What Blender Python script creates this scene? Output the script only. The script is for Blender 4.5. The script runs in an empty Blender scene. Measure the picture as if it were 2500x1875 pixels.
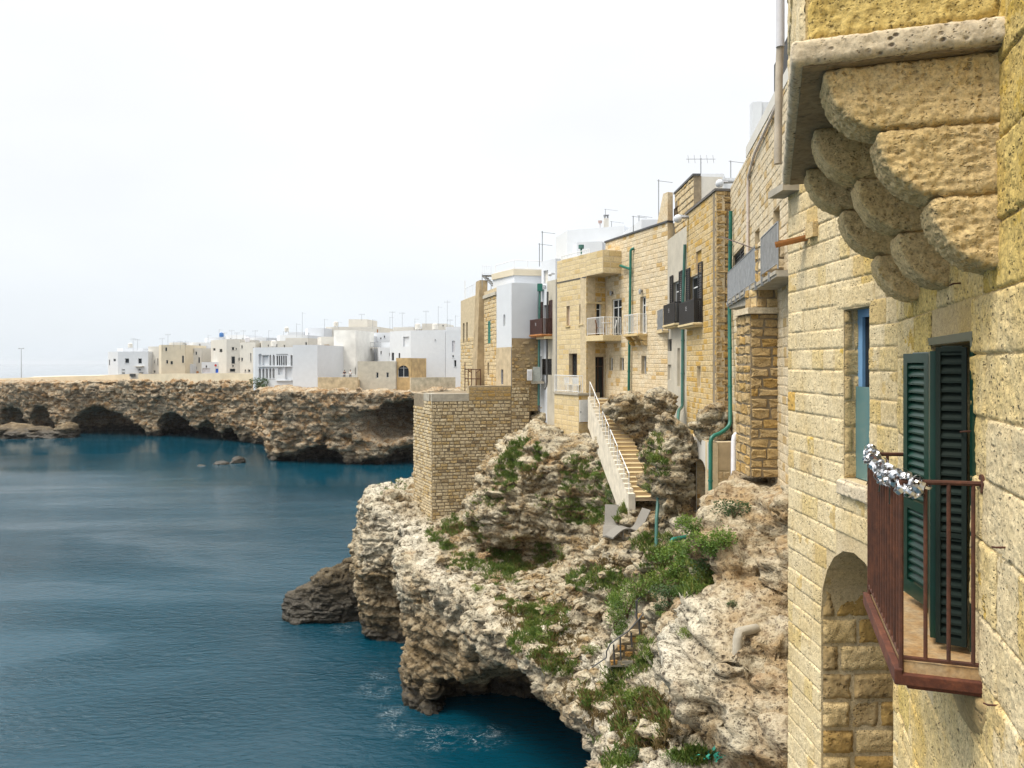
import bpy, bmesh, math, random
import numpy as np
import openvdb
from mathutils import Vector, Matrix
R = math.radians
SC = bpy.context.scene
COL = SC.collection
RND = random.Random(7)

# ------------------------------------------------------------------ camera
F = 1900.0          # focal length in pixels of the 2500 px wide photograph
H = 18.0            # eye height above the sea
cam_d = bpy.data.cameras.new('camera')
cam = bpy.data.objects.new('camera', cam_d)
COL.objects.link(cam)
cam_d.sensor_width = 36.0
cam_d.lens = 36.0 * F / 2500.0
cam_d.shift_y = -50.5 / 2500.0
cam_d.clip_start = 0.05
cam_d.clip_end = 40000.0
cam.location = (0, 0, H)
cam.rotation_euler = (R(90), 0, 0)
SC.camera = cam

# ------------------------------------------------------------------ sky: bright overcast
SUN_EL, SUN_AZ = R(60), R(-108)      # azimuth from +Y towards +X: the sun stands over the sea on the left, a little behind
W = bpy.data.worlds.new('World')
SC.world = W
W.use_nodes = True
nt = W.node_tree
nt.nodes.clear()
wo = nt.nodes.new('ShaderNodeOutputWorld')
bg = nt.nodes.new('ShaderNodeBackground')
bg.inputs['Strength'].default_value = 0.1
sky = nt.nodes.new('ShaderNodeTexSky')
sky.sky_type = 'NISHITA'
sky.sun_disc = False
sky.sun_elevation = SUN_EL
sky.sun_rotation = SUN_AZ
tc = nt.nodes.new('ShaderNodeTexCoord')
sep = nt.nodes.new('ShaderNodeSeparateXYZ')
nt.links.new(tc.outputs['Generated'], sep.inputs[0])
rmp = nt.nodes.new('ShaderNodeValToRGB')
e = rmp.color_ramp.elements
e[0].position = 0.0; e[0].color = (.330, .358, .385, 1)
e[1].position = 1.0; e[1].color = (1.0, 1.0, 1.0, 1)
for p, c in ((.035, (.350, .372, .394)), (.12, (.372, .385, .398)), (.28, (.388, .394, .400)), (.44, (.425, .427, .430)), (.56, (.68, .68, .68))):
    k = e.new(p); k.color = (*c, 1)
nt.links.new(sep.outputs['Z'], rmp.inputs[0])
ns = nt.nodes.new('ShaderNodeTexNoise')
ns.inputs['Scale'].default_value = 1.6
ns.inputs['Detail'].default_value = 5
ns.inputs['Roughness'].default_value = .45
mp = nt.nodes.new('ShaderNodeMapping')
mp.inputs['Scale'].default_value = (1, 1, 2.6)
nt.links.new(tc.outputs['Generated'], mp.inputs[0])
nt.links.new(mp.outputs[0], ns.inputs[0])
mr = nt.nodes.new('ShaderNodeMapRange')
mr.inputs['From Min'].default_value = .3
mr.inputs['From Max'].default_value = .7
mr.inputs['To Min'].default_value = 17.4
mr.inputs['To Max'].default_value = 20.4
nt.links.new(ns.outputs[0], mr.inputs[0])
mul = nt.nodes.new('ShaderNodeVectorMath'); mul.operation = 'SCALE'
nt.links.new(rmp.outputs[0], mul.inputs[0])
nt.links.new(mr.outputs[0], mul.inputs['Scale'])
mix = nt.nodes.new('ShaderNodeMix'); mix.data_type = 'RGBA'
mix.inputs[0].default_value = .93
nt.links.new(sky.outputs[0], mix.inputs[6])
nt.links.new(mul.outputs[0], mix.inputs[7])
nt.links.new(mix.outputs[2], bg.inputs[0])
nt.links.new(bg.outputs[0], wo.inputs[0])

sun_d = bpy.data.lights.new('sun', 'SUN')
sun_d.energy = 2.7
sun_d.angle = R(26)
sun_d.color = (1.0, .945, .84)
sun = bpy.data.objects.new('sun', sun_d)
COL.objects.link(sun)
sv = Vector((math.sin(SUN_AZ) * math.cos(SUN_EL), math.cos(SUN_AZ) * math.cos(SUN_EL), math.sin(SUN_EL)))
sun.rotation_euler = sv.to_track_quat('Z', 'Y').to_euler()
sun.location = (-30, -20, 60)

SC.view_settings.view_transform = 'Standard'
SC.view_settings.look = 'None'
SC.view_settings.exposure = 0.45
SC.view_settings.gamma = 1.0
SC.view_settings.use_curve_mapping = False
SC.render.engine = 'CYCLES'
SC.cycles.max_bounces = 5
SC.cycles.diffuse_bounces = 3
SC.cycles.glossy_bounces = 3
SC.cycles.transmission_bounces = 4
SC.cycles.volume_bounces = 0

# ------------------------------------------------------------------ picture -> place
def K(px): return (px - 1250.0) / F
def P(px, py, Y): return Vector((K(px) * Y, Y, H - (py - 887.0) / F * Y))
def Zat(py, Y): return H - (py - 887.0) / F * Y

# ------------------------------------------------------------------ vector noise
def _h(ix, iy, iz, s):
    n = (ix * 374761393 + iy * 668265263 + iz * 1274126177 + s * 974634777) & 0xffffffff
    n = ((n ^ (n >> 13)) * 1274126177) & 0xffffffff
    return n ^ (n >> 16)
def vnoise(p, seed=0):
    """smooth value noise, p (N,3) -> -1..1"""
    p = np.asarray(p, dtype=np.float32)
    i = np.floor(p).astype(np.int64)
    f = p - i
    f = f * f * f * (f * (f * 6 - 15) + 10)
    out = 0
    for dx in (0, 1):
        wx = f[:, 0] if dx else 1 - f[:, 0]
        for dy in (0, 1):
            wy = f[:, 1] if dy else 1 - f[:, 1]
            for dz in (0, 1):
                wz = f[:, 2] if dz else 1 - f[:, 2]
                v = (_h(i[:, 0] + dx, i[:, 1] + dy, i[:, 2] + dz, seed) & 0xffff).astype(np.float32) * (2 / 65535.0) - 1
                out = out + v * wx * wy * wz
    return out
def fbm(p, freq=1.0, octv=4, gain=.5, lac=2.03, seed=0, ridged=False):
    a, s, tot = 1.0, 0, 0
    for o in range(octv):
        n = vnoise(p * freq + 17.3 * o, seed + o)
        if ridged: n = 1 - 2 * np.abs(n)
        s = s + a * n; tot += a
        a *= gain; freq *= lac
    return s / tot
def cells(p, seed=0):
    """F1, F2 of a jittered cell pattern"""
    p = np.asarray(p, dtype=np.float32)
    i = np.floor(p).astype(np.int64)
    f1 = np.full(len(p), 9.0, np.float32); f2 = f1.copy()
    for dx in (-1, 0, 1):
        for dy in (-1, 0, 1):
            for dz in (-1, 0, 1):
                c = i + np.array((dx, dy, dz))
                h = _h(c[:, 0], c[:, 1], c[:, 2], seed)
                q = np.stack([(h & 1023), (h >> 10) & 1023, (h >> 20) & 1023], 1).astype(np.float32) / 1023.0
                d = np.sqrt((((c + q) - p) ** 2).sum(1)).astype(np.float32)
                f2 = np.where(d < f1, f1, np.minimum(f2, d))
                f1 = np.minimum(f1, d)
    return f1, f2
def blocks(p, seed=0):
    """constant random value of the nearest jittered cell"""
    p = np.asarray(p, dtype=np.float32)
    i = np.floor(p).astype(np.int64)
    f1 = np.full(len(p), 9.0, np.float32); val = np.zeros(len(p), np.float32)
    for dx in (-1, 0, 1):
        for dy in (-1, 0, 1):
            for dz in (-1, 0, 1):
                c = i + np.array((dx, dy, dz))
                h = _h(c[:, 0], c[:, 1], c[:, 2], seed)
                q = np.stack([(h & 1023), (h >> 10) & 1023, (h >> 20) & 1023], 1).astype(np.float32) / 1023.0
                d = np.sqrt((((c + q) - p) ** 2).sum(1)).astype(np.float32)
                k = d < f1
                f1 = np.where(k, d, f1); val = np.where(k, ((h >> 7) & 0xfff).astype(np.float32) / 2047.5 - 1, val)
    return val

# ------------------------------------------------------------------ objects
def tag(o, label=None, cat=None, group=None, kind=None):
    if label: o['label'] = label
    if cat: o['category'] = cat
    if group: o['group'] = group
    if kind: o['kind'] = kind
    return o
def thing(name, label, cat, loc=(0, 0, 0), group=None):
    o = bpy.data.objects.new(name, None)
    o.empty_display_size = .2
    COL.objects.link(o)
    o.location = loc
    return tag(o, label, cat, group)
_base = {}
def base_of(o):
    b = Vector((0, 0, 0))
    while o is not None:
        b = b + o.location
        o = o.parent
    return b
def link_mesh(name, me, parent=None, kind=None):
    o = bpy.data.objects.new(name, me)
    COL.objects.link(o)
    if parent is not None: o.parent = parent
    if kind: o['kind'] = kind
    return o
def np_mesh(name, v, f, mat=None, smooth=False):
    me = bpy.data.meshes.new(name)
    v = np.ascontiguousarray(v, dtype=np.float32); f = np.ascontiguousarray(f, dtype=np.int32)
    n = f.shape[1]
    me.vertices.add(len(v)); me.vertices.foreach_set('co', v.ravel())
    me.loops.add(f.size); me.loops.foreach_set('vertex_index', f.ravel())
    me.polygons.add(len(f))
    me.polygons.foreach_set('loop_start', np.arange(0, f.size, n, dtype=np.int32))
    me.update(calc_edges=True)
    me.validate()
    if smooth: me.polygons.foreach_set('use_smooth', np.ones(len(me.polygons), dtype=bool))
    if mat: me.materials.append(mat)
    return me
class MB:
    """collects boxes, tubes and polygons in world coordinates, builds one mesh object"""
    def __init__(s): s.v = []; s.f = []; s.r = []; s.mi = []; s.rv = 0.0; s.m = 0
    def poly(s, pts):
        b = len(s.v); s.v += [tuple(p) for p in pts]; s.f.append(tuple(range(b, b + len(pts)))); s.r.append(s.rv); s.mi.append(s.m)
    def mesh(s, pts, faces):
        b = len(s.v); s.v += [tuple(p) for p in pts]
        for f in faces: s.f.append(tuple(b + i for i in f)); s.r.append(s.rv); s.mi.append(s.m)
    def hexa(s, c):
        s.mesh(c, [(3, 2, 1, 0), (4, 5, 6, 7), (0, 1, 5, 4), (1, 2, 6, 5), (2, 3, 7, 6), (3, 0, 4, 7)])
    def box(s, x0, x1, y0, y1, z0, z1):
        s.hexa([(x0, y0, z0), (x1, y0, z0), (x1, y1, z0), (x0, y1, z0), (x0, y0, z1), (x1, y0, z1), (x1, y1, z1), (x0, y1, z1)])
    def prism(s, poly, z0, z1):
        n = len(poly); b = len(s.v)
        s.mesh([(p[0], p[1], z0) for p in poly] + [(p[0], p[1], z1) for p in poly],
               [tuple(range(n))[::-1], tuple(range(n, 2 * n))] + [(i, (i + 1) % n, n + (i + 1) % n, n + i) for i in range(n)])
    def tube(s, pts, r, n=8, cap=True):
        pts = [Vector(p) for p in pts]
        rr = r if isinstance(r, (list, tuple)) else [r] * len(pts)
        b = len(s.v); last = None
        for i, p in enumerate(pts):
            t = ((pts[min(i + 1, len(pts) - 1)] - p).normalized() + (p - pts[max(i - 1, 0)]).normalized())
            if t.length < 1e-6: t = Vector((0, 0, 1))
            t.normalize()
            a = last if last is not None else (Vector((0, 0, 1)) if abs(t.z) < .9 else Vector((1, 0, 0)))
            x = (a - t * a.dot(t))
            if x.length < 1e-5: x = t.orthogonal()
            x.normalize(); y = t.cross(x); last = x
            for k in range(n):
                an = 2 * math.pi * k / n
                s.v.append(tuple(p + x * (math.cos(an) * rr[i]) + y * (math.sin(an) * rr[i])))
        for i in range(len(pts) - 1):
            for k in range(n):
                s.f.append((b + i * n + k, b + i * n + (k + 1) % n, b + (i + 1) * n + (k + 1) % n, b + (i + 1) * n + k)); s.r.append(s.rv); s.mi.append(s.m)
        if cap:
            s.f.append(tuple(b + k for k in range(n))[::-1]); s.r.append(s.rv); s.mi.append(s.m)
            e0 = b + (len(pts) - 1) * n
            s.f.append(tuple(e0 + k for k in range(n))); s.r.append(s.rv); s.mi.append(s.m)
    def lathe(s, c, prof, n=16):
        c = Vector(c); b = len(s.v)
        for (r, z) in prof:
            for k in range(n):
                a = 2 * math.pi * k / n
                s.v.append((c.x + r * math.cos(a), c.y + r * math.sin(a), c.z + z))
        for i in range(len(prof) - 1):
            for k in range(n):
                s.f.append((b + i * n + k, b + i * n + (k + 1) % n, b + (i + 1) * n + (k + 1) % n, b + (i + 1) * n + k)); s.r.append(s.rv); s.mi.append(s.m)
    def build(s, name, mat, parent=None, smooth=False, kind=None, bevel=0):
        if not s.v: return None
        b = base_of(parent) if parent is not None else Vector((0, 0, 0))
        me = bpy.data.meshes.new(name)
        me.from_pydata([(x - b.x, y - b.y, z - b.z) for x, y, z in s.v], [], s.f)
        for m in (mat if isinstance(mat, (list, tuple)) else [mat]): me.materials.append(m)
        if any(s.mi): me.polygons.foreach_set('material_index', np.array(s.mi, dtype=np.int32))
        if any(s.r):
            at = me.attributes.new('rnd', 'FLOAT', 'FACE')
            at.data.foreach_set('value', np.array(s.r, dtype=np.float32))
        if smooth:
            me.polygons.foreach_set('use_smooth', np.ones(len(me.polygons), dtype=bool))
            me.set_sharp_from_angle(angle=R(38)) if hasattr(me, 'set_sharp_from_angle') else None
        me.update()
        o = link_mesh(name, me, parent, kind)
        if bevel:
            md = o.modifiers.new('bevel', 'BEVEL'); md.width = bevel; md.segments = 2; md.limit_method = 'ANGLE'
        return o

# ------------------------------------------------------------------ materials
class NM:
    """small node-tree writer"""
    def __init__(s, name, rough=.85):
        s.mat = bpy.data.materials.new(name); s.mat.use_nodes = True
        s.t = s.mat.node_tree; s.t.nodes.clear()
        s.out = s.n('ShaderNodeOutputMaterial'); s.b = s.n('ShaderNodeBsdfPrincipled')
        s.t.links.new(s.b.outputs[0], s.out.inputs[0])
        s.b.inputs['Roughness'].default_value = rough
        s.pos = s.n('ShaderNodeNewGeometry').outputs['Position']
    def n(s, k): return s.t.nodes.new(k)
    def l(s, a, b): s.t.links.new(a, b)
    def put(s, sock, v):
        if isinstance(v, bpy.types.NodeSocket): s.l(v, sock)
        elif isinstance(v, (tuple, list)) and len(v) == 3 and sock.type == 'RGBA': sock.default_value = (*v, 1)
        else: sock.default_value = v
    def map(s, scale=(1, 1, 1), src=None):
        m = s.n('ShaderNodeMapping'); m.inputs['Scale'].default_value = scale if isinstance(scale, (tuple, list)) else (scale,) * 3
        s.l(src or s.pos, m.inputs[0]); return m.outputs[0]
    def noise(s, scale, detail=4, rough=.55, src=None, dist=0):
        m = s.n('ShaderNodeTexNoise'); m.inputs['Scale'].default_value = scale; m.inputs['Detail'].default_value = detail
        m.inputs['Roughness'].default_value = rough; m.inputs['Distortion'].default_value = dist
        s.l(src or s.pos, m.inputs[0]); return m.outputs[0]
    def voro(s, scale, src=None, feature='F1', rand=1.0, out=0):
        m = s.n('ShaderNodeTexVoronoi'); m.feature = feature; m.inputs['Scale'].default_value = scale
        m.inputs['Randomness'].default_value = rand
        s.l(src or s.pos, m.inputs[0]); return m.outputs[out]
    def rng(s, v, a, b, c=0.0, d=1.0, smooth=False):
        m = s.n('ShaderNodeMapRange'); s.put(m.inputs[0], v)
        if smooth: m.interpolation_type = 'SMOOTHSTEP'
        for i, q in enumerate((a, b, c, d)): s.put(m.inputs[1 + i], q)
        return m.outputs[0]
    def m(s, op, a, b=None, c=None):
        m = s.n('ShaderNodeMath'); m.operation = op
        s.put(m.inputs[0], a)
        if b is not None: s.put(m.inputs[1], b)
        if c is not None: s.put(m.inputs[2], c)
        return m.outputs[0]
    def mix(s, f, a, b, mode='MIX'):
        m = s.n('ShaderNodeMix'); m.data_type = 'RGBA'; m.blend_type = mode
        s.put(m.inputs[0], f); s.put(m.inputs[6], a); s.put(m.inputs[7], b); return m.outputs[2]
    def ramp(s, f, stops):
        m = s.n('ShaderNodeValToRGB'); e = m.color_ramp.elements
        while len(e) > 1: e.remove(e[-1])
        e[0].position = stops[0][0]; e[0].color = (*stops[0][1], 1)
        for p, c in stops[1:]:
            k = e.new(p); k.color = (*c, 1)
        s.put(m.inputs[0], f); return m.outputs[0]
    def sep(s, v=None):
        m = s.n('ShaderNodeSeparateXYZ'); s.l(v or s.pos, m.inputs[0]); return m.outputs
    def attr(s, name):
        m = s.n('ShaderNodeAttribute'); m.attribute_name = name; return m.outputs['Fac']
    def rand(s):
        o = s.n('ShaderNodeObjectInfo').outputs['Random']
        return s.m('FRACT', s.m('ADD', o, s.attr('rnd')))
    def bump(s, h, strength=.5, dist=.02, prev=None):
        m = s.n('ShaderNodeBump'); m.inputs['Strength'].default_value = strength; m.inputs['Distance'].default_value = dist
        s.l(h, m.inputs['Height'])
        if prev: s.l(prev, m.inputs['Normal'])
        return m.outputs[0]
    def done(s, color=None, normal=None, rough=None):
        if color is not None: s.put(s.b.inputs['Base Color'], color)
        if normal is not None: s.l(normal, s.b.inputs['Normal'])
        if rough is not None: s.put(s.b.inputs['Roughness'], rough)
        return s.mat

def plain(name, c, rough=.6, metal=0.0, var=.12, scale=6.0, bump=.0):
    m = NM(name, rough)
    n = m.noise(scale, 5, .6)
    col = m.mix(m.rng(n, .3, .7), tuple(x * (1 - var) for x in c), tuple(min(1, x * (1 + var)) for x in c))
    m.b.inputs['Metallic'].default_value = metal
    return m.done(col, m.bump(m.noise(scale * 6, 4), bump, .01) if bump else None)

def stone_mat(name, pale, warm, dark, ochre_share=.3, pit=18.0, pit_amt=.5, bump=.6, bd=.02, stain=.25, stain_c=(.42, .27, .05), brown_share=.0, brown=(.25, .15, .06), wmix=.0, grain=.35):
    """limestone block: each block its own tone (random), grain, pits and stains"""
    m = NM(name, .92)
    r = m.rand()
    if wmix: r = m.m('ADD', m.m('MULTIPLY', r, 1 - wmix), m.m('MULTIPLY', m.rng(m.noise(1.7, 5, .65), .32, .68), wmix))
    base = m.ramp(r, [(0, tuple(x * .86 for x in pale)), (.25, pale), (max(.3, .98 - ochre_share - brown_share), tuple(x * 1.05 for x in pale)),
                      (max(.35, 1 - ochre_share - brown_share), warm), (max(.5, .97 - brown_share), tuple(x * .85 for x in warm)), (1.0, brown if brown_share else tuple(x * .8 for x in warm))])
    n1 = m.noise(2.2, 6, .6)
    n2 = m.noise(pit * .9, 5, .65)
    col = m.mix(m.rng(n1, .35, .7), base, m.mix(.5, base, warm))
    col = m.mix(m.m('MULTIPLY', m.rng(m.noise(.9, 6, .62), .50, .68), stain), col, stain_c)
    col = m.mix(m.rng(n2, .35, .62, .35, 0), col, dark)
    col = m.mix(1.0, col, m.ramp(m.noise(pit * 2.2, 4, .7), [(.28, (1 - grain,) * 3), (.5, (1, 1, 1)), (.72, (1 + grain * .5,) * 3)]), 'MULTIPLY')
    v = m.voro(pit, m.map((1, 1, 1.25)))
    pm = m.noise(pit * .35, 4, .6)
    pits = m.m('MULTIPLY', m.rng(v, .16, .36, 1, 0), m.rng(pm, .46, .62))
    v2 = m.voro(pit * 2.7)
    pits2 = m.m('MULTIPLY', m.rng(v2, .15, .35, 1, 0), m.rng(m.noise(pit * .8, 3), .5, .62))
    pp = m.m('MAXIMUM', pits, m.m('MULTIPLY', pits2, .8))
    col = m.mix(m.m('MULTIPLY', pp, pit_amt), col, tuple(x * .45 for x in dark))  # pit hollows darkened in the colour too, shade painted along with the bump
    hgt = m.m('SUBTRACT', m.m('ADD', m.m('MULTIPLY', n2, .7), m.m('MULTIPLY', n1, .5)), m.m('MULTIPLY', pp, .9))
    return m.done(col, m.bump(hgt, bump, bd))
# ------------------------------------------------------------------ rock: signed-distance solids turned into meshes
def rock_mat(name, fscale=1.0, wet=1.3, strata=.35, pale=(.55, .49, .39), ochre=(.36, .21, .08), red=(.30, .12, .04), grey=(.36, .33, .28), dark=(.05, .038, .026), tan=False):
    m = NM(name, .93)
    sx, sy, sz = m.sep()
    n0 = m.noise(.35 * fscale, 5, .6, m.map((1, 1, 1.5)))
    n1 = m.noise(1.1 * fscale, 7, .62, m.map((1, 1, 1.7)), .4)
    n2 = m.noise(5.5 * fscale, 6, .66, m.map((1, 1, 1.3)))
    n3 = m.noise(22 * fscale, 4, .6)
    col = m.mix(m.rng(n1, .40, .58), ochre, pale)
    col = m.mix(m.rng(n0, .52, .68), col, m.mix(m.rng(n2, .4, .6), grey, pale))
    col = m.mix(m.m('MULTIPLY', m.rng(m.noise(.8 * fscale, 5, .6, m.map((1.3, 1.3, .7))), .60, .70), .7), col, m.mix(m.rng(n2, .35, .65), red, ochre))
    at = m.attr('crest')                       # bleached upper rim
    col = m.mix(m.m('MULTIPLY', at, m.rng(n2, .3, .5, .4, 1)), col, (.60, .55, .44))
    # crevices and pits: their shade is painted into the colour
    col = m.mix(m.rng(n2, .37, .47, .8, 0), col, dark)
    v = m.voro(7 * fscale, m.map((1, 1, 1.2)))
    pit = m.m('MULTIPLY', m.rng(v, .14, .34, 1, 0), m.rng(n1, .42, .56, 1, 0))
    v2 = m.voro(20 * fscale)
    pit2 = m.m('MULTIPLY', m.rng(v2, .12, .34, 1, 0), m.rng(m.noise(3 * fscale, 3), .46, .58))
    pits = m.m('MAXIMUM', pit, m.m('MULTIPLY', pit2, .8))
    col = m.mix(m.m('MULTIPLY', pits, .8), col, dark)
    # layers
    w = m.n('ShaderNodeTexWave'); w.wave_type = 'BANDS'; w.bands_direction = 'Z'
    w.inputs['Scale'].default_value = .42 * fscale; w.inputs['Distortion'].default_value = 5.5; w.inputs['Detail'].default_value = 5; w.inputs['Detail Scale'].default_value = 1.6
    m.l(m.map((.18, .18, 1.6)), w.inputs[0])
    lay = m.rng(w.outputs['Fac'], .0, .3, 1, 0)
    steep = m.rng(m.sep(m.n('ShaderNodeNewGeometry').outputs['Normal'])[2], .35, .6, 1, 0)
    lay = m.m('MULTIPLY', m.m('MULTIPLY', lay, steep), strata)
    col = m.mix(lay, col, dark)
    col = m.mix(1.0, col, m.ramp(m.noise(13 * fscale, 5, .72), [(.30, (.42, .39, .34)), (.5, (1, 1, 1)), (.7, (1.18, 1.17, 1.15))]), 'MULTIPLY')
    if tan:
        k = m.m('MULTIPLY', m.rng(m.m('ADD', sy, m.m('MULTIPLY', n0, 6)), 24, 32, 1, 0), m.rng(sx, 4.0, 5.2))
        col = m.mix(m.m('MULTIPLY', k, m.rng(n1, .3, .6, .60, .15)), col, m.mix(m.rng(n2, .35, .6), (.34, .20, .08), (.46, .33, .18)))
    if tan:      # iron-stained, weed-brown lower cliff
        lz = m.m('ADD', sz, m.m('MULTIPLY', m.rng(n0, .3, .7, -1, 1), 1.5))
        col = m.mix(m.m('MULTIPLY', m.rng(lz, 3.0, 6.0, .95, 0), m.rng(n2, .3, .6, 1, .55)), col, m.mix(m.rng(n1, .38, .62), (.085, .060, .028), (.23, .145, .06)))
    # wet, algae-dark foot at the waterline
    wl = m.m('ADD', sz, m.m('MULTIPLY', m.rng(n1, .3, .7, -1, 1), .8))
    col = m.mix(m.rng(wl, wet * .25, wet * 1.5, .92, 0, True), col, (.030, .024, .014))
    hgt = m.m('ADD', m.m('MULTIPLY', n2, 1.0), m.m('MULTIPLY', n3, .35))
    hgt = m.m('SUBTRACT', hgt, m.m('MULTIPLY', pits, .8))
    hgt = m.m('SUBTRACT', hgt, m.m('MULTIPLY', lay, .8))
    rough = m.rng(wl, wet * .2, wet * .9, .35, .93)
    return m.done(col, m.bump(hgt, .9, .10 / fscale), rough)

def smin(a, b, k):
    h = np.clip(.5 + .5 * (b - a) / k, 0, 1)
    return b * (1 - h) + a * h - k * h * (1 - h)
def smax(a, b, k): return -smin(-a, -b, k)
def ell(p, c, r, rotz=0.0, tilt=0.0):
    d = p - np.array(c, np.float32)
    ca, sa = math.cos(rotz), math.sin(rotz)
    x = d[:, 0] * ca + d[:, 1] * sa; y = -d[:, 0] * sa + d[:, 1] * ca; z = d[:, 2]
    if tilt:
        ct, st = math.cos(tilt), math.sin(tilt)
        x, z = x * ct + z * st, -x * st + z * ct
    k = np.sqrt((x / r[0]) ** 2 + (y / r[1]) ** 2 + (z / r[2]) ** 2)
    return (k - 1) * min(r) * np.clip(1, .5, 1)
def poly_sd(p, poly):
    """signed distance in plan, negative inside"""
    x, y = p[:, 0], p[:, 1]
    d = np.full(len(p), 1e9, np.float32); ins = np.zeros(len(p), bool)
    n = len(poly)
    for i in range(n):
        ax, ay = poly[i]; bx, by = poly[(i + 1) % n]
        ex, ey = bx - ax, by - ay
        t = np.clip(((x - ax) * ex + (y - ay) * ey) / (ex * ex + ey * ey + 1e-9), 0, 1)
        d = np.minimum(d, (x - ax - t * ex) ** 2 + (y - ay - t * ey) ** 2)
        c = ((ay > y) != (by > y)) & (x < (bx - ax) * (y - ay) / (by - ay + 1e-12) + ax)
        ins ^= c
    d = np.sqrt(d)
    return np.where(ins, -d, d)
def interp(p, ctrl, power=4.2):
    """height from scattered control points (x, y, z)"""
    c = np.array(ctrl, np.float32)
    num = np.zeros(len(p), np.float32); den = num.copy()
    for x, y, z in c:
        w = 1.0 / (((p[:, 0] - x) ** 2 + (p[:, 1] - y) ** 2) ** (power / 2) + .01)
        num += w * z; den += w
    return num / den
def grid_pts(lo, hi, h):
    ax = [np.arange(lo[i], hi[i] + h * .5, h, dtype=np.float32) for i in range(3)]
    g = np.meshgrid(*ax, indexing='ij')
    return np.stack([a.ravel() for a in g], 1), tuple(len(a) for a in ax)
def solid(sdf, lo, hi, h):
    p, shp = grid_pts(lo, hi, h)
    v = np.empty(len(p), np.float32)
    for k in range(0, len(p), 400000): v[k:k + 400000] = sdf(p[k:k + 400000])
    a = v.reshape(shp).astype(np.float32)
    # close the outer border
    a[0] = np.maximum(a[0], h * .5); a[-1] = np.maximum(a[-1], h * .5); a[:, 0] = np.maximum(a[:, 0], h * .5)
    a[:, -1] = np.maximum(a[:, -1], h * .5); a[:, :, 0] = np.maximum(a[:, :, 0], h * .5); a[:, :, -1] = np.maximum(a[:, :, -1], h * .5)
    g = openvdb.FloatGrid(background=h * 3)
    g.copyFromArray(np.clip(a, -3 * h, 3 * h))
    pts, quads = g.convertToQuads(isovalue=0.0)
    pts = pts * h + np.array(lo, np.float32)
    return pts.astype(np.float32), quads.astype(np.int64)
def normals(v, f):
    a = v[f[:, 2]] - v[f[:, 0]]; b = v[f[:, 3]] - v[f[:, 1]]
    n = np.cross(a, b)
    out = np.zeros_like(v)
    for k in range(4): np.add.at(out, f[:, k], n)
    return out / (np.linalg.norm(out, axis=1, keepdims=True) + 1e-9)
def subdiv(v, f):
    """linear quad subdivision"""
    e = np.concatenate([f[:, [0, 1]], f[:, [1, 2]], f[:, [2, 3]], f[:, [3, 0]]])
    es = np.sort(e, 1); key = es[:, 0] * np.int64(len(v)) + es[:, 1]
    u, inv = np.unique(key, return_inverse=True)
    mid = (v[u // len(v)] + v[u % len(v)]) * .5
    cen = v[f].mean(1)
    nv, ne, nf = len(v), len(u), len(f)
    m = inv.reshape(4, nf) + nv
    c = np.arange(nf) + nv + ne
    q = [np.stack([f[:, k], m[k], c, m[k - 1]], 1) for k in range(4)]
    return np.concatenate([v, mid, cen]).astype(np.float32), np.concatenate(q)
def relax(v, f, it=1):
    for _ in range(it):
        s = np.zeros_like(v); c = np.zeros(len(v), np.float32)
        cen = v[f].mean(1)
        for k in range(4):
            np.add.at(s, f[:, k], cen); np.add.at(c, f[:, k], 1)
        v = .4 * v + .6 * s / c[:, None]
    return v
def rock_obj(name, sdf, lo, hi, h, mat, sub=1, disp=None, kind='structure', crest=None, keep=None):
    v, f = solid(sdf, lo, hi, h)
    v = relax(v, f, 1)
    if keep is not None:
        ok = keep(v)
        f = f[ok[f].all(1)]
        u, inv = np.unique(f, return_inverse=True)
        v = v[u]; f = inv.reshape(f.shape)
    for _ in range(sub): v, f = subdiv(v, f)
    n = normals(v, f)
    # orientation: the field grows outward
    e = .3 * h
    s = slice(0, len(v), max(1, len(v) // 3000))
    if (sdf(v[s] + n[s] * e) - sdf(v[s] - n[s] * e)).mean() < 0:
        f = f[:, ::-1]; n = -n
    v0 = v
    if disp is not None:
        d = disp(v, n)
        v = v + n * d[:, None]
    me = np_mesh(name, v, f, mat, True)
    if len(me.vertices) == len(v):
        if crest is not None:
            a = me.attributes.new('crest', 'FLOAT', 'POINT'); a.data.foreach_set('value', crest(v, n).astype(np.float32))
    o = link_mesh(name, me)
    if kind: o['kind'] = kind
    return o
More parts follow.
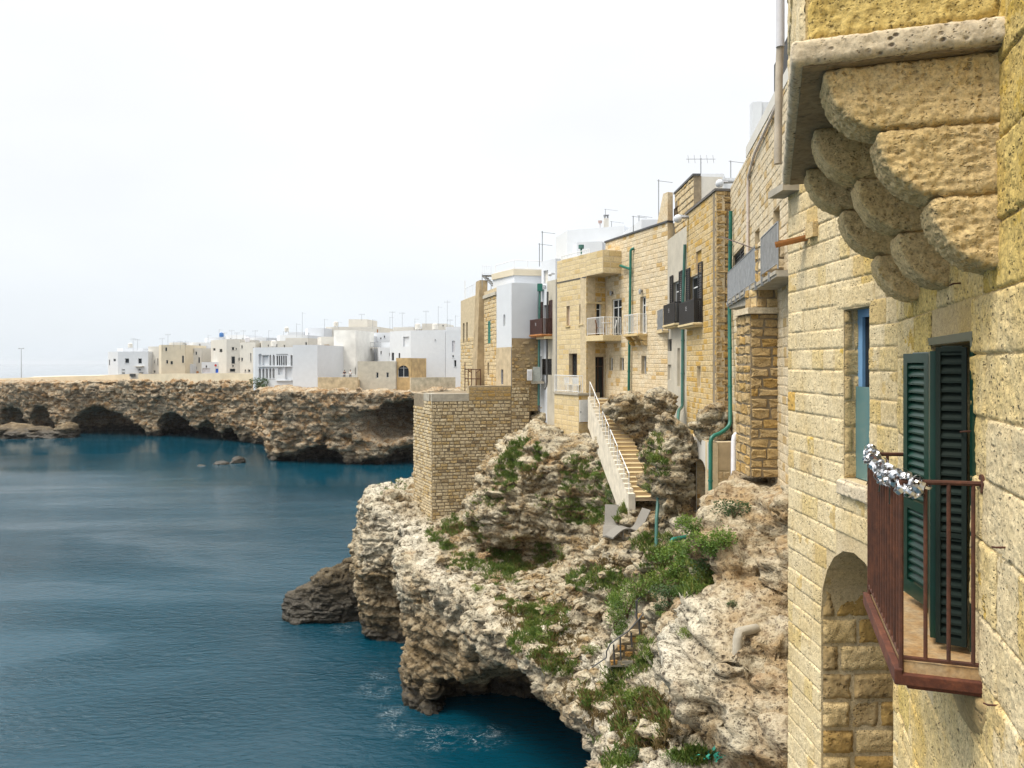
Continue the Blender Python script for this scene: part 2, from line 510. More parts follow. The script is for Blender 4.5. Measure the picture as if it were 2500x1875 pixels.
def craggy(scale, amp, zs=1.4, ledge=0.5, seed=3, blk=1.0):
    """displacement: fractured, bedded limestone with cracks and solution pits"""
    def d(v, n):
        q = v * np.array((1, 1, zs), np.float32) * scale
        wp = np.stack([vnoise(q * .9, 41), vnoise(q * .9, 42), vnoise(q * .9, 43)], 1)
        a = fbm(q, .9, 4, .55, seed=seed, ridged=True)
        steep = np.clip(1.35 - np.abs(n[:, 2]) * 1.5, 0, 1)
        # broken blocks: beds on the steep faces, slabs on the flats
        b1 = blocks(q * np.array((.55, .55, .8)) + .35 * wp, seed + 1)
        b0 = blocks(q * np.array((.24, .24, .42)) + .5 * wp, seed + 7)
        b2 = blocks(q * np.array((1.25, 1.25, 2.1)) + .30 * wp, seed + 2)
        f1, f2 = cells(q * .75 + .5 * wp, seed)
        crack = np.clip(1 - (f2 - f1) / .13, 0, 1)
        g1, g2 = cells(q * 2.6, seed + 5)
        pock = np.clip(1 - g1 / .40, 0, 1) * np.clip(vnoise(q * .5, seed + 9) * 1.3 + .25, 0, 1)
        zz = v[:, 2] * scale * 1.35 + 1.0 * fbm(v * np.array((.3, .3, .1), np.float32) * scale, 1, 3, seed=seed + 2)
        fr = zz - np.floor(zz)
        led = np.clip(1 - np.minimum(fr, 1 - fr) / .12, 0, 1)
        return amp * (.55 * a + blk * (1.15 * b0 + .75 * b1 + .42 * b2) * (.45 + .55 * steep) - 1.1 * crack * (.35 + .65 * steep) - 1.0 * pock - ledge * led * steep + .2)
    return d
M_ROCK = rock_mat('limestone_rock', pale=(.47, .41, .29), ochre=(.27, .185, .085), red=(.33, .155, .045), grey=(.33, .305, .245), tan=True)
M_FAR = rock_mat('far_limestone', .55, 1.6, .30, (.44, .36, .25), (.32, .19, .08), (.27, .12, .04), (.28, .24, .18))
M_ISLE = rock_mat('brown_islet', .6, 3.0, .3, (.24, .18, .10), (.17, .11, .045), (.14, .08, .03), (.15, .12, .08))
M_DARK = rock_mat('wet_rock', 1.0, 3.2, .5, (.15, .12, .075), (.11, .075, .03), (.09, .05, .02), (.10, .09, .07), (.02, .016, .012))

def T(px, py, Y): q = P(px, py, Y); return (q.x, q.y, q.z)
# plan and heights of the near headland
TOP = [T(1430, 1875, 24), T(1420, 1660, 28), T(1240, 1545, 32.5), T(1130, 1430, 38), T(1010, 1340, 44), T(1290, 1430, 38),
       T(1270, 1350, 44), T(1350, 1480, 35), T(1100, 1290, 47), T(1000, 1275, 50), T(1450, 1560, 30.5), T(1300, 1400, 41), T(1380, 1400, 39.5),
       T(950, 1215, 55), T(920, 1190, 58), T(985, 1175, 62), (-6, 68, 8.5), (-4, 80, 9), (-9.2, 52, 8.6), (-7.8, 51.5, 8.3), (-6.2, 46, 8.0),
       T(1510, 1312, 34), T(1455, 1335, 35), T(1560, 1290, 33), T(1420, 1390, 35.5), T(1480, 1385, 33), T(1520, 1440, 31.5),
       T(1650, 1380, 26.5), T(1690, 1262, 29.6), T(1780, 1262, 27), T(1600, 1500, 27), T(1565, 1480, 28), T(1500, 1620, 27), T(1440, 1690, 26.5),
       T(1700, 1450, 23), T(1800, 1400, 21.2), T(1900, 1300, 19), T(1920, 1130, 19), T(1850, 1130, 21.5), T(1700, 1600, 20.8), T(1800, 1600, 18.6),
       T(1900, 1600, 16.6), T(1900, 1750, 15), T(1650, 1690, 21.5), T(1790, 1870, 16.5), T(1560, 1700, 24), T(1500, 1800, 23), T(1600, 1870, 20), T(1700, 1875, 17.6),
       T(1590, 1225, 35.5), T(1575, 1130, 39), T(1540, 1010, 42.5), T(1610, 1010, 40), (7.4, 45, 15.6), (7.6, 41, 15.6), (9, 37, 15.4), (9.2, 31, 15.4), (9, 25, 15.5), (8, 21, 15.6), (7.0, 18, 15.5),
       T(1450, 1075, 45), T(1360, 1070, 45.6), T(1330, 1085, 46.5), T(1290, 1075, 49), (4, 52, 15.6), (0, 60, 15), (4, 60, 15.6), (8, 56, 16), (-3.5, 58, 14), (3, 70, 15.5), (-3, 70, 13), (10, 70, 15.5), (14, 40, 16), (14, 20, 15),
       (3.1, 36.3, 7.1), (2.9, 33.8, 7.2), (3.5, 31.2, 7.3), (3.75, 29.0, 7.35), (3.55, 26.6, 7.2), (3.9, 24.6, 7.4), (4.1, 22.6, 7.5), (3.5, 20.5, 7.2), (3.2, 22.3, 6.9), (2.8, 25.3, 6.8), (1.4, 33.2, 6.9), (2.7, 39.2, 7.0), (.6, 38.2, 7.0), (-1.0, 41.8, 7.2), (-2.8, 43.6, 7.4), (-3.6, 47, 7.9), (1.2, 36, 7.0), (2.0, 30.0, 6.8),
       (4.3, 36.6, 9.6), (4.3, 31.6, 9.9), (4.75, 29.6, 10.4), (4.8, 27.4, 10.2), (4.9, 25.0, 10.5), (4.9, 23.0, 10.8), (5.2, 28.6, 11.2), (6.0, 26.5, 11.9), (6.2, 24.0, 12.4), (5.1, 33.0, 10.3), (4.6, 34.6, 10.2),
       (6.0, 12.5, 11.5), (4.6, 12.5, 11.0), (3.6, 14, 9.5), (2.9, 17, 7.0), (9, 12, 13), (3.0, 9.5, 8.5), (5.2, 10, 11)]
COAST = [(2.25, 8), (2.3, 23), (2.25, 27), (1.2, 29.5), (-.1, 32.2), (-1.8, 34.8), (-3.1, 37.5), (-4.8, 39.4), (-6.1, 40.9), (-6.6, 44.2), (-6.9, 47.6), (-7.6, 49.6),
         (-9.3, 50.4), (-10.5, 53.5), (-10.6, 57), (-9.6, 61), (-8.6, 66), (-8, 80), (-3, 96), (30, 96), (30, 8)]
def land_sdf(p):
    wob = .8 * fbm(p * np.array((1, 1, .6), np.float32), .30, 3, seed=21)
    top = interp(p, TOP) + .22 * fbm(p * np.array((1, 1, 0), np.float32), .55, 4, seed=5, ridged=True)
    dt = (p[:, 2] - top) * .62
    z = p[:, 2]
    # the sea cliff: overhanging crown, hollowed middle, wider foot
    prof = .55 * np.clip((z - 3.0) / 3.2, -.6, 1) - .10 * np.clip(1 - np.abs(z - 1.0) / 1.6, 0, 1)
    dc = poly_sd(p, COAST) + .55 - prof * .9 + wob * .55
    d = smax(dt, dc, .35)
    # boulder-like knoll below the plinth
    k = ell(p, (1.7, 46.0, 9.3), (4.5, 3.7, 4.9), R(18))
    k = smin(k, ell(p, (4.0, 44.4, 9.8), (2.9, 3.0, 4.1)), 1.0)
    k = smin(k, ell(p, (-.9, 46.6, 8.2), (1.6, 2.2, 3.8)), .8)
    d = smin(d, k + .45 * fbm(p, .55, 3, seed=31), .5)
    d = smin(d, ell(p, (4.55, 33.4, 8.7), (1.15, 1.2, 1.5)), .3)          # pale boulder beside the loungers
    d = smin(d, ell(p, (5.35, 35.2, 10.1), (.75, 1.2, 1.5), R(20)), .25)   # rib behind the loungers
    d = smin(d, ell(p, (6.35, 31.4, 13.2), (1.0, 1.5, 3.0), R(10)), .5)    # rock beside the green pipe
    d = smin(d, ell(p, (8.0, 30.2, 15.6), (.95, .7, .9)), .3)              # rock over the annex
    d = smin(d, ell(p, (6.9, 35.5, 16.2), (.85, .7, .65)), .3)             # knob under the grey pipe
    d = smin(d, ell(p, (6.35, 40.3, 15.6), (1.5, 1.4, 1.05), R(-20)), .4)  # ochre outcrop at the stairs
    d = smin(d, ell(p, (5.5, 18.2, 10.5), (1.9, 3.4, 2.6), R(-12)), .8)    # swelling cliff on the right
    d = smin(d, ell(p, (6.3, 20.6, 13.2), (1.5, 2.4, 1.6), R(-12)), .7)
    d = smin(d, ell(p, (-8.6, 52.4, 4.2), (2.1, 2.6, 5.0)), .7)            # headland
    d = smin(d, ell(p, (-10.1, 56.5, 4.6), (1.3, 2.6, 4.0)), .6)
    # caves
    n3 = .35 * fbm(p, .6, 3, seed=77)
    d = smax(d, -(cavern(p, (-.9, 38.9), (4.6, 24.0), 3.5, 2.4, 5.4, 5.3) + n3), .3)
    d = smax(d, -(cavern(p, (3.6, 25.0), (5.2, 12.0), 2.6, 5.0, 5.0, 4.6) + n3), .3)
    cav = [((-6.75, 48.0, 2.6), (1.05, 3.6, 4.6), R(-14)), ((-6.1, 47.3, 3.5), (.9, 1.6, 3.4), R(-14)), ((1.0, 42.3, 7.5), (1.5, 1.4, 1.0), 0), ((-.2, 42.9, 7.4), (.9, 1.0, .7), 0),
           (T(1680, 1735, 17.6), (.75, 2.6, .62), R(-14)), (T(1735, 1800, 16.9), (.85, 2.8, .85), R(-14)), (T(1785, 1870, 16.0), (.6, 2.2, .8), R(-14)),
           ((6.4, 38.9, 14.6), (1.0, 1.1, 1.25), 0), ((7.3, 20.6, 13.2), (.9, .8, .9), 0), ((2.3, 35.6, 8.2), (.5, .6, .5), 0)]
    for c, r, a in cav:
        d = smax(d, -(ell(p, c, r, a) + n3 * min(1.0, min(r) / 1.6)), .25)
    d = d + .30 * fbm(p * np.array((1, 1, 1.2), np.float32), .75, 4, seed=9, ridged=True) * np.clip((2.0 - np.abs(d)) / 2.0, 0, 1)
    return d
def cavern(p, a, b, rad, r0, rm, r1):
    """long sea cave under the rim: plan capsule with an arched roof whose height runs r0 - rm - r1"""
    ax, ay = a; bx, by = b; ex, ey = bx - ax, by - ay
    t = np.clip(((p[:, 0] - ax) * ex + (p[:, 1] - ay) * ey) / (ex * ex + ey * ey), 0, 1)
    dp = np.sqrt((p[:, 0] - ax - t * ex) ** 2 + (p[:, 1] - ay - t * ey) ** 2) - rad
    roof = np.where(t < .5, r0 + (rm - r0) * np.sin(t * math.pi), rm + (r1 - rm) * (t - .5) * 2)
    return smax(dp, (p[:, 2] - roof + .10 * np.maximum(dp + rad, 0) ** 1.4) * .9, .5)
def land_crest(v, n):
    c = poly_sd(v, COAST)
    z = v[:, 2]
    near = np.clip(1 - np.abs(c + 1.0) / 2.0, 0, 1)
    return near * np.clip((z - 4.4) / 1.6, 0, 1) * np.clip(.75 + vnoise(v * .5, 4), 0, 1)
_t = __import__('time').time()
headland = rock_obj('rock_headland', land_sdf, (-13, 8.5, -1.0), (10.2, 64, 17.6), .18, M_ROCK, 1, craggy(1.15, .22, 1.4, .85), crest=land_crest,
                    keep=lambda v: (v[:, 1] - v[:, 0] * 1.2 > 4) & (v[:, 2] > -.7))
print('headland', len(headland.data.polygons), __import__('time').time() - _t)

# small dark rock off the headland
def islet_sdf(p):
    d = ell(p, (-12.6, 55.6, .6), (2.5, 2.2, 3.1), R(10))
    d = smin(d, ell(p, (-14.6, 55.3, .2), (2.0, 1.6, 1.7), R(-10)), .5)
    d = smin(d, ell(p, (-11.4, 56.4, .8), (1.4, 1.9, 3.4)), .5)
    return smax(d + .5 * fbm(p * np.array((1, 1, 1.8), np.float32), .6, 4, seed=12, ridged=True), -p[:, 2] - 1, .2)
isl = rock_obj('sea_rock', islet_sdf, (-18, 51, -1), (-8, 61, 5), .2, M_DARK, 1, craggy(1.2, .13, 1.9, .9), kind=None)
tag(isl, 'dark wet layered rock jutting into the sea in front of the headland', 'rock')

# far cliff with sea caves
FCOAST = [(-170, 260), (-150, 216), (-138, 208), (-122, 200), (-112, 196), (-104, 194.5), (-96, 192.5), (-88, 190), (-80, 186), (-72, 181), (-64, 176), (-57.5, 172),
          (-52.5, 164), (-49.5, 154), (-47.0, 145), (-44.5, 141), (-38, 138.5), (-32, 137), (-25, 136), (-18, 136.5), (-10, 141), (-4, 150), (10, 150), (40, 150), (60, 260)]
def far_sdf(p):
    z = p[:, 2]
    top = 13.3 + 1.0 * np.clip((p[:, 0] + 120) / 60, -2, .6) + .45 * fbm(p * np.array((1, 1, 0), np.float32), .12, 3, seed=61)
    top = np.where(p[:, 1] < 165, np.minimum(top, 13.2 + .3 * vnoise(p * np.array((.3, .3, 0), np.float32), 3)), top)
    c = poly_sd(p, FCOAST)
    over = 1.3 * np.clip((z - 5) / 6, -1, 1) - .8 * np.clip(1 - z / 2.2, 0, 1)
    zz = z * .55 + .9 * fbm(p * np.array((.08, .08, .05), np.float32), 1, 3, seed=64)
    fr = zz - np.floor(zz)
    led = np.clip(1 - np.abs(fr - .15) / .15, 0, 1) * .45
    dc = c + .4 - over * .8 + 1.7 * fbm(p * np.array((1, 1, .5), np.float32), .16, 4, seed=62, ridged=True) * .7 + led
    d = smax((z - top) * .7, dc, .7)
    n3 = .9 * fbm(p, .25, 3, seed=67)
    for cc, r, a in [((-103, 199, .3), (10.5, 13, 6.9), 0), ((-98, 198, .2), (8, 13, 4.6), 0), ((-81, 194, .3), (6.8, 16, 6.2), 0), ((-77.5, 191, .2), (5, 12, 3.8), 0), ((-133, 206, 1), (5.0, 11, 6.0), 0), ((-121.5, 201, 2.4), (3.6, 9, 5.0), 0),
                     ((-71.5, 184, 0), (3.8, 9, 4.0), 0), ((-65, 179.5, 0), (3.2, 9, 4.2), 0),
                     ((-15.5, 145, 8.2), (11, 17, 4.0), R(-8)), ((-21.5, 139.2, 7.2), (4.8, 11, 3.6), R(-20)), ((-9, 140, 6.5), (5, 8, 4.5), 0),
                     ((-34.5, 139.8, .0), (5.4, 9, 3.4), 0), ((-41, 141, -.2), (2.4, 6, 1.8), 0), ((-17, 138, .0), (6.2, 10, 4.2), 0), ((-25, 136, -.4), (3, 4, 1.9), 0),
                     ((-27.6, 136.2, 8.0), (1.6, 2.6, 1.0), 0), ((-23.2, 136, 8.0), (.8, 2.4, 1.0), 0), ((-33.2, 137.5, 4.7), (1.3, 2.6, .95), 0), ((-37.8, 138.4, 4.8), (1.3, 2.2, .8), 0), ((-29.7, 136.8, 4.9), (1.1, 2.2, .6), 0)]:
        d = smax(d, -(ell(p, cc, r, a) + n3 * min(1.0, r[2] / 3)), .5)
    return d
def far_keep(v): return (poly_sd(v, FCOAST) > -26) & (v[:, 2] > -.8)
_t = __import__('time').time()
far = rock_obj('far_cliff', far_sdf, (-168, 126, -1.2), (16, 236, 16.6), .52, M_FAR, 1, craggy(.55, .42, 1.2, .55, 14), keep=far_keep)
print('far', len(far.data.polygons), __import__('time').time() - _t)

def slab_sdf(p):
    d = ell(p, (-118.5, 189.5, .6), (11.5, 4.5, 2.6), R(2), R(-6))
    d = smin(d, ell(p, (-108.5, 190, 1.2), (3.2, 3, 2.6), 0, R(25)), .8)
    return smax(d + .7 * fbm(p * np.array((.6, 1, 2.0), np.float32), .45, 4, seed=13, ridged=True), -p[:, 2] - .8, .3)
slab = rock_obj('sea_rock', slab_sdf, (-132, 182, -.8), (-102, 197, 6), .4, M_ISLE, 1, craggy(.6, .2, 2.0, .9), kind=None)
tag(slab, 'long flat brown rock slab lying in front of the far sea caves', 'rock')
def skerry_sdf(p):
    d = ell(p, (-52.0, 139, -.1), (2.0, 1.6, .75)); d = smin(d, ell(p, (-54.6, 137, -.2), (1.3, 1.0, .5)), .3)
    d = smin(d, ell(p, (-49.8, 141, 0), (1.4, 1.4, 1.1)), .4)
    return d + .3 * fbm(p, .8, 3, seed=15, ridged=True)
sk = rock_obj('sea_rock', skerry_sdf, (-58, 134, -.6), (-46, 145, 2), .25, M_DARK, 1, craggy(1.0, .1), kind=None)
tag(sk, 'low dark skerry washed by white foam off the far headland', 'rock')

# plateau ground the far town stands on
mb = MB()
mb.prism([(-168, 275), (-146, 232), (-118, 214), (-96, 206), (-70, 194), (-52, 186), (-42, 160), (-30, 152), (-14, 155), (16, 158), (160, 200), (160, 420), (-140, 420)], 11.5, 13.45)
mb.build('plateau', plain('paving_pale', (.5, .45, .36), .9), kind='structure')
# ------------------------------------------------------------------ sea
def sea_mat():
    m = NM('sea_water', .06)
    m.b.inputs['IOR'].default_value = 1.33; m.b.inputs['Specular IOR Level'].default_value = .5
    sx, sy, sz = m.sep()
    # wind ripples: crests run across the view
    a = m.noise(.75, 3, .55, m.map((.42, 1.0, 1)), .6)
    b = m.noise(3.0, 5, .66, m.map((.55, 1.0, 1)), .4)
    c = m.noise(.13, 3, .5, m.map((.6, 1.3, 1)))
    ra = m.m('POWER', m.m('SUBTRACT', 1.0, m.m('ABSOLUTE', m.m('MULTIPLY_ADD', a, 4.0, -2.0))), 1.0)
    sl = m.rng(m.noise(.022, 5, .62, m.map((.55, 1.9, 1)), 1.6), .42, .60)        # calmer slicks
    far = m.rng(sy, 35, 130, 1.25, .09)
    amp = m.m('MULTIPLY', m.rng(sl, 0, 1, .30, 1.0), far)
    h = m.m('ADD', m.m('MULTIPLY', ra, .13), m.m('ADD', m.m('MULTIPLY', b, .36), m.m('MULTIPLY', c, .9)))
    bp = m.n('ShaderNodeBump'); bp.inputs['Distance'].default_value = .78
    m.l(h, bp.inputs['Height']); m.l(amp, bp.inputs['Strength'])
    deep = m.mix(m.rng(m.noise(.02, 3), .35, .65), (.0010, .031, .050), (.0016, .050, .080))
    # foam where the rocks break the swell
    fm = None
    for (x, y, r) in ((-7.3, 42.9, 1.7), (-6.4, 40.2, 1.3), (-5.4, 38.4, 1.6), (-3.4, 37.4, 1.9), (-1.4, 37.6, 1.9), (-7.6, 44.8, 1.1), (-11.5, 52.8, 1.4), (-53.0, 137, 4.5), (-49, 138.5, 3.5), (-118, 184.5, 5), (-104, 187, 4), (-70, 177.5, 5), (-58, 169, 3)):
        dx = m.m('SUBTRACT', sx, x); dy = m.m('SUBTRACT', sy, y)
        if y > 100: dy = m.m('MULTIPLY', dy, 2.2)
        d = m.m('SQRT', m.m('ADD', m.m('MULTIPLY', dx, dx), m.m('MULTIPLY', dy, dy)))
        k = m.rng(d, r * .15, r, 1, 0)
        fm = k if fm is None else m.m('MAXIMUM', fm, k)
    fn = m.noise(1.5, 7, .68, m.map((.8, 1.0, 1)), 1.6)
    lace = m.m('ABSOLUTE', m.m('SUBTRACT', fn, .5))
    foam = m.m('MULTIPLY', m.rng(lace, .0, .024, .36, 0), m.rng(fm, .15, .8))
    foam = m.m('MULTIPLY', foam, m.rng(m.noise(.9, 4, .6), .40, .60))
    foam = m.m('MAXIMUM', foam, m.m('MULTIPLY', m.rng(fn, .60, .70, 0, .7), m.rng(fm, .5, .95)))
    col = m.mix(foam, deep, (.72, .78, .80))
    return m.done(col, bp.outputs[0], m.rng(foam, 0, 1, .03, .6))
xs = np.concatenate([-np.geomspace(9000, 60, 24), np.linspace(-50, 40, 19), np.geomspace(60, 9000, 24)])
ys = np.concatenate([[-60, -20, 0], np.linspace(8, 240, 40), np.geomspace(260, 16000, 30)])
gx, gy = np.meshgrid(xs, ys, indexing='ij')
v = np.stack([gx.ravel(), gy.ravel(), np.zeros(gx.size)], 1)
nx, ny = len(xs), len(ys)
ii, jj = np.meshgrid(np.arange(nx - 1), np.arange(ny - 1), indexing='ij')
q = (ii * ny + jj).ravel()
f = np.stack([q, q + ny, q + ny + 1, q + 1], 1)
sea = link_mesh('sea', np_mesh('sea', v, f, sea_mat(), True)); sea['kind'] = 'structure'
# ------------------------------------------------------------------ masonry and facades
M_MORTAR = plain('lime_mortar', (.50, .405, .26), .95, var=.2, scale=5, bump=.3)
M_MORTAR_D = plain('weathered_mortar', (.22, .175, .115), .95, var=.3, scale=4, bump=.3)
M_PALE = stone_mat('pale_tufa', (.62, .51, .32), (.57, .37, .13), (.22, .15, .08), .12, 16, .45, .55, .02, .12)
M_FSTONE = stone_mat('cream_rubble', (.68, .585, .42), (.60, .40, .16), (.34, .25, .15), .06, 9, .35, .6, .03, .12)
M_DSTONE = stone_mat('ochre_tufa', (.60, .47, .26), (.58, .36, .085), (.16, .10, .045), .28, 9, .4, .6, .03, .30)
M_CREAM = stone_mat('smooth_cream_tufa', (.64, .525, .31), (.61, .46, .22), (.38, .27, .14), .2, 12, .15, .25, .01, .05)
M_BAST = stone_mat('bastion_stone', (.60, .50, .33), (.54, .39, .18), (.11, .08, .05), .22, 6, .5, .7, .04, .18, (.36, .27, .13), .08, (.16, .12, .08))
M_CSTONE = stone_mat('grey_cream_tufa', (.66, .57, .41), (.54, .38, .17), (.20, .14, .08), .14, 10, .4, .6, .03, .22)
M_BROWN = stone_mat('brown_shaded_tufa', (.44, .32, .16), (.46, .29, .09), (.13, .08, .035), .25, 11, .6, .8, .03, .2)  # browner stone; pier and corner face carry their shaded tone in this colour
M_WHITE = plain('white_limewash', (.57, .59, .615), .9, var=.035, scale=1.2, bump=.15)
M_WHITE2 = plain('warm_white_plaster', (.56, .535, .48), .9, var=.06, scale=1.0, bump=.15)
M_BEIGE = plain('beige_plaster', (.60, .53, .40), .9, var=.06, scale=.8, bump=.15)
M_GREYP = plain('grey_render', (.46, .42, .34), .93, var=.14, scale=1.2, bump=.25)
M_DARK_IN = plain('dark_interior', (.02, .017, .014), .9)
M_GLASS = plain('window_glass', (.018, .022, .025), .18, var=.2, scale=1.5)
for _n in M_GLASS.node_tree.nodes:
    if _n.type == 'BSDF_PRINCIPLED': _n.inputs['Specular IOR Level'].default_value = .22
M_FRAME = plain('white_frame', (.72, .72, .70), .5)
M_WOODF = plain('brown_frame', (.07, .035, .02), .55)
M_BLACK = plain('black_paint', (.015, .013, .013), .5, var=.3)
M_BROWNSH = plain('red_brown_shutter', (.06, .022, .015), .5, var=.3)
M_GREENSH = plain('teal_shutter', (.03, .18, .13), .5)
M_GREENP = plain('green_pipe', (.010, .125, .088), .38, var=.25, scale=3)
M_GREYPIPE = plain('grey_green_pipe', (.045, .135, .11), .45, var=.2, scale=3)
M_PVC = plain('grey_pvc', (.55, .54, .56), .4, var=.12, scale=3)
M_RAILW = plain('white_railing', (.70, .71, .71), .5)
M_RAILG = plain('galvanised_railing', (.26, .27, .28), .5, var=.2)
M_RAILD = plain('dark_railing', (.06, .06, .06), .5)
M_CONC = plain('concrete', (.36, .325, .26), .92, var=.22, scale=3, bump=.3)
M_TERRA = plain('terracotta', (.45, .19, .06), .8, var=.25, scale=5)
M_STEP = plain('sandstone_steps', (.50, .385, .25), .9, var=.14, scale=2, bump=.2)

class Fac:
    """a vertical plane seen from outside; u runs left to right"""
    def __init__(s, p0, p1):
        s.p0 = Vector(p0[:2]); s.p1 = Vector(p1[:2]); d = s.p1 - s.p0; s.L = d.length; s.e = d / s.L
        s.n = Vector((s.e.y, -s.e.x)); s.ang = math.atan2(s.e.y, s.e.x)
    def u(s, px):
        k = K(px)
        return (k * s.p0.y - s.p0.x) / (s.e.x - k * s.e.y)
    def Y(s, u): return s.p0.y + s.e.y * u
    def z(s, px, py): return Zat(py, s.Y(s.u(px)))
    def w(s, u, o, z):
        q = s.p0 + s.e * u + s.n * o
        return (q.x, q.y, z)
    def box(s, mb, u0, u1, o0, o1, z0, z1):
        mb.hexa([s.w(u0, o1, z0), s.w(u1, o1, z0), s.w(u1, o0, z0), s.w(u0, o0, z0), s.w(u0, o1, z1), s.w(u1, o1, z1), s.w(u1, o0, z1), s.w(u0, o0, z1)])
    def rect(s, px0, py0, px1, py1):
        """picture rectangle -> (u0, u1, z0, z1) on the plane (heights read at the left edge's and right edge's mean)"""
        u0, u1 = s.u(px0), s.u(px1); um = (px0 + px1) / 2
        return u0, u1, s.z(um, py1), s.z(um, py0)

def arc_pts(u0, u1, zs, rise, n=8):
    c, r = (u0 + u1) / 2, (u1 - u0) / 2
    return [(c - r * math.cos(math.pi * i / n), zs + rise * math.sin(math.pi * i / n)) for i in range(n + 1)]
def panel(mb, f, u0, u1, z0, z1, ops, off=0.0):
    """wall face with recessed openings (dicts u0 u1 z0 z1 d [arch])"""
    ops = [o for o in ops if o['u1'] > u0 and o['u0'] < u1 and o['z1'] > z0 and o['z0'] < z1]
    us = sorted({u0, u1} | {min(max(o[k], u0), u1) for o in ops for k in ('u0', 'u1')})
    zs = sorted({z0, z1} | {min(max(o[k], z0), z1) for o in ops for k in ('z0', 'z1')})
    for a, b in zip(us, us[1:]):
        if b - a < 1e-4: continue
        run = None
        for c, d in zip(zs, zs[1:]):
            um, zm = (a + b) / 2, (c + d) / 2
            hole = any(o['u0'] < um < o['u1'] and o['z0'] < zm < o['z1'] for o in ops)
            if hole:
                if run: mb.poly([f.w(a, off, run[0]), f.w(b, off, run[0]), f.w(b, off, run[1]), f.w(a, off, run[1])]); run = None
            else: run = (run[0], d) if run else (c, d)
        if run: mb.poly([f.w(a, off, run[0]), f.w(b, off, run[0]), f.w(b, off, run[1]), f.w(a, off, run[1])])
    for o in ops:
        a, b, c, d, dp = o['u0'], o['u1'], o['z0'], o['z1'], o['d']
        zt = d
        if o.get('arch'):
            rise = min(o['arch'], d - c); zt = d - rise
            ap = arc_pts(a, b, zt, rise, 10)
            mb.poly([f.w(a, off, d)] + [f.w(*[x, off, z][:1], off, z) for x, z in ap[:6]][::1])
            mb.poly([f.w(b, off, d)] + [f.w(x, off, z) for x, z in ap[5:]][::-1])
            for (x0, y0), (x1, y1) in zip(ap, ap[1:]):
                mb.poly([f.w(x0, off, y0), f.w(x1, off, y1), f.w(x1, off - dp, y1), f.w(x0, off - dp, y0)])
        else:
            mb.poly([f.w(a, off, d), f.w(b, off, d), f.w(b, off - dp, d), f.w(a, off - dp, d)])
        mb.poly([f.w(a, off, c), f.w(a, off - dp, c), f.w(b, off - dp, c), f.w(b, off, c)])
        mb.poly([f.w(a, off, c), f.w(a, off, zt), f.w(a, off - dp, zt), f.w(a, off - dp, c)])
        mb.poly([f.w(b, off, c), f.w(b, off - dp, c), f.w(b, off - dp, zt), f.w(b, off, zt)])

# unit stones: front towards -y, shared by all blocks
def _unit_stone(seed, rough):
    r = random.Random(seed)
    ring = []
    for i, (x, z) in enumerate([(-.5, -.5), (0, -.5), (.5, -.5), (.5, 0), (.5, .5), (0, .5), (-.5, .5), (-.5, 0)]):
        ring.append((x * (1 - r.random() * rough * .16), z * (1 - r.random() * rough * .28)))
    v = [(x, .0, z) for x, z in ring] + [(x, -.72 - r.random() * .1, z) for x, z in ring]
    v += [(x * .86, -1 + (r.random() - .5) * .5 * rough, z * .76) for x, z in ring] + [(r.uniform(-.15, .15), -1 + (r.random() - .6) * .5 * rough, r.uniform(-.15, .15))]
    f = []
    for k in range(8):
        j = (k + 1) % 8
        f += [(k, j, 8 + j, 8 + k), (8 + k, 8 + j, 16 + j, 16 + k), (16 + k, 16 + j, 24)]
    return v, f
STONES = {k: [_unit_stone(s * 13 + k, {0: .35, 1: .8, 2: 1.3}[k]) for s in range(8)] for k in (0, 1, 2)}
_stone_me = {}
def stone_mesh(mat, k, i):
    key = (mat.name, k, i)
    if key not in _stone_me:
        v, f = STONES[k][i]
        me = bpy.data.meshes.new('stone'); me.from_pydata(v, [], f); me.materials.append(mat); me.update()
        _stone_me[key] = me
    return _stone_me[key]
def courses(f, u0, u1, z0, z1, ops, ch, lr, gap=.012, rnd=None, top=None, bottom=None):
    """rows of stones that leave the openings free -> list of (uc, zc, w, h)"""
    rnd = rnd or RND
    out = []; z = z0
    while z < z1 - .04:
        h = ch * rnd.uniform(.86, 1.16)
        if z1 - z - h < ch * .35: h = z1 - z
        a, b = z, min(z + h, z1)
        cuts = sorted([(max(o['u0'], u0), min(o['u1'], u1)) for o in ops if o['z0'] < b - .03 and o['z1'] > a + .03 and o['u1'] > u0 and o['u0'] < u1])
        segs = []; c = u0
        for q0, q1 in cuts:
            if q0 > c: segs.append((c, q0))
            c = max(c, q1)
        if c < u1: segs.append((c, u1))
        for s0, s1 in segs:
            u = s0; first = True
            while u < s1 - .03:
                l = rnd.uniform(*lr) * (rnd.uniform(.35, 1) if first else 1); first = False
                if s1 - u - l < lr[0] * .5: l = s1 - u
                um = u + l / 2
                if (top is None or b < top(um) + .02) and (bottom is None or b > bottom(um)):
                    out.append((um, (a + b) / 2, l - gap, b - a - gap))
                u += l
        z += h
    return out
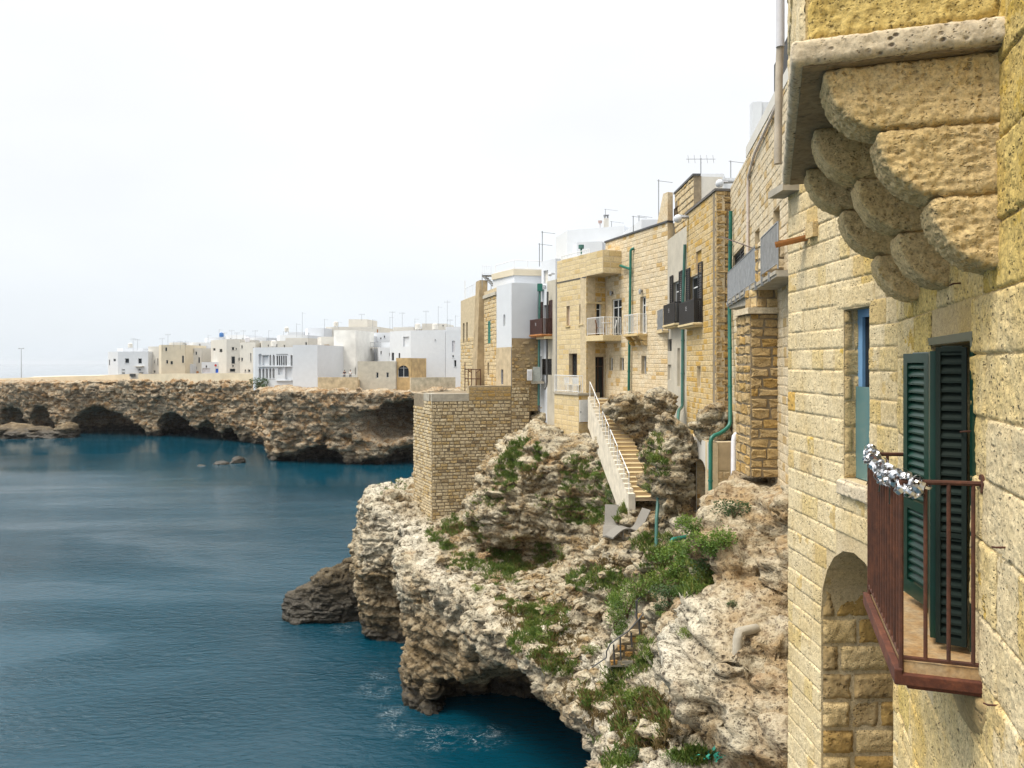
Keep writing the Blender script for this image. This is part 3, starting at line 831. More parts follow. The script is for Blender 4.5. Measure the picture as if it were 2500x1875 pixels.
def lay(root, f, lst, mat, rough=1, proud=.02, limit=300, sink=.03, off=0.0, rnd=None):
    """the stones that show largest become parts of their own; the rest one joined part"""
    rnd = rnd or RND
    lst = sorted(lst, key=lambda q: -q[2] * q[3] / max(1, f.Y(q[0])) ** 2)
    b = base_of(root)
    for k, (u, z, w, h) in enumerate(lst[:limit]):
        o = bpy.data.objects.new('stone', stone_mesh(mat, rough, rnd.randrange(8)))
        COL.objects.link(o); o.parent = root
        q = f.p0 + f.e * u + f.n * (off - sink)
        o.location = (q.x - b.x, q.y - b.y, z - b.z)
        o.rotation_euler = (0, 0, f.ang)
        o.scale = (w, sink + proud * rnd.uniform(.5, 1.4), h)
    if len(lst) > limit:
        mb = MB()
        for (u, z, w, h) in lst[limit:]:
            v, fc = STONES[rough][rnd.randrange(8)]
            t = sink + proud * rnd.uniform(.5, 1.4); mb.rv = rnd.random() + .001
            mb.mesh([f.w(u + x * w, off - sink - y * t, z + zz * h) for x, y, zz in v], fc)
        mb.build('small_stones', mat, root, kind='stuff')

def add_window(root, f, o):
    """frame, panes, shutters for an opening o (dict)"""
    u0, u1, z0, z1, d, k = o['u0'], o['u1'], o['z0'], o['z1'], o['d'], o['kind']
    w, h = u1 - u0, z1 - z0
    if k == 'none': return
    if k in ('glass', 'glassw', 'french', 'frenchd', 'door'):
        fm = M_FRAME if k in ('glassw', 'french') else M_WOODF
        t = min(.07, w * .14); mb = MB(); o0, o1 = -d + .005, -d + .06
        f.box(mb, u0, u0 + t, o0, o1, z0, z1); f.box(mb, u1 - t, u1, o0, o1, z0, z1)
        f.box(mb, u0 + t, u1 - t, o0, o1, z1 - t, z1); f.box(mb, u0 + t, u1 - t, o0, o1, z0, z0 + t)
        if w > .55: f.box(mb, (u0 + u1) / 2 - t * .5, (u0 + u1) / 2 + t * .5, o0, o1 - .006, z0 + t, z1 - t)
        if h > 1.6: f.box(mb, u0 + t, u1 - t, o0, o1 - .012, z1 - h * .24, z1 - h * .24 + t * .8)
        fr = mb.build('door' if k == 'door' else 'window', fm, root)
        mb = MB(); mb.poly([f.w(u0, -d + .03, z0), f.w(u1, -d + .03, z0), f.w(u1, -d + .03, z1), f.w(u0, -d + .03, z1)])
        mb.build('pane', M_GLASS, fr)
    elif k == 'dark':
        mb = MB(); t = min(.05, w * .12)
        mb.poly([f.w(u0, -d + .012, z0), f.w(u1, -d + .012, z0), f.w(u1, -d + .012, z1), f.w(u0, -d + .012, z1)])
        wn = mb.build('window', M_GLASS, root)
        if o.get('fr', True):
            mb = MB(); f.box(mb, u0, u0 + t, -d + .014, -d + .05, z0, z1); f.box(mb, u1 - t, u1, -d + .014, -d + .05, z0, z1); f.box(mb, u0 + t, u1 - t, -d + .014, -d + .05, z1 - t, z1)
            mb.build('frame', o.get('fm', M_WOODF), wn)
    elif k == 'blind':
        mb = MB(); mb.poly([f.w(u0, -d + .01, z0), f.w(u1, -d + .01, z0), f.w(u1, -d + .01, z1), f.w(u0, -d + .01, z1)])
        mb.build('blocked_window', o.get('fm', M_BEIGE), root)
    elif k == 'shut':
        mat = o.get('fm', M_BLACK); nl = 2 if w > .5 else 1
        for i in range(nl):
            louvre(root, lambda u, q, z: f.w(u, q - d, z), u0 + w * i / nl + .004, u0 + w * (i + 1) / nl - .004, z0, z1, mat, max(8, int(h / .11)))
def louvre(root, W, u0, u1, z0, z1, mat, n, t=.05, name='shutter'):
    mb = MB(); s = min(.07, (u1 - u0) * .16)
    def bx(a, b, o0, o1, c, d): mb.hexa([W(a, o1, c), W(b, o1, c), W(b, o0, c), W(a, o0, c), W(a, o1, d), W(b, o1, d), W(b, o0, d), W(a, o0, d)])
    bx(u0, u0 + s, 0, t, z0, z1); bx(u1 - s, u1, 0, t, z0, z1)
    bx(u0 + s, u1 - s, 0, t, z0, z0 + s * 1.6); bx(u0 + s, u1 - s, 0, t, z1 - s, z1)
    if z1 - z0 > 1.6: bx(u0 + s, u1 - s, 0, t, z0 + (z1 - z0) * .36, z0 + (z1 - z0) * .36 + s)
    sh = mb.build(name, mat, root)
    mb = MB(); hh = (z1 - z0) / n
    for i in range(n):
        a = z0 + hh * (i + .15)
        q = [W(u0 + s, t * .86, a), W(u1 - s, t * .86, a), W(u1 - s, t * .14, a + hh * .78), W(u0 + s, t * .14, a + hh * .78)]
        q2 = [(x, y, z + .012) for x, y, z in q]
        mb.hexa(q + q2)
    mb.build('louvres', mat, sh, kind='stuff' if n > 300 else None)
    return sh
def win(f, kind, px0, px1, py0, py1, d=.2, **kw):
    u0, u1, z0, z1 = f.rect(px0, py0, px1, py1)
    return dict(u0=u0, u1=u1, z0=z0, z1=z1, d=d, kind=kind, **kw)
def building(name, label, cat, facs, back, body_mat, loc=None, inset=.34, roof_z=None, group=None, z0=None, cap=None):
    """facs: list of dicts f, z0, z1, wins, mat, stones(dict)"""
    first = facs[0]['f']
    zb = min(q['z0'] for q in facs)
    root = thing(name, label, cat, (first.p0.x, first.p0.y, zb), group)
    bd = Vector(back).normalized() * inset
    pts = [facs[0]['f'].p0] + [q['f'].p1 for q in facs]
    poly = [p + bd for p in pts]
    poly += [poly[-1] + Vector(back), poly[0] + Vector(back)]
    mb = MB(); mb.prism([tuple(p) for p in poly], zb, roof_z or min(q['z1'] for q in facs) - .02)
    mb.build('body', body_mat, root)
    for q in facs:
        f = q['f']; ops = q.get('wins', [])
        mb = MB()
        panel(mb, f, 0, f.L, q['z0'], q['z1'], ops)
        # thickness at top and the two ends
        mb.poly([f.w(0, 0, q['z1']), f.w(f.L, 0, q['z1']), f.w(f.L, -inset, q['z1']), f.w(0, -inset, q['z1'])])
        mb.poly([f.w(0, 0, q['z0']), f.w(0, 0, q['z1']), f.w(0, -inset, q['z1']), f.w(0, -inset, q['z0'])])
        mb.poly([f.w(f.L, 0, q['z0']), f.w(f.L, -inset, q['z0']), f.w(f.L, -inset, q['z1']), f.w(f.L, 0, q['z1'])])
        mb.build('wall', q['mat'], root)
        for o in ops:
            # back of the opening
            mb = MB(); e = .004
            if o['kind'] != 'none':
                mb.poly([f.w(o['u0'] - e, -o['d'] - .001, o['z0'] - e), f.w(o['u1'] + e, -o['d'] - .001, o['z0'] - e), f.w(o['u1'] + e, -o['d'] - .001, o['z1'] + e), f.w(o['u0'] - e, -o['d'] - .001, o['z1'] + e)])
                o['_back'] = mb.build('window_back', M_DARK_IN, root) if o['kind'] in ('shut',) else None
            add_window(root, f, o)
            if o.get('sill'):
                mb = MB(); f.box(mb, o['u0'] - .08, o['u1'] + .08, -.05, .07, o['z0'] - .09, o['z0'] - .005); mb.build('sill', o['sill'], root)
        st = q.get('stones')
        if st:
            rects = st.get('rects') or [(0, f.L, q['z0'], q['z1'])]
            for (a, b, c, d) in rects:
                lst = courses(f, a, b, c, d, ops, st['ch'], st['lr'], st.get('gap', .012))
                lay(root, f, lst, st['mat'], st.get('rough', 1), st.get('proud', .015), st.get('limit', 300))
        if cap or q.get('cap'):
            mb = MB(); f.box(mb, -.05, f.L + .05, -.3, .07, q['z1'] + .003, q['z1'] + .10); mb.build('coping', q.get('cap') or cap, root)
    return root
def railing(root_or_none, pts, h, mat, gap=.11, r=.009, rail_r=.018, name='railing', label=None, posts=True, low=.08, bars=True):
    """top and bottom rail along pts with upright bars; each run one mesh"""
    mb = MB(); up = Vector((0, 0, 1))
    pts = [Vector(p) for p in pts]
    mb.tube([p + up * h for p in pts], rail_r, 6); mb.tube([p + up * low for p in pts], rail_r * .8, 6)
    for p in pts: mb.tube([p - up * .05, p + up * h], rail_r, 6)
    rl = mb.build(name, mat, root_or_none)
    if bars:
        mb = MB(); n_all = 0
        for a, b in zip(pts, pts[1:]):
            n = max(1, int((b - a).length / gap))
            for i in range(1, n):
                q = a.lerp(b, i / n); mb.tube([q + up * low, q + up * h], r, 4, False); n_all += 1
        mb.build('bars', mat, rl if root_or_none is None else rl)
    return rl
def pipe_thing(name, label, cat, pts, r, mat, clips=True, n=10, group=None):
    pts = [Vector(p) for p in pts]
    root = thing(name, label, cat, pts[-1], group)
    # soften the bends
    q = [pts[0]]
    for a, b, c in zip(pts, pts[1:], pts[2:]):
        k = min(r * 2.5, (b - a).length * .4, (c - b).length * .4)
        p0 = b + (a - b).normalized() * k; p1 = b + (c - b).normalized() * k
        q += [p0, p0.lerp(b, .6).lerp(p1, .25), p1]
    q.append(pts[-1])
    mb = MB(); mb.tube(q, r, n); mb.build('pipe', mat, root, True)
    if clips:
        mb = MB()
        for a, b in zip(pts, pts[1:]):
            L = (b - a).length
            for i in range(1, int(L / 1.6) + 1):
                c = a.lerp(b, i / (int(L / 1.6) + 1)); t = (b - a).normalized() * .035
                mb.tube([c - t, c + t], r * 1.22, n)
        mb.build('joint', mat, root, True)
    return root
# ------------------------------------------------------------------ the near house with the corbelled bay
M_LICH = stone_mat('lichen_tufa', (.70, .565, .31), (.62, .42, .09), (.16, .10, .045), .16, 26, .9, 1.0, .014, .85, (.58, .37, .045), wmix=.75, grain=.5)
M_NPALE = stone_mat('near_pale_tufa', (.72, .60, .375), (.64, .475, .21), (.22, .145, .07), .16, 28, .7, .9, .012, .40, (.52, .36, .11), wmix=.22, grain=.42)
M_CORB = stone_mat('corbel_tufa', (.66, .50, .26), (.60, .42, .15), (.14, .085, .036), .1, 30, .4, .9, .014, .2, (.42, .27, .07), wmix=.7, grain=.5)
M_YELLOW = stone_mat('yellow_lichen_stone', (.62, .47, .17), (.56, .39, .085), (.13, .085, .03), .3, 24, .8, 1.0, .016, .7, (.52, .33, .04), wmix=.7, grain=.55)
M_SLAB = stone_mat('slab_stone', (.68, .58, .42), (.56, .45, .29), (.09, .055, .03), .1, 22, .9, .9, .010, .15, wmix=.7)
M_SOFF = stone_mat('brown_soffit', (.34, .26, .16), (.24, .165, .09), (.06, .04, .022), .3, 12, .4, .8, .014, .3, (.10, .07, .04), wmix=.8)  # slab underside, a darker brown than the slab stone
M_NMORTAR = stone_mat('near_mortar', (.50, .385, .20), (.46, .32, .11), (.2, .13, .06), .2, 30, .4, .8, .010, .7, (.46, .30, .06), wmix=.8)
M_BMORTAR = stone_mat('near_pale_mortar', (.60, .49, .31), (.54, .40, .19), (.22, .15, .08), .2, 30, .4, .8, .010, .3, (.48, .33, .1), wmix=.8)
M_SMOR = plain('sand_mortar', (.42, .27, .095), .95, var=.2, scale=9, bump=.6)

def rough_front(name, f, u0, u1, z0, z1, mat, root, cell, proud=.02, amp=.008, seed=0, freq=22.0, edge=.03, off=0.0, skew=0.0):
    """one stone with a hand-rough face, dense enough for real pits"""
    nu = max(3, int((u1 - u0) / cell)); nv = max(3, int((z1 - z0) / cell))
    U, Z = np.meshgrid(np.linspace(0, 1, nu + 1), np.linspace(0, 1, nv + 1), indexing='ij')
    w, h = u1 - u0, z1 - z0
    du = np.minimum(U, 1 - U) * w; dz = np.minimum(Z, 1 - Z) * h
    q = np.stack([U.ravel() * w + u0 + seed * 7.1, np.full(U.size, seed * 3.3), Z.ravel() * h + z0], 1)
    wob = .55 + .45 * vnoise(q * 9, 5).reshape(U.shape)
    ed = np.minimum(du, dz)
    ed = ed - .35 * edge * np.clip(1.6 * vnoise(q * 16, 11).reshape(U.shape) + vnoise(q * 45, 12).reshape(U.shape), -.6, 1.4)
    rim = np.clip(ed / (edge * (.45 + .8 * wob)), 0, 1); rim = 1 - (1 - rim) ** 1.6
    a = fbm(q, freq * .28, 4, .6, seed=2).reshape(U.shape)
    b = fbm(q * np.array((1.2, 1, .75)), freq, 3, .6, seed=6, ridged=True).reshape(U.shape)
    g1, g2 = cells(q * freq * 1.25, 3)
    pit = np.clip(1 - g1 / .42, 0, 1).reshape(U.shape) * np.clip(vnoise(q * freq * .22, 8).reshape(U.shape) * 1.3 + .35, 0, 1)
    o = off - .003 + rim * (.006 + proud + amp * (1.3 * a + .8 * b - 1.6 * pit))
    x = f.p0.x + f.e.x * (u0 + U * w) + f.n.x * o
    y = f.p0.y + f.e.y * (u0 + U * w) + f.n.y * o
    z = z0 + Z * h + skew * (U - .5) * w
    bb = base_of(root)
    v = np.stack([x.ravel() - bb.x, y.ravel() - bb.y, z.ravel() - bb.z], 1)
    i, j = np.meshgrid(np.arange(nu), np.arange(nv), indexing='ij')
    k = (i * (nv + 1) + j).ravel()
    fc = np.stack([k, k + nv + 1, k + nv + 2, k + 1], 1)
    return link_mesh(name, np_mesh(name, v, fc, mat, True), root)
def rough_wall(root, f, lst, mats, cell, proud, amp, rnd, freq=22.0, edge=.03, off=0.0):
    for k, (u, z, w, h) in enumerate(lst):
        rough_front('stone', f, u - w / 2, u + w / 2, z - h / 2, z + h / 2, mats(u, z, rnd), root, cell, proud * rnd.uniform(.0, 2.4), amp, rnd.random() * 9, freq, edge, off)

d_ = Vector((.3147, .9492)); PA = Vector((2.468, 4.078))
def SA(s): return PA + d_ * s
fA = Fac(SA(2.80), SA(-4.6))
uA = lambda s: 2.80 - s
near = thing('stone_house', 'nearest yellow lichen-covered stone house with green shutters and corbelled bay', 'house', (SA(0).x, SA(0).y, H - 9))
rndA = random.Random(11)
opsA = [dict(u0=uA(1.36), u1=uA(.20), z0=H - 1.60, z1=H + .12, d=.28, kind='none')]
mb = MB(); panel(mb, fA, 0, fA.L, H - 9, H + 4.6, opsA)
mb.build('wall', M_NMORTAR, near)
mb = MB(); b0 = SA(2.80) + Vector((.9492, -.3147)) * .36; b1 = SA(-4.6) + Vector((.9492, -.3147)) * .36; bk = Vector((6, -2.0))
mb.prism([tuple(b0), tuple(b1), tuple(b1 + bk), tuple(b0 + bk)], H - 9, H + 4.6)
mb.build('body', M_GREYP, near)
def matA(u, z, r):
    q = np.array([[u * .9, 1.3, z * .8]])
    k = vnoise(q, 3)[0] + (.25 if u < 1.6 and z > H - .6 else 0) + (.2 if z > H + .8 else 0)
    return M_YELLOW if k > .30 else (M_LICH if k > -.45 else M_NPALE)
vis = courses(fA, 0.0, 4.3, H - 3.0, H + 2.4, opsA, .35, (.36, .78), .004, rndA)
rough_wall(near, fA, vis, matA, .0115, .006, .0085, rndA, 24, .013)
rest = courses(fA, 0, 4.3, H - 9, H - 3.0, [], .42, (.5, .9), .02, rndA) + courses(fA, 4.3, fA.L, H - 9, H + 4.6, [], .42, (.5, .9), .02, rndA)
lay(near, fA, rest, M_LICH, 1, .02)

# --- bay: slab, corbels, walls above
s0 = -.343
bay = near
def bay_pt(s, t, z): q = SA(s) + Vector((-.9492, .3147)) * t; return (q.x, q.y, z)
def dense_solid(name, sdf, lo, hi, h, mat, parent, fr, amp, freq, sub=0, pitty=1.0, seed=4):
    """sdf in local (s, t, z): along the wall, out of it, up"""
    v, f = solid(sdf, lo, hi, h)
    v = relax(v, f, 1)
    if sub: v, f = subdiv(v, f)
    n = normals(v, f); e = h * .3
    if (sdf(v[::7] + n[::7] * e) - sdf(v[::7] - n[::7] * e)).mean() < 0: f = f[:, ::-1]; n = -n
    q = v + seed * 5.7
    a = fbm(q * np.array((1, 1, 1.25)), freq * .3, 4, .6, seed=seed)
    r = fbm(q * np.array((.8, .8, 1.3)), freq * .8, 3, .6, seed=seed + 3, ridged=True)
    g1, g2 = cells(q * np.array((.75, .75, 1.35)) * freq + .9 * a[:, None], seed)
    pit = np.clip(1 - g1 / .48, 0, 1) * np.clip(vnoise(q * freq * .2, seed + 8) * 1.4 + .55, 0, 1)
    r2 = fbm(q * np.array((.7, .7, 1.5)), freq * 1.9, 2, .6, seed=seed + 6, ridged=True)
    v = v + n * (amp * (1.1 * a + 1.1 * r + .45 * r2 - 1.5 * pit * pitty))[:, None]
    b = base_of(parent)
    o_ = np.array((PA.x, PA.y)) + v[:, :1] * np.array((d_.x, d_.y)) + v[:, 1:2] * np.array((-.9492, .3147))
    w = np.stack([o_[:, 0] - b.x, o_[:, 1] - b.y, v[:, 2] - b.z], 1)
    return link_mesh(name, np_mesh(name, w, f[:, ::-1], mat, True), parent)
def rbox(p, lo, hi, r):
    c = (np.array(lo) + np.array(hi)) / 2; hh = (np.array(hi) - np.array(lo)) / 2 - r
    q = np.abs(p - c) - hh
    return (np.linalg.norm(np.maximum(q, 0), axis=1) + np.minimum(q.max(1), 0) - r).astype(np.float32)
slab_o = dense_solid('slab', lambda p: rbox(p, (s0 - .10, -.02, H + 1.524), (s0 + 2.75, .955, H + 1.64), .018), (s0 - .16, -.08, H + 1.46), (s0 + 2.82, 1.02, H + 1.7), .016, M_SLAB, near, None, .006, 30, 0)
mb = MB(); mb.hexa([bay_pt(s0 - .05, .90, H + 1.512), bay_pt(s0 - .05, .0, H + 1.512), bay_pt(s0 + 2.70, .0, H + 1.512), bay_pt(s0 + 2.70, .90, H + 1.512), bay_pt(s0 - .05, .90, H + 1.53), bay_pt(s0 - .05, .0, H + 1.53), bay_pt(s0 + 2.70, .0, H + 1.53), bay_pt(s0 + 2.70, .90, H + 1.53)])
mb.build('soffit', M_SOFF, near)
TIERS = [(.79, H + 1.180, H + 1.510), (.54, H + .828, H + 1.168), (.30, H + .470, H + .816)]
for ci, sc in enumerate((s0, s0 + 1.07, s0 + 2.14)):
    cb = thing('tmp', '', '', (0, 0, 0)); bpy.data.objects.remove(cb)
    mb = MB()
    for t_, z_a, z_b in ((.72, 1.16, 1.51), (.47, .80, 1.20), (.23, .50, .85)):
        mb.hexa([bay_pt(sc + .035, t_ - .12, H + z_a + (.12 if t_ < .5 else .05)), bay_pt(sc + .295, t_ - .12, H + z_a + (.12 if t_ < .5 else .05)), bay_pt(sc + .295, -.05, H + z_a + .02), bay_pt(sc + .035, -.05, H + z_a + .02),
                 bay_pt(sc + .02, t_ - .02, H + z_b), bay_pt(sc + .31, t_ - .02, H + z_b), bay_pt(sc + .31, -.05, H + z_b), bay_pt(sc + .02, -.05, H + z_b)])
    corb = mb.build('corbel', M_SMOR, near)
    for ti, (t, za, zb) in enumerate(TIERS):
        def sdf(p, t=t, za=za, zb=zb, sc=sc, ti=ti):
            hgt = zb - za; rr = hgt * .96
            d2 = np.stack([p[:, 1] - (t - rr), p[:, 2] - zb], 1)
            # quarter-round nose: below zb and beyond t-rr
            nose = np.linalg.norm(np.stack([np.maximum(d2[:, 0], 0), np.minimum(d2[:, 1] + .0, 0) * (rr / hgt)], 1), axis=1) - rr
            box = rbox(p, (sc, -.03, za), (sc + .33, t, zb), .03)
            return np.maximum(box, nose).astype(np.float32)
        hh = .0095 if ci == 0 else .013
        o = dense_solid('stone', sdf, (sc - .05, -.08, za - .05), (sc + .38, t + .06, zb + .05), hh, M_CORB, corb, None, .0105 if ci == 0 else .009, 26, 0, 1.0, 3 + ci * 3 + ti)
        mb = MB()
        if ti < 2:
            mb2 = MB()
# bay walls above the slab (side face towards the camera, front face over the sea)
fS = Fac(bay_pt(s0, .885, 0), bay_pt(s0, 0, 0))
fF = Fac(bay_pt(s0 + 2.68, .885, 0), bay_pt(s0, .885, 0))
mb = MB(); mb.prism([bay_pt(s0, .885, 0)[:2], bay_pt(s0, .0, 0)[:2], bay_pt(s0 + 2.68, 0, 0)[:2], bay_pt(s0 + 2.68, .885, 0)[:2]], H + 1.642, H + 4.6)
mb.build('bay_wall', M_NMORTAR, near)
rndB = random.Random(5)
for z in (H + 1.66, H + 2.2, H + 2.75, H + 3.3, H + 3.9):
    rough_front('stone', fS, .01, fS.L - .01, z, z + .52, M_YELLOW, near, .012, .012, .009, rndB.random() * 9, 24, .03)
lst = courses(fF, 0, fF.L, H + 1.66, H + 4.6, [], .45, (.5, .8), .015, rndB)
rough_wall(near, fF, lst, lambda u, z, r: M_NPALE, .022, .014, .007, rndB)

# --- green shutters
M_SHUT = plain('green_shutter_paint', (.003, .034, .021), .35, var=.25, scale=4)
M_SHUTD = plain('shaded_green_louvre', (.003, .012, .008), .85, var=.25, scale=4)  # darker copy of the shutter green: shade of leaf and doorway painted in
def leaf(p0, p1, z0, z1, mat, n, name, label=None):
    g = Fac(p0, p1)
    o = louvre(near, lambda u, q, z: g.w(u, q, z), 0, g.L, z0, z1, mat, n, .045, name)
    if label: o['label'] = label
    return o
a0 = P(2222, 0, 5.3); a1 = P(2284, 0, 4.92)
leaf(a0, a1, H - 1.55, H + .065, M_SHUT, 30, 'shutter', 'bright green louvred leaf folded against the wall')
c0 = P(2287, 0, 4.42); c1 = P(2362, 0, 4.33)
leaf(c0, c1, H - 1.57, H + .09, M_SHUTD, 32, 'shutter', 'shade-darkened green louvred leaf standing nearest the camera')
mb = MB(); g = Fac(P(2284, 0, 4.9), P(2290, 0, 4.44))
mb.hexa([g.w(0, .04, H - 1.57), g.w(g.L, .04, H - 1.57), g.w(g.L, 0, H - 1.57), g.w(0, 0, H - 1.57), g.w(0, .04, H + .07), g.w(g.L, .04, H + .07), g.w(g.L, 0, H + .07), g.w(0, 0, H + .07)])
mb.build('shutter', M_SHUT, near)
mb = MB(); fA.box(mb, uA(1.40), uA(.15), -.03, .018, H + .125, H + .175); fA.box(mb, uA(.20), uA(.14), -.03, .018, H - 1.58, H + .125)
mb.build('door_frame', M_SHUT, near)
mb = MB(); mb.poly([fA.w(uA(1.38), -.26, H - 1.6), fA.w(uA(.18), -.26, H - 1.6), fA.w(uA(.18), -.26, H + .14), fA.w(uA(1.38), -.26, H + .14)])
mb.build('door', M_SHUTD, near)

# --- rusty balcony
def rust_mat(name, c1, c2, c3):
    m = NM(name, .85)
    n = m.noise(7, 6, .65); n2 = m.noise(40, 4, .6)
    col = m.ramp(n, [(.3, c1), (.5, c2), (.68, c3)])
    col = m.mix(m.rng(n2, .35, .65, .35, 0), col, (.03, .012, .008))
    return m.done(col, m.bump(n2, .6, .004))
M_RUST = rust_mat('rusty_iron', (.045, .018, .011), (.085, .030, .015), (.13, .045, .02))
M_RUSTR = rust_mat('red_rust_angle', (.055, .016, .009), (.105, .030, .014), (.19, .06, .025))
M_TILE = rust_mat('stained_balcony_floor', (.42, .22, .07), (.50, .33, .16), (.52, .40, .25))
balc = thing('balcony', 'rusty iron balcony with silver ribbons in front of the green shutters', 'balcony', bay_pt(.65, 0, H - 1.66))
C0 = Vector(bay_pt(0, .388, 0)[:2])           # near outer corner
def bp(s, t, z): return bay_pt(s, t, z)
S1 = 1.42
mb = MB()
mb.hexa([bp(0, .375, H - 1.665), bp(0, 0.005, H - 1.665), bp(S1, 0.005, H - 1.665), bp(S1, .375, H - 1.665), bp(0, .375, H - 1.61), bp(0, .005, H - 1.61), bp(S1, .005, H - 1.61), bp(S1, .375, H - 1.61)])
mb.build('floor', M_TILE, balc)
mb = MB()
for a, b in (((-.012, .40), (-.012, .0)), ((S1 + .012, .40), (S1 + .012, 0.0))):
    for (z0, z1, w) in ((H - 1.725, H - 1.665, .045), ):
        s = a[0]; mb.hexa([bp(s - w / 2, .40, z0), bp(s - w / 2, .0, z0), bp(s + w / 2, .0, z0), bp(s + w / 2, .40, z0), bp(s - w / 2, .40, z1), bp(s - w / 2, 0, z1), bp(s + w / 2, 0, z1), bp(s + w / 2, .40, z1)])
mb.hexa([bp(-.035, .425, H - 1.725), bp(-.035, .385, H - 1.725), bp(S1 + .035, .385, H - 1.725), bp(S1 + .035, .425, H - 1.725), bp(-.035, .425, H - 1.64), bp(-.035, .385, H - 1.64), bp(S1 + .035, .385, H - 1.64), bp(S1 + .035, .425, H - 1.64)])
mb.hexa([bp(-.02, .36, H - 1.745), bp(-.02, .01, H - 1.745), bp(S1, .01, H - 1.745), bp(S1, .36, H - 1.745), bp(-.02, .38, H - 1.667), bp(-.02, .01, H - 1.667), bp(S1, .01, H - 1.667), bp(S1, .38, H - 1.667)])
mb.build('frame', M_RUSTR, balc, bevel=.006)
zt, zl = H - .637, H - 1.585
mb = MB(); mb.tube([bp(0, .005, zt + .005), bp(0, .388, zt), bp(S1, .388, zt - .01), bp(S1, .005, zt)], .0135, 8); mb.tube([bp(0, -.005, zt + .005), bp(0, .012, zt + .005)], .05, 10)
mb.tube([bp(S1, -.005, zt), bp(S1, .012, zt)], .05, 10)
mb.build('handrail', M_RUST, balc)
mb = MB(); mb.tube([bp(0, .005, zl), bp(0, .388, zl), bp(S1, .388, zl), bp(S1, .005, zl)], .012, 6)
mb.build('lower_rail', M_RUST, balc)
NB = 13
for i in range(NB + 1):
    s = S1 * i / NB; r = .0105 if 0 < i < NB else .013
    mb = MB(); mb.tube([bp(s, .388, zl - (.06 if i in (0, NB) else 0)), bp(s + .003 * math.sin(i * 5), .388, (zl + zt) / 2), bp(s, .388, zt)], r, 8); mb.build('bar', M_RUST, balc)
for k, t in enumerate((.27, .16, .045)):
    for s in (0, S1):
        mb = MB(); mb.tube([bp(s, t, zl), bp(s, t, zt)], .0105, 8); mb.build('bar', M_RUST, balc)
M_SOFF2 = stone_mat('brown_half_arch', (.42, .31, .15), (.34, .22, .07), (.12, .08, .04), .3, 18, .4, .8, .012, .5, (.40, .25, .04), wmix=.8)
# flat half-round plaster arch under the balcony, coloured dark brown
def half_arch(p): return np.maximum(ell(p, (.35, -.06, H - 1.72), (.52, .13, .36)), p[:, 2] - (H - 1.75)).astype(np.float32)
bo = dense_solid('bracket', half_arch, (-.35, -.03, H - 2.2), (1.05, .32, H - 1.73), .02, M_SOFF2, balc, None, .006, 14)

# --- silver ribbons tied along the rail
m = NM('silver_ribbon', .32); m.b.inputs['Metallic'].default_value = 1.0
M_SILV = m.done(m.mix(m.noise(30, 3), (.62, .63, .65), (.86, .86, .87)))
rib = thing('ribbon_garland', 'bunch of curled silver gift ribbons tied along the rusty balcony rail', 'ribbon', bp(.3, .388, zt))
rr = random.Random(3)
me_b = []
for q in range(6):
    mb = MB()
    for k in range(4):
        a0 = rr.uniform(0, 6.28); ax = Vector((rr.uniform(-1, 1), rr.uniform(-1, 1), rr.uniform(-1, 1))).normalized(); x = ax.orthogonal().normalized(); y = ax.cross(x)
        R_ = rr.uniform(.016, .030); wd = rr.uniform(.006, .011); tot = rr.uniform(4.0, 6.6); off = Vector((rr.uniform(-.02, .02), rr.uniform(-.02, .02), rr.uniform(-.02, .02)))
        pr = None
        for i in range(10):
            an = a0 + tot * i / 9; c = off + (x * math.cos(an) + y * math.sin(an)) * R_ * (1 + .05 * i)
            cur = (c - ax * wd, c + ax * wd)
            if pr: mb.poly([pr[0], pr[1], cur[1], cur[0]])
            pr = cur
    b_ = mb.build('bow', M_SILV); bpy.data.objects.remove(b_) if False else None
    me_b.append(b_.data); bpy.data.objects.remove(b_)
path = [bp(S1, .30, zt + .01), bp(S1 - .05, .392, zt), bp(.9, .395, zt - .03), bp(.5, .395, zt - .02), bp(.12, .395, zt), bp(.0, .36, zt - .0), bp(0, .27, zt)]
path = [Vector(p) for p in path]
bb = base_of(rib)
for i in range(46):
    t = rr.random() ** .8 * (len(path) - 1.001); k = int(t); c = path[k].lerp(path[k + 1], t - k)
    o = bpy.data.objects.new('bow', me_b[rr.randrange(6)]); COL.objects.link(o); o.parent = rib
    o.location = c - bb + Vector((rr.uniform(-.025, .025), rr.uniform(-.025, .025), rr.uniform(-.05, .035)))
    o.rotation_euler = [rr.uniform(0, 6.28) for _ in range(3)]; s = rr.uniform(.75, 1.25); o.scale = (s, s, s)
for k in range(7):
    mb = MB(); a = path[1].lerp(path[4], rr.random()); pr = None
    L = rr.uniform(.08, .24); sw = rr.uniform(-.06, .06)
    for i in range(9):
        t = i / 8; c = a + Vector((sw * t, -.02 - .02 * t, -L * t + .03 * math.sin(t * 6))); cur = (c - Vector((.004, .002, 0)), c + Vector((.004, .002, 0)))
        if pr: mb.poly([pr[0], pr[1], cur[1], cur[0]])
        pr = cur
    mb.build('ribbon_tail', M_SILV, rib)

# --- iron nails in the wall
for k, (px, py) in enumerate(((2378, 1052), (2462, 1336), (2440, 1722), (2350, 690))):
    s_ = uA(0); f = fA; u = f.u(px); z = f.z(px, py)
    mb = MB(); mb.tube([f.w(u, -.02, z), f.w(u, .05, z - .005), f.w(u - .03, .06, z - .01)], .005, 6); mb.build('nail', M_RUST, near)

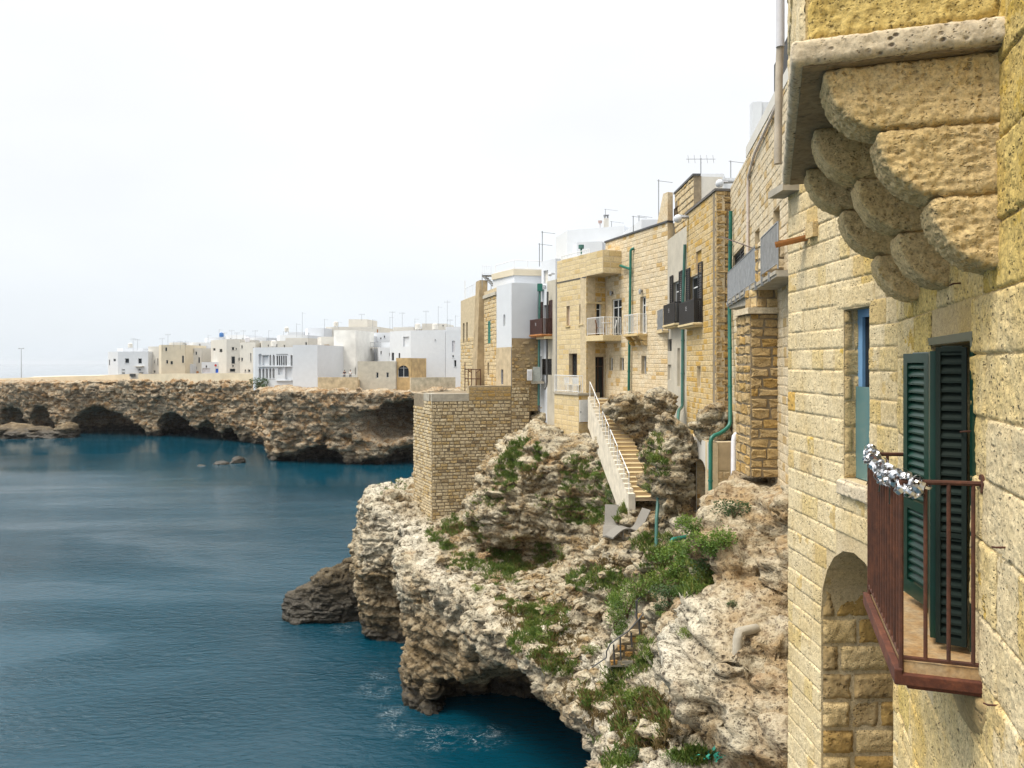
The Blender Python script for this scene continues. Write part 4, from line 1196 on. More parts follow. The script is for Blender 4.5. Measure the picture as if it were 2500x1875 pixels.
# ------------------------------------------------------------------ pale house with deep window and arched recess
q1 = SA(2.80); q0 = q1 + Vector((-.0263, .9997)) * 2.51
fB = Fac(q0, q1)
pale = thing('stone_house', 'pale stone house with blue-framed window above a deep pointed arch recess', 'house', (q0.x, q0.y, H - 9))
wB = dict(u0=fB.u(2060), u1=fB.u(2123), z0=H - 1.15, z1=H + .535, d=.20, kind='none')
aB = dict(u0=fB.u(2005), u1=fB.u(2181), z0=H - 8.6, z1=fB.z(2085, 1350), d=1.5, kind='none', arch=.80)
opsB = [wB, aB]
mb = MB(); panel(mb, fB, 0, fB.L, H - 9, H + 4.6, opsB)
mb.poly([fB.w(0, 0, H - 9), fB.w(0, 0, H + 4.6), fB.w(0, -3, H + 4.6), fB.w(0, -3, H - 9)])
mb.poly([fB.w(0, 0, H + 4.6), fB.w(fB.L, 0, H + 4.6), fB.w(fB.L, -3, H + 4.6), fB.w(0, -3, H + 4.6)])
mb.poly([fB.w(aB['u0'], -1.5, H - 9), fB.w(aB['u1'], -1.5, H - 9), fB.w(aB['u1'], -1.5, aB['z1']), fB.w(aB['u0'], -1.5, aB['z1'])])
mb.build('wall', M_BMORTAR, pale)
rndC = random.Random(23)
# stones: leave the arch free course by course
def arch_cut(o, n=14):
    out = []; zs = o['z1'] - o['arch']; c = (o['u0'] + o['u1']) / 2; r = (o['u1'] - o['u0']) / 2
    out.append(dict(u0=o['u0'], u1=o['u1'], z0=o['z0'], z1=zs))
    for i in range(n):
        a, b = zs + o['arch'] * i / n, zs + o['arch'] * (i + 1) / n
        w = r * math.sqrt(max(0, 1 - (i / n) ** 2)); out.append(dict(u0=c - w, u1=c + w, z0=a, z1=b))
    return out
cutB = [wB] + arch_cut(aB)
lst = courses(fB, 0, fB.L, H - 6.2, H + 2.4, cutB, .225, (.17, .38), .002, rndC)
rough_wall(pale, fB, lst, lambda u, z, r: (M_LICH if r.random() < (.30 if u > 1.9 else .06) else (M_DSTONE if r.random() < .04 else M_NPALE)), .0150, .005, .0055, rndC, 26, .010)
lay(pale, fB, courses(fB, 0, fB.L, H - 9, H - 6.2, cutB, .26, (.25, .45), .014, rndC) + courses(fB, 0, fB.L, H + 2.4, H + 4.6, [], .26, (.25, .45), .014, rndC), M_NPALE, 1, .015)
# far jamb of the arch: its courses show brown and rough
fJ = Fac(fB.w(aB['u0'], 0, 0), fB.w(aB['u0'], -1.5, 0))
lst = courses(fJ, .0, 1.5, H - 6, aB['z1'] - .05, [], .30, (.30, .62), .035, rndC, top=lambda u: aB['z1'] - .35)
rough_wall(pale, fJ, lst, lambda u, z, r: M_BROWN if r.random() < .75 else M_CORB, .022, .022, .012, rndC, 17, .04)
fJ2 = Fac(fB.w(wB['u0'], 0, 0), fB.w(wB['u0'], -.20, 0))
lst = courses(fJ2, 0, .20, wB['z0'], wB['z1'], [], .24, (.20, .20), .012, rndC)
rough_wall(pale, fJ2, lst, lambda u, z, r: M_CORB, .02, .008, .006, rndC, 22, .02)
M_BLUE = plain('blue_window_frame', (.16, .32, .52), .45, var=.1)
m = NM('teal_glass', .12); m.b.inputs['Transmission Weight'].default_value = .35
M_TEAL = m.done((.16, .30, .30))
mb = MB(); d = .20
fB.box(mb, wB['u0'] + .002, wB['u0'] + .10, -d + .004, -d + .06, wB['z0'], wB['z1']); fB.box(mb, wB['u1'] - .08, wB['u1'] - .002, -d + .004, -d + .06, wB['z0'], wB['z1']); fB.box(mb, wB['u0'] + .10, wB['u1'] - .08, -d + .004, -d + .06, wB['z1'] - .08, wB['z1'] - .002)
wn = mb.build('window', M_BLUE, pale)
mb = MB(); mb.poly([fB.w(wB['u0'], -d + .03, wB['z0']), fB.w(wB['u1'], -d + .03, wB['z0']), fB.w(wB['u1'], -d + .03, wB['z1']), fB.w(wB['u0'], -d + .03, wB['z1'])]); mb.build('pane', M_GLASS, wn)
mb = MB(); fB.box(mb, wB['u0'] + .01, wB['u1'] - .01, -d + .07, -d + .085, wB['z0'] + .01, wB['z0'] + .92); mb.build('glass_guard', M_TEAL, pale)
rough_front('sill', fB, wB['u0'] - .06, wB['u1'] + .06, wB['z0'] - .17, wB['z0'] - .01, M_SLAB, pale, .015, .05, .004, 2.2, 22, .02)
mb = MB(); fB.box(mb, wB['u0'] - .02, wB['u1'] + .05, -.18, .035, wB['z0'] - .05, wB['z0'] - .002); mb.build('sill', M_SLAB, pale)
rough_front('lintel', fB, wB['u0'] - .14, wB['u1'] + .10, wB['z1'] + .004, wB['z1'] + .23, M_NPALE, pale, .015, .010, .005, 4.2, 22, .02)
# grey ledge and clay spout
mb = MB(); fB.box(mb, -.12, .35, .0, .20, H + 1.98, H + 2.06); mb.build('ledge', M_CONC, pale)
sp = thing('rain_spout', 'orange clay rain spout sticking out of the pale stone wall', 'spout', fB.w(fB.u(1985), .0, H + 1.42))
mb = MB(); A_ = Vector(fB.w(fB.u(1975), -.05, H + 1.44)); B_ = Vector(fB.w(fB.u(1962), .33, H + 1.36)); t = (B_ - A_).normalized(); sd = t.cross(Vector((0, 0, 1))).normalized(); up = sd.cross(t)
n = 8
ring = lambda c, r: [c + sd * (r * math.cos(math.pi * i / n)) - up * (r * math.sin(math.pi * i / n)) for i in range(n + 1)]
o_, i_ = ring(A_, .06), ring(A_, .045); o2, i2 = ring(B_, .06), ring(B_, .045)
for k in range(n):
    mb.poly([o_[k], o_[k + 1], o2[k + 1], o2[k]]); mb.poly([i_[k], i2[k], i2[k + 1], i_[k + 1]]); mb.poly([o2[k], o2[k + 1], i2[k + 1], i2[k]])
mb.build('gutter', M_TERRA, sp)
mb = MB(); fB.box(mb, fB.u(1982), fB.u(2000), -.02, .07, H + 1.37, H + 1.53); mb.build('bracket', M_CORB, sp)
# white downpipe at the far corner
pt = [P(1905, -60, 9.35), P(1905, 122, 9.35)]
pipe_thing('downpipe', 'thick white downpipe running up beside the corbelled bay', 'pipe', [P(1905, -260, 9.4), P(1905, 115, 9.4)], .052, M_PVC, False)
pipe_thing('downpipe', 'stained grey lower length of pipe behind the corbelled bay', 'pipe', [P(1905, 112, 9.42), P(1902, 175, 9.42), P(1899, 400, 9.42)], .047, plain('stained_pipe', (.42, .36, .28), .7, var=.25, scale=4), True)
# ------------------------------------------------------------------ the street front on the cliff, near to far
def xy(px, Y): return (K(px) * Y, Y)
def hbox(mb, p, e, n, u0, u1, o0, o1, z0, z1):
    def w(u, o, z): return (p[0] + e[0] * u + n[0] * o, p[1] + e[1] * u + n[1] * o, z)
    mb.hexa([w(u0, o1, z0), w(u1, o1, z0), w(u1, o0, z0), w(u0, o0, z0), w(u0, o1, z1), w(u1, o1, z1), w(u1, o0, z1), w(u0, o0, z1)])
# --- C: tall house with the long grey balcony
fC = Fac((8.606, 30.7), (5.492, 11.0))
wC = [win(fC, 'blind', 1888, 1904, 508, 592, .25, fm=M_CSTONE), win(fC, 'blind', 1843, 1855, 560, 609, .25, fm=M_CSTONE),
      win(fC, 'shut', 1790, 1818, 610, 745, .12), win(fC, 'blind', 1796.5, 1801, 912, 960, .18, fm=M_BEIGE), win(fC, 'shut', 1810, 1821, 887, 962, .10, sill=M_WHITE, fm=plain('grey_louvre', (.14, .13, .12), .6))]
bC = building('stone_house', 'tall pale brick-like stone house with long grey iron balcony on a pier', 'house',
              [dict(f=fC, z0=H - 5.5, z1=H + 6.9, wins=wC, mat=M_MORTAR, stones=dict(ch=.235, lr=(.30, .55), mat=M_CSTONE, rough=0, proud=.014, gap=.010, rects=[(0, fC.L, H - 3.2, H + 6.9)]))], (8, .6), M_GREYP)
# parapet on its roof
mb = MB(); fC.box(mb, 4.6, 12, -.35, .03, H + 6.903, H + 7.25); mb.build('parapet', M_WHITE2, bC)
# pier and upper block
def block_pile(root, name, x0, x1, y0, y1, z0, z1, ch, lr, mats, proud=.03, seed=1):
    mb = MB(); mb.box(x0, x1, y0, y1, z0, z1); core = mb.build(name, M_MORTAR_D, root)
    r_ = random.Random(seed)
    f1 = Fac((x0, y0), (x1, y0)); f2 = Fac((x0, y1), (x0, y0))
    for f in (f1, f2):
        lst = courses(f, 0, f.L, z0, z1, [], ch, lr, .008, r_)
        for k in range(len(mats)):
            lay(root, f, [q for i, q in enumerate(lst) if i % len(mats) == k], mats[k], 2, proud, 200, rnd=r_)
    return core
block_pile(bC, 'pier', 6.27, 7.35, 20.45, 21.7, H - 3.0, H + 1.30, .26, (.35, .62), (M_BROWN,), .03, 3)
mb = MB(); mb.box(6.16, 7.15, 20.3, 21.6, H + 1.302, H + 1.46); mb.build('pier_ledge', M_CSTONE, bC)
block_pile(bC, 'pier', 6.45, 7.3, 20.5, 21.5, H + 1.462, H + 2.0, .27, (.4, .6), (M_BROWN, M_DSTONE), .025, 4)
block_pile(bC, 'pier', 6.32, 6.95, 19.55, 20.2, H + 2.02, H + 3.10, .30, (.3, .5), (M_BROWN, M_CSTONE), .02, 5)
# balcony
fo = lambda u, o, z: Vector(fC.w(u, o, z))
uY = lambda Y: (30.7 - Y) / abs(fC.e.y)
bal = thing('balcony', 'long grey iron balcony on a concrete slab beside the stone pier', 'balcony', fC.w(uY(23), .3, H + 1.9))
mb = MB(); fC.box(mb, uY(26.6), uY(17.2), .01, .60, H + 1.93, H + 2.07); fC.box(mb, uY(26.55), uY(17.2), .60, .625, H + 1.99, H + 2.075); mb.build('slab', M_CONC, bal)
mb = MB(); mb.hexa([fC.w(uY(26.4), .02, H + 1.75), fC.w(uY(21.6), .02, H + 1.55), fC.w(uY(21.6), .5, H + 1.65), fC.w(uY(26.4), .55, H + 1.85), fC.w(uY(26.4), .02, H + 1.928), fC.w(uY(21.6), .02, H + 1.928), fC.w(uY(21.6), .5, H + 1.928), fC.w(uY(26.4), .55, H + 1.928)][:8]); mb.build('haunch', M_CONC, bal)
railing(bal, [fo(uY(26.5), .05, H + 2.09), fo(uY(26.5), .57, H + 2.09), fo(uY(23.3), .57, H + 2.09), fo(uY(20.3), .57, H + 2.09)], 1.0, M_RAILG, .085, .010, .02)
railing(bal, [fo(uY(19.5), .57, H + 2.15), fo(uY(17.2), .57, H + 2.15)], 1.0, M_RAILG, .10, .010, .02)
mb = MB()
for k in range(9): u = uY(26 - k); fC.box(mb, u, u + .04, .60, .66, H + 1.9, H + 2.12)
mb.build('bracket', M_RAILG, bal)
pole = thing('pole', 'thin wooden pole leaning out over the grey balcony', 'pole', fC.w(uY(21), .5, H + 3.1))
mb = MB(); mb.tube([fo(uY(20.9), .55, H + 3.1), fo(uY(25.4), .9, H + 4.15)], .018, 6); mb.build('shaft', M_WOODF, pole)
# downpipes of C
pipe_thing('downpipe', 'pale pink downpipe stepping along the parapet of the tall house', 'pipe', [fo(uY(19.6), .07, H + 6.75), fo(uY(24.0), .07, H + 6.45), fo(uY(25.35), .07, H + 6.05), fo(uY(25.4), .07, H + 3.2)], .045, plain('pinkish_pvc', (.62, .54, .48), .5, var=.1))
rr_ = random.Random(9)
# --- D: ochre corner house with black shutters
fD1 = Fac((7.95, 35.4), (8.0, 30.5)); fD2 = Fac((8.0, 30.5), (9.6, 30.72))
wD = [win(fD1, 'french', 1683, 1712, 672, 790, .2, fm=M_BEIGE), win(fD1, 'blind', 1699, 1713, 612, 665, .10, fm=M_DSTONE), win(fD1, 'blind', 1702, 1711, 894, 945, .15, fm=M_BEIGE)]
bD = building('stone_house', 'ochre stained stone corner house with black shuttered window and green drainpipe', 'house',
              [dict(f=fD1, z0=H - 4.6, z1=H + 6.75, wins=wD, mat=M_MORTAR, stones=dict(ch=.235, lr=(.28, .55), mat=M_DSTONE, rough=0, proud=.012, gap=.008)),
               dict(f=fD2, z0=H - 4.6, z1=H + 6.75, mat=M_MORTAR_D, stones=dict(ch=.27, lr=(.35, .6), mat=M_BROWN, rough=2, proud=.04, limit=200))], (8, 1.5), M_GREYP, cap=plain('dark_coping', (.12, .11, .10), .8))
# --- E: grey rendered house with taller brick storey behind
fE = Fac((7.9, 39.5), (7.95, 35.403))
wE = [win(fE, 'french', 1643, 1664, 686, 790, .2), win(fE, 'blind', 1629.5, 1639, 890, 927, .12, fm=M_GREYP), win(fE, 'blind', 1653.5, 1660, 850, 944, .18, fm=M_BEIGE), win(fE, 'dark', 1629, 1640, 828, 857, .12)]
bE = building('plaster_house', 'narrow grey rendered house with black shutters between two stone houses', 'house',
              [dict(f=fE, z0=H - 4, z1=H + 6.25, wins=wE, mat=M_GREYP)], (8, .5), M_GREYP)
fE2 = Fac((8.25, 39.4), (8.3, 35.5))
wE2 = [win(fE2, 'blind', 1645, 1656, 506, 536, .2, fm=M_TERRA)]
bE2 = building('stone_house', 'upper storey of large pale blocks set back above the grey house', 'house',
               [dict(f=fE2, z0=H + 6.26, z1=H + 8.55, wins=wE2, mat=M_MORTAR_D, stones=dict(ch=.30, lr=(.4, .6), mat=M_PALE, proud=.03, gap=.03))], (1.0, .1), M_WHITE2, cap=M_RAILD)
def juliet(f, px0, px1, zb, dep, shut_h, name_label, mat=M_BLACK, slab=M_CREAM, decor=True):
    """small balcony whose front and shutters are louvred wood"""
    u0, u1 = f.u(px0), f.u(px1)
    t = thing('juliet_balcony', name_label, 'balcony', f.w((u0 + u1) / 2, .1, zb))
    mb = MB(); f.box(mb, u0 - .04, u1 + .04, .01, dep + .05, zb - .10, zb); f.box(mb, u0 + .03, u1 - .03, .01, dep - .03, zb - .17, zb - .10); mb.build('slab', slab, t, bevel=.02)
    hgt = 1.0; n = int((u1 - u0) / .07)
    mb = MB()
    f.box(mb, u0, u1, dep - .03, dep, zb + .02, zb + .07); f.box(mb, u0, u1, dep - .03, dep, zb + hgt - .05, zb + hgt)
    for i in range(n + 1):
        a = u0 + (u1 - u0 - .05) * i / n; f.box(mb, a, a + .05, dep - .025, dep - .005, zb + .07, zb + hgt - .05)
    for a in (u0, u1 - .03): f.box(mb, a, a + .03, .01, dep - .03, zb + hgt - .05, zb + hgt); f.box(mb, a, a + .03, .01, dep - .03, zb + .02, zb + .07)
    m2 = int(dep / .06)
    for a in (u0, u1 - .022):
        for i in range(m2): f.box(mb, a, a + .02, .02 + i * dep / m2, .02 + i * dep / m2 + .03, zb + .07, zb + hgt - .05)
    pn = mb.build('front_panel', mat, t)
    if decor:
        mb = MB()
        for k in range(3):
            z = zb + .58 + k * .07
            for j in range(2): f.box(mb, (u0 + u1) / 2 - .10 + j * .12, (u0 + u1) / 2 - .03 + j * .12, dep, dep + .006, z, z + .03)
        mb.build('ornament', M_PVC, pn)
    w = (u1 - u0)
    louvre(t, lambda u, q, z: f.w(u, q + .02, z), u0 - .02, u0 + w * .24, zb + .05, zb + shut_h, mat, 26)
    louvre(t, lambda u, q, z: f.w(u1 + .03, q * 0 + .04 + u, z) if False else f.w(u, q + .02, z), u1 - w * .22, u1 + .06, zb + .05, zb + shut_h, mat, 26)
    return t
juliet(fD1, 1678, 1716, fD1.z(1697, 791), .38, 2.55, 'black louvred small balcony with open shutters on the ochre corner house')
juliet(fE, 1638, 1667, fE.z(1652, 792), .38, 2.45, 'black louvred small balcony with open shutters on the grey rendered house')
ug = fE.u(1631); 
jb = thing('balcony', 'tiny plain grey iron balcony left of the black shutters', 'balcony', fE.w(.3, .1, fE.z(1634, 805)))
zb = fE.z(1632, 806); mb = MB(); fE.box(mb, -1.0, .35, .01, .35, zb - .12, zb); mb.build('slab', M_CREAM, jb)
railing(jb, [Vector(fE.w(-1.0, .03, zb)), Vector(fE.w(-1.0, .33, zb)), Vector(fE.w(.35, .33, zb)), Vector(fE.w(.35, .03, zb))], 1.05, M_RAILG, .09, .010, .018)
# --- F: long pale rubble house
fF_ = Fac((5.553, 46.2), (7.903, 39.503))
wF = [win(fF_, 'french', 1563, 1577, 724, 815, .22), win(fF_, 'dark', 1566, 1578, 869, 913, .25), win(fF_, 'dark', 1487, 1496, 873, 904, .2), win(fF_, 'dark', 1513, 1523, 873, 904, .2),
      win(fF_, 'french', 1494, 1518, 730, 820, .15)]
for w_ in wF:
    if w_['kind'] == 'dark': w_['fm'] = M_FRAME
bF = building('stone_house', 'long pale rubble stone house with green drainpipe and small corbelled balcony', 'house',
              [dict(f=fF_, z0=H - 3.2, z1=H + 7.15, wins=wF, mat=M_MORTAR, stones=dict(ch=.235, lr=(.30, .62), mat=M_FSTONE, rough=0, proud=.012, gap=.010))], (7, 2.4), M_GREYP, cap=M_RAILD)
# sloping gable up to the taller house
u0, u1 = fF_.u(1604), fF_.L
mb = MB()
zc = H + 8.7
pts_f = [fF_.w(u0, .0, H + 7.26), fF_.w(u1, .0, H + 7.26), fF_.w(u1, .0, zc), fF_.w(u1 - .45, .0, zc)]
pts_b = [fF_.w(u0, -.3, H + 7.26), fF_.w(u1, -.3, H + 7.26), fF_.w(u1, -.3, zc), fF_.w(u1 - .45, -.3, zc)]
mb.mesh(pts_f + pts_b, [(0, 1, 2, 3), (7, 6, 5, 4), (0, 3, 7, 4), (3, 2, 6, 7), (1, 5, 6, 2), (0, 4, 5, 1)])
mb.build('gable', M_FSTONE, bF)
# its small balcony with three corbels
cb = thing('balcony', 'small white-railed balcony on three scrolled stone corbels', 'balcony', fF_.w(fF_.u(1565), .2, fF_.z(1565, 820)))
u0, u1 = fF_.u(1546), fF_.u(1581); zb = fF_.z(1563, 816)
mb = MB(); fF_.box(mb, u0, u1, .01, .62, zb - .12, zb); mb.build('slab', M_CREAM, cb, bevel=.02)
for k in range(3):
    uc = u0 + .15 + (u1 - u0 - .3) * k / 2
    mb = MB()
    for j, (o1, za, zt_) in enumerate(((.50, .38, .125), (.30, .62, .385))):
        pr = [(.0, -zt_), (o1, -zt_)] + [(o1 * math.cos(a * math.pi / 10) * .999 if a else o1, -zt_ - (za - zt_) * math.sin(a * math.pi / 10)) for a in range(1, 6)] 
        n = len(pr); w_ = .12
        mb.mesh([fF_.w(uc - w_, o, zb + z) for o, z in pr] + [fF_.w(uc + w_, o, zb + z) for o, z in pr], [tuple(range(n)), tuple(range(2 * n - 1, n - 1, -1))] + [(i, n + i, n + (i + 1) % n, (i + 1) % n) for i in range(n)])
    mb.build('corbel', M_DSTONE, cb)
railing(cb, [Vector(fF_.w(u0 + .04, .03, zb)), Vector(fF_.w(u0 + .04, .58, zb)), Vector(fF_.w(u1 - .04, .58, zb)), Vector(fF_.w(u1 - .04, .03, zb))], 1.05, M_RAILW, .11, .009, .016)
def wall_lamp(f, px, py, label):
    u = f.u(px); z = f.z(px, py); t = thing('wall_lamp', label, 'lamp', f.w(u, .05, z))
    mb = MB(); f.box(mb, u - .03, u + .03, .0, .06, z - .04, z + .1); mb.build('bracket', M_RAILD, t)
    mb = MB(); mb.lathe(f.w(u, .16, z - .14), [(.0, 0), (.07, .02), (.085, .2), (.05, .27), (.0, .3)], 10); mb.build('shade', M_RAILG, t, True)
wall_lamp(fF_, 1569, 712, 'small grey wall lamp above the corbelled balcony door')
# --- G: cream house with the notched corner balcony
fG1 = Fac((2.83, 48.9), (4.34, 45.55)); fG2 = Fac((4.34, 45.55), (5.55, 46.19))
wG1 = [win(fG1, 'blind', 1383, 1391, 747, 795, .16, sill=M_CREAM, fm=plain('pink_plaster', (.52, .40, .31), .9)), win(fG1, 'blind', 1414.5, 1423, 742, 791, .16, sill=M_CREAM, fm=plain('pink_plaster', (.52, .40, .31), .9)), win(fG1, 'frenchd', 1389, 1409, 863, 921, .30)]
wG2 = [win(fG2, 'door', 1450, 1477, 871, 973, .22), win(fG2, 'french', 1456, 1468, 735, 822, .15)]
GT = 6.40
bG = building('stone_house', 'smooth cream stone house with corner balcony under a jutting roof block', 'house',
              [dict(f=fG1, z0=H - 4.5, z1=H + GT, wins=wG1, mat=M_MORTAR, stones=dict(ch=.30, lr=(.5, .8), mat=M_CREAM, rough=0, proud=.006, gap=.010, limit=260)),
               dict(f=fG2, z0=H - 4.5, z1=H + 5.1, wins=wG2, mat=M_MORTAR, stones=dict(ch=.30, lr=(.45, .75), mat=M_DSTONE, rough=0, proud=.006, gap=.010, limit=200))], (1.6, 7.6), M_GREYP, inset=.62)
ov = [(4.34, 45.55), (5.12, 43.8), (6.29, 44.3), (5.56, 46.3), (4.7, 46.2)]
def inset_poly(p, k):
    c = sum((Vector(q) for q in p), Vector((0, 0))) / len(p); return [tuple(c + (Vector(q) - c) * k) for q in p]
mb = MB(); mb.prism(ov, H + 5.10, H + GT); mb.build('roof_block', M_MORTAR, bG)
fO1 = Fac(ov[0], ov[1]); fO2 = Fac(ov[1], ov[2])
for f, mt in ((fO1, M_CREAM), (fO2, M_CREAM)):
    lay(bG, f, courses(f, .01, f.L - .005, H + 5.115, H + GT, [], .31, (.5, .8), .010), mt, 0, .006)
mb = MB(); fG1.box(mb, -.02, fG1.L, .0, .03, H + 5.02, H + 5.08); mb.build('string_course', M_RAILD, bG)
mb = MB(); hz = H + 3.55; fG2.box(mb, .02, fG2.L, 0, .06, H + 3.5, H + 3.62); mb.build('beam', M_CREAM, bG)
gb = thing('balcony', 'white-railed corner balcony with furniture on the cream house', 'balcony', (5.2, 44.6, H + 1.3))
mb = MB(); mb.prism(ov, H + 1.28, H + 1.60); mb.build('slab', M_CREAM, gb, bevel=.015)
railing(gb, [(4.40, 45.5, H + 1.62), (5.16, 43.87, H + 1.62), (6.2, 44.33, H + 1.62)], 1.0, M_RAILW, .11, .011, .02)
# table and chairs on it
def chair(x, y, z, a, label, mat):
    t = thing('chair', label, 'chair', (x, y, z)); ca, sa = math.cos(a), math.sin(a)
    def w(u, v, h): return (x + u * ca - v * sa, y + u * sa + v * ca, z + h)
    mb = MB(); mb.hexa([w(-.2, -.2, .42), w(.2, -.2, .42), w(.2, .2, .42), w(-.2, .2, .42), w(-.2, -.2, .45), w(.2, -.2, .45), w(.2, .2, .45), w(-.2, .2, .45)]); mb.build('seat', mat, t)
    mb = MB(); mb.hexa([w(-.2, .18, .5), w(.2, .18, .5), w(.2, .21, .5), w(-.2, .21, .5), w(-.2, .24, .88), w(.2, .24, .88), w(.2, .27, .88), w(-.2, .27, .88)]); mb.build('backrest', mat, t)
    for u, v in ((-.18, -.18), (.18, -.18), (.18, .19), (-.18, .19)):
        mb = MB(); mb.tube([w(u, v, 0), w(u, v, .43 if v < 0 else .52)], .016, 5); mb.build('leg', mat, t)
M_WICK = plain('brown_wicker', (.20, .10, .05), .7, var=.3, scale=20)
chair(5.05, 44.55, H + 1.6, 1.2, 'brown wicker chair on the white-railed corner balcony', M_WICK)
chair(5.75, 44.75, H + 1.6, -1.6, 'white chair on the corner balcony nearest the door', M_FRAME)
tb = thing('table', 'small white round table between the balcony chairs', 'table', (5.42, 44.55, H + 1.6))
mb = MB(); mb.lathe((5.42, 44.55, H + 1.6), [(0, .70), (.30, .70), (.30, .73), (0, .73)], 14); mb.build('top', M_FRAME, tb)
mb = MB(); mb.tube([(5.42, 44.55, H + 1.6), (5.42, 44.55, H + 2.3)], .03, 6); mb.lathe((5.42, 44.55, H + 1.6), [(.2, 0), (.2, .03), (0, .05)], 10); mb.build('leg', M_FRAME, tb)
wall_lamp(fF_, 1497, 716, 'small dark wall lamp over the corner balcony')
# terrace plinth in front of G
fP1 = Fac((2.6, 47.8), (3.857, 44.99)); fP2 = Fac((3.857, 44.99), (4.80, 45.41))
pl = thing('terrace', 'cream block terrace with white meter cupboard below the cream house', 'terrace', (3.5, 45.6, H - 5))
mb = MB(); mb.prism([tuple(fP1.p0), tuple(fP1.p1), tuple(fP2.p1), (5.2, 46.1), (4.4, 46.0), (3.2, 48.6)], H - 5.6, H - 1.86); mb.build('wall', M_MORTAR, pl)
lay(pl, fP1, courses(fP1, 0, fP1.L, H - 5.5, H - 1.87, [], .30, (.5, .8), .010), M_CREAM, 0, .006, 200)
lay(pl, fP2, courses(fP2, 0, fP2.L, H - 5.5, H - 1.87, [], .30, (.35, .6), .010), M_DSTONE, 0, .006, 200)
mb = MB(); mb.prism([fP1.w(-.05, .08, 0)[:2], fP1.w(fP1.L + .08, .08, 0)[:2], fP2.w(fP2.L, .08, 0)[:2], (5.2, 46.1), (4.4, 46.0), (3.2, 48.6)], H - 1.857, H - 1.73); mb.build('floor', M_CONC, pl)
mb = MB(); u0, u1 = fP2.u(1414), fP2.u(1437); fP2.box(mb, u0, u1, .01, .05, fP2.z(1425, 1030), fP2.z(1425, 976)); md = mb.build('meter_cupboard', M_FRAME, pl)
mb = MB(); fP2.box(mb, u0 + .06, u0 + .1, .05, .06, fP2.z(1425, 1008), fP2.z(1425, 1003)); mb.build('latch', M_RAILD, md)
tr = railing(None, [fP1.w(.1, .02, H - 1.72), fP1.w(fP1.L, .02, H - 1.72), fP2.w(.25, .0, H - 1.72)], 1.0, M_RAILW, .10, .011, .02)
tag(tr, 'white iron railing round the low terrace of the cream house', 'railing')
for k in range(2):
    u = .9 + k * 1.0; q = fP1.w(u, -.55, 0); chair(q[0], q[1], H - 1.73, .4 + k * 2.2, ['white terrace chair behind the low railing, left one', 'white terrace chair behind the low railing, right one'][k], M_FRAME)
# --- steps down to the rocks
M_SIDE = plain('worn_plaster', (.62, .56, .45), .93, var=.2, scale=2.2, bump=.3)
st = thing('stone_stairs', 'long flight of sandstone steps with white side wall going down to the rocks', 'stairs', (5.5, 40, H - 6.2))
A0 = Vector((5.06, 44.6, H - 2.05)); A1 = Vector((5.93, 34.9, H - 6.15)); NS = 25
dv = (A1 - A0); e2 = Vector((dv.x, dv.y)).normalized(); n2 = Vector((e2.y, -e2.x))   # n2: towards the sea side when walking down? fixed below
if n2.x > 0: n2 = -n2
run = Vector((dv.x, dv.y)).length / NS; rise = -dv.z / NS
for i in range(NS):
    c = Vector((A0.x, A0.y)) + e2 * run * i; zt_ = A0.z - rise * i
    w = lambda u, o, z: ((c + e2 * u + n2 * o).x, (c + e2 * u + n2 * o).y, z)
    mb = MB(); mb.hexa([w(0, -.75, zt_ - rise - .02), w(run, -.75, zt_ - rise - .02), w(run, .38, zt_ - rise - .02), w(0, .38, zt_ - rise - .02), w(0, -.75, zt_ - .032), w(run, -.75, zt_ - .032), w(run, .38, zt_ - .032), w(0, .38, zt_ - .032)])
    sp_ = mb.build('step', M_STEP, st)
    mb = MB(); mb.hexa([w(-.0, -.76, zt_ - .031), w(run + .03, -.76, zt_ - .031), w(run + .03, .40, zt_ - .031), w(0, .40, zt_ - .031), w(0, -.76, zt_), w(run + .03, -.76, zt_), w(run + .03, .40, zt_), w(0, .40, zt_)])
    mb.build('tread', M_CREAM, sp_)
    mb = MB(); mb.hexa([w(0, .405, zt_ - 1.6), w(run, .405, zt_ - 1.6 - rise), w(run, .72, zt_ - 1.6 - rise), w(0, .72, zt_ - 1.6), w(0, .405, zt_ + .14), w(run, .405, zt_ + .14), w(run, .72, zt_ + .14), w(0, .72, zt_ + .14)])
    mb.build('side_wall', M_SIDE, st)
mb = MB(); mb.hexa([(4.45, 45.35, H - 2.6), (5.0, 44.5, H - 2.6), (5.9, 45.0, H - 2.6), (5.4, 46.1, H - 2.6), (4.45, 45.35, H - 2.03), (5.0, 44.5, H - 2.03), (5.9, 45.0, H - 2.03), (5.4, 46.1, H - 2.03)]); mb.build('landing', M_CONC, st)
for (i0, i1) in ((0, 7), (9, 13), (14, 18), (19, 24)):
    def q(i, h): c = Vector((A0.x, A0.y)) + e2 * run * i + n2 * .60; return Vector((c.x, c.y, A0.z - rise * i + h))
    mb = MB(); mb.tube([q(i0, .1), q(i0, 1.0), q(i1, 1.0), q(i1, .1)], .022, 6)
    k = (i0 + i1) / 2; mb.tube([q(k, .1), q(k, 1.0)], .018, 6); mb.build('handrail', M_RAILW, st)
# --- H: narrow white and grey house with the red-brown shuttered balcony
fH = Fac(xy(1318, 52.2), xy(1358, 49.6))
wH = [win(fH, 'frenchd', 1328, 1346, 744, 815, .2), win(fH, 'shut', 1324, 1348, 876, 915, .06), win(fH, 'glassw', 1318.6, 1323, 870, 925, .15)]
bH = building('plaster_house', 'narrow white and grey house with red-brown shuttered balcony', 'house', [dict(f=fH, z0=H - 4, z1=H + 4.9, wins=wH, mat=M_WHITE)], (6, 3.5), M_WHITE2)
u0 = fH.u(1337)
mb = MB(); fH.box(mb, u0, fH.L, -.0, .03, H - .2, H + 5.3); 
gp = MB(); 
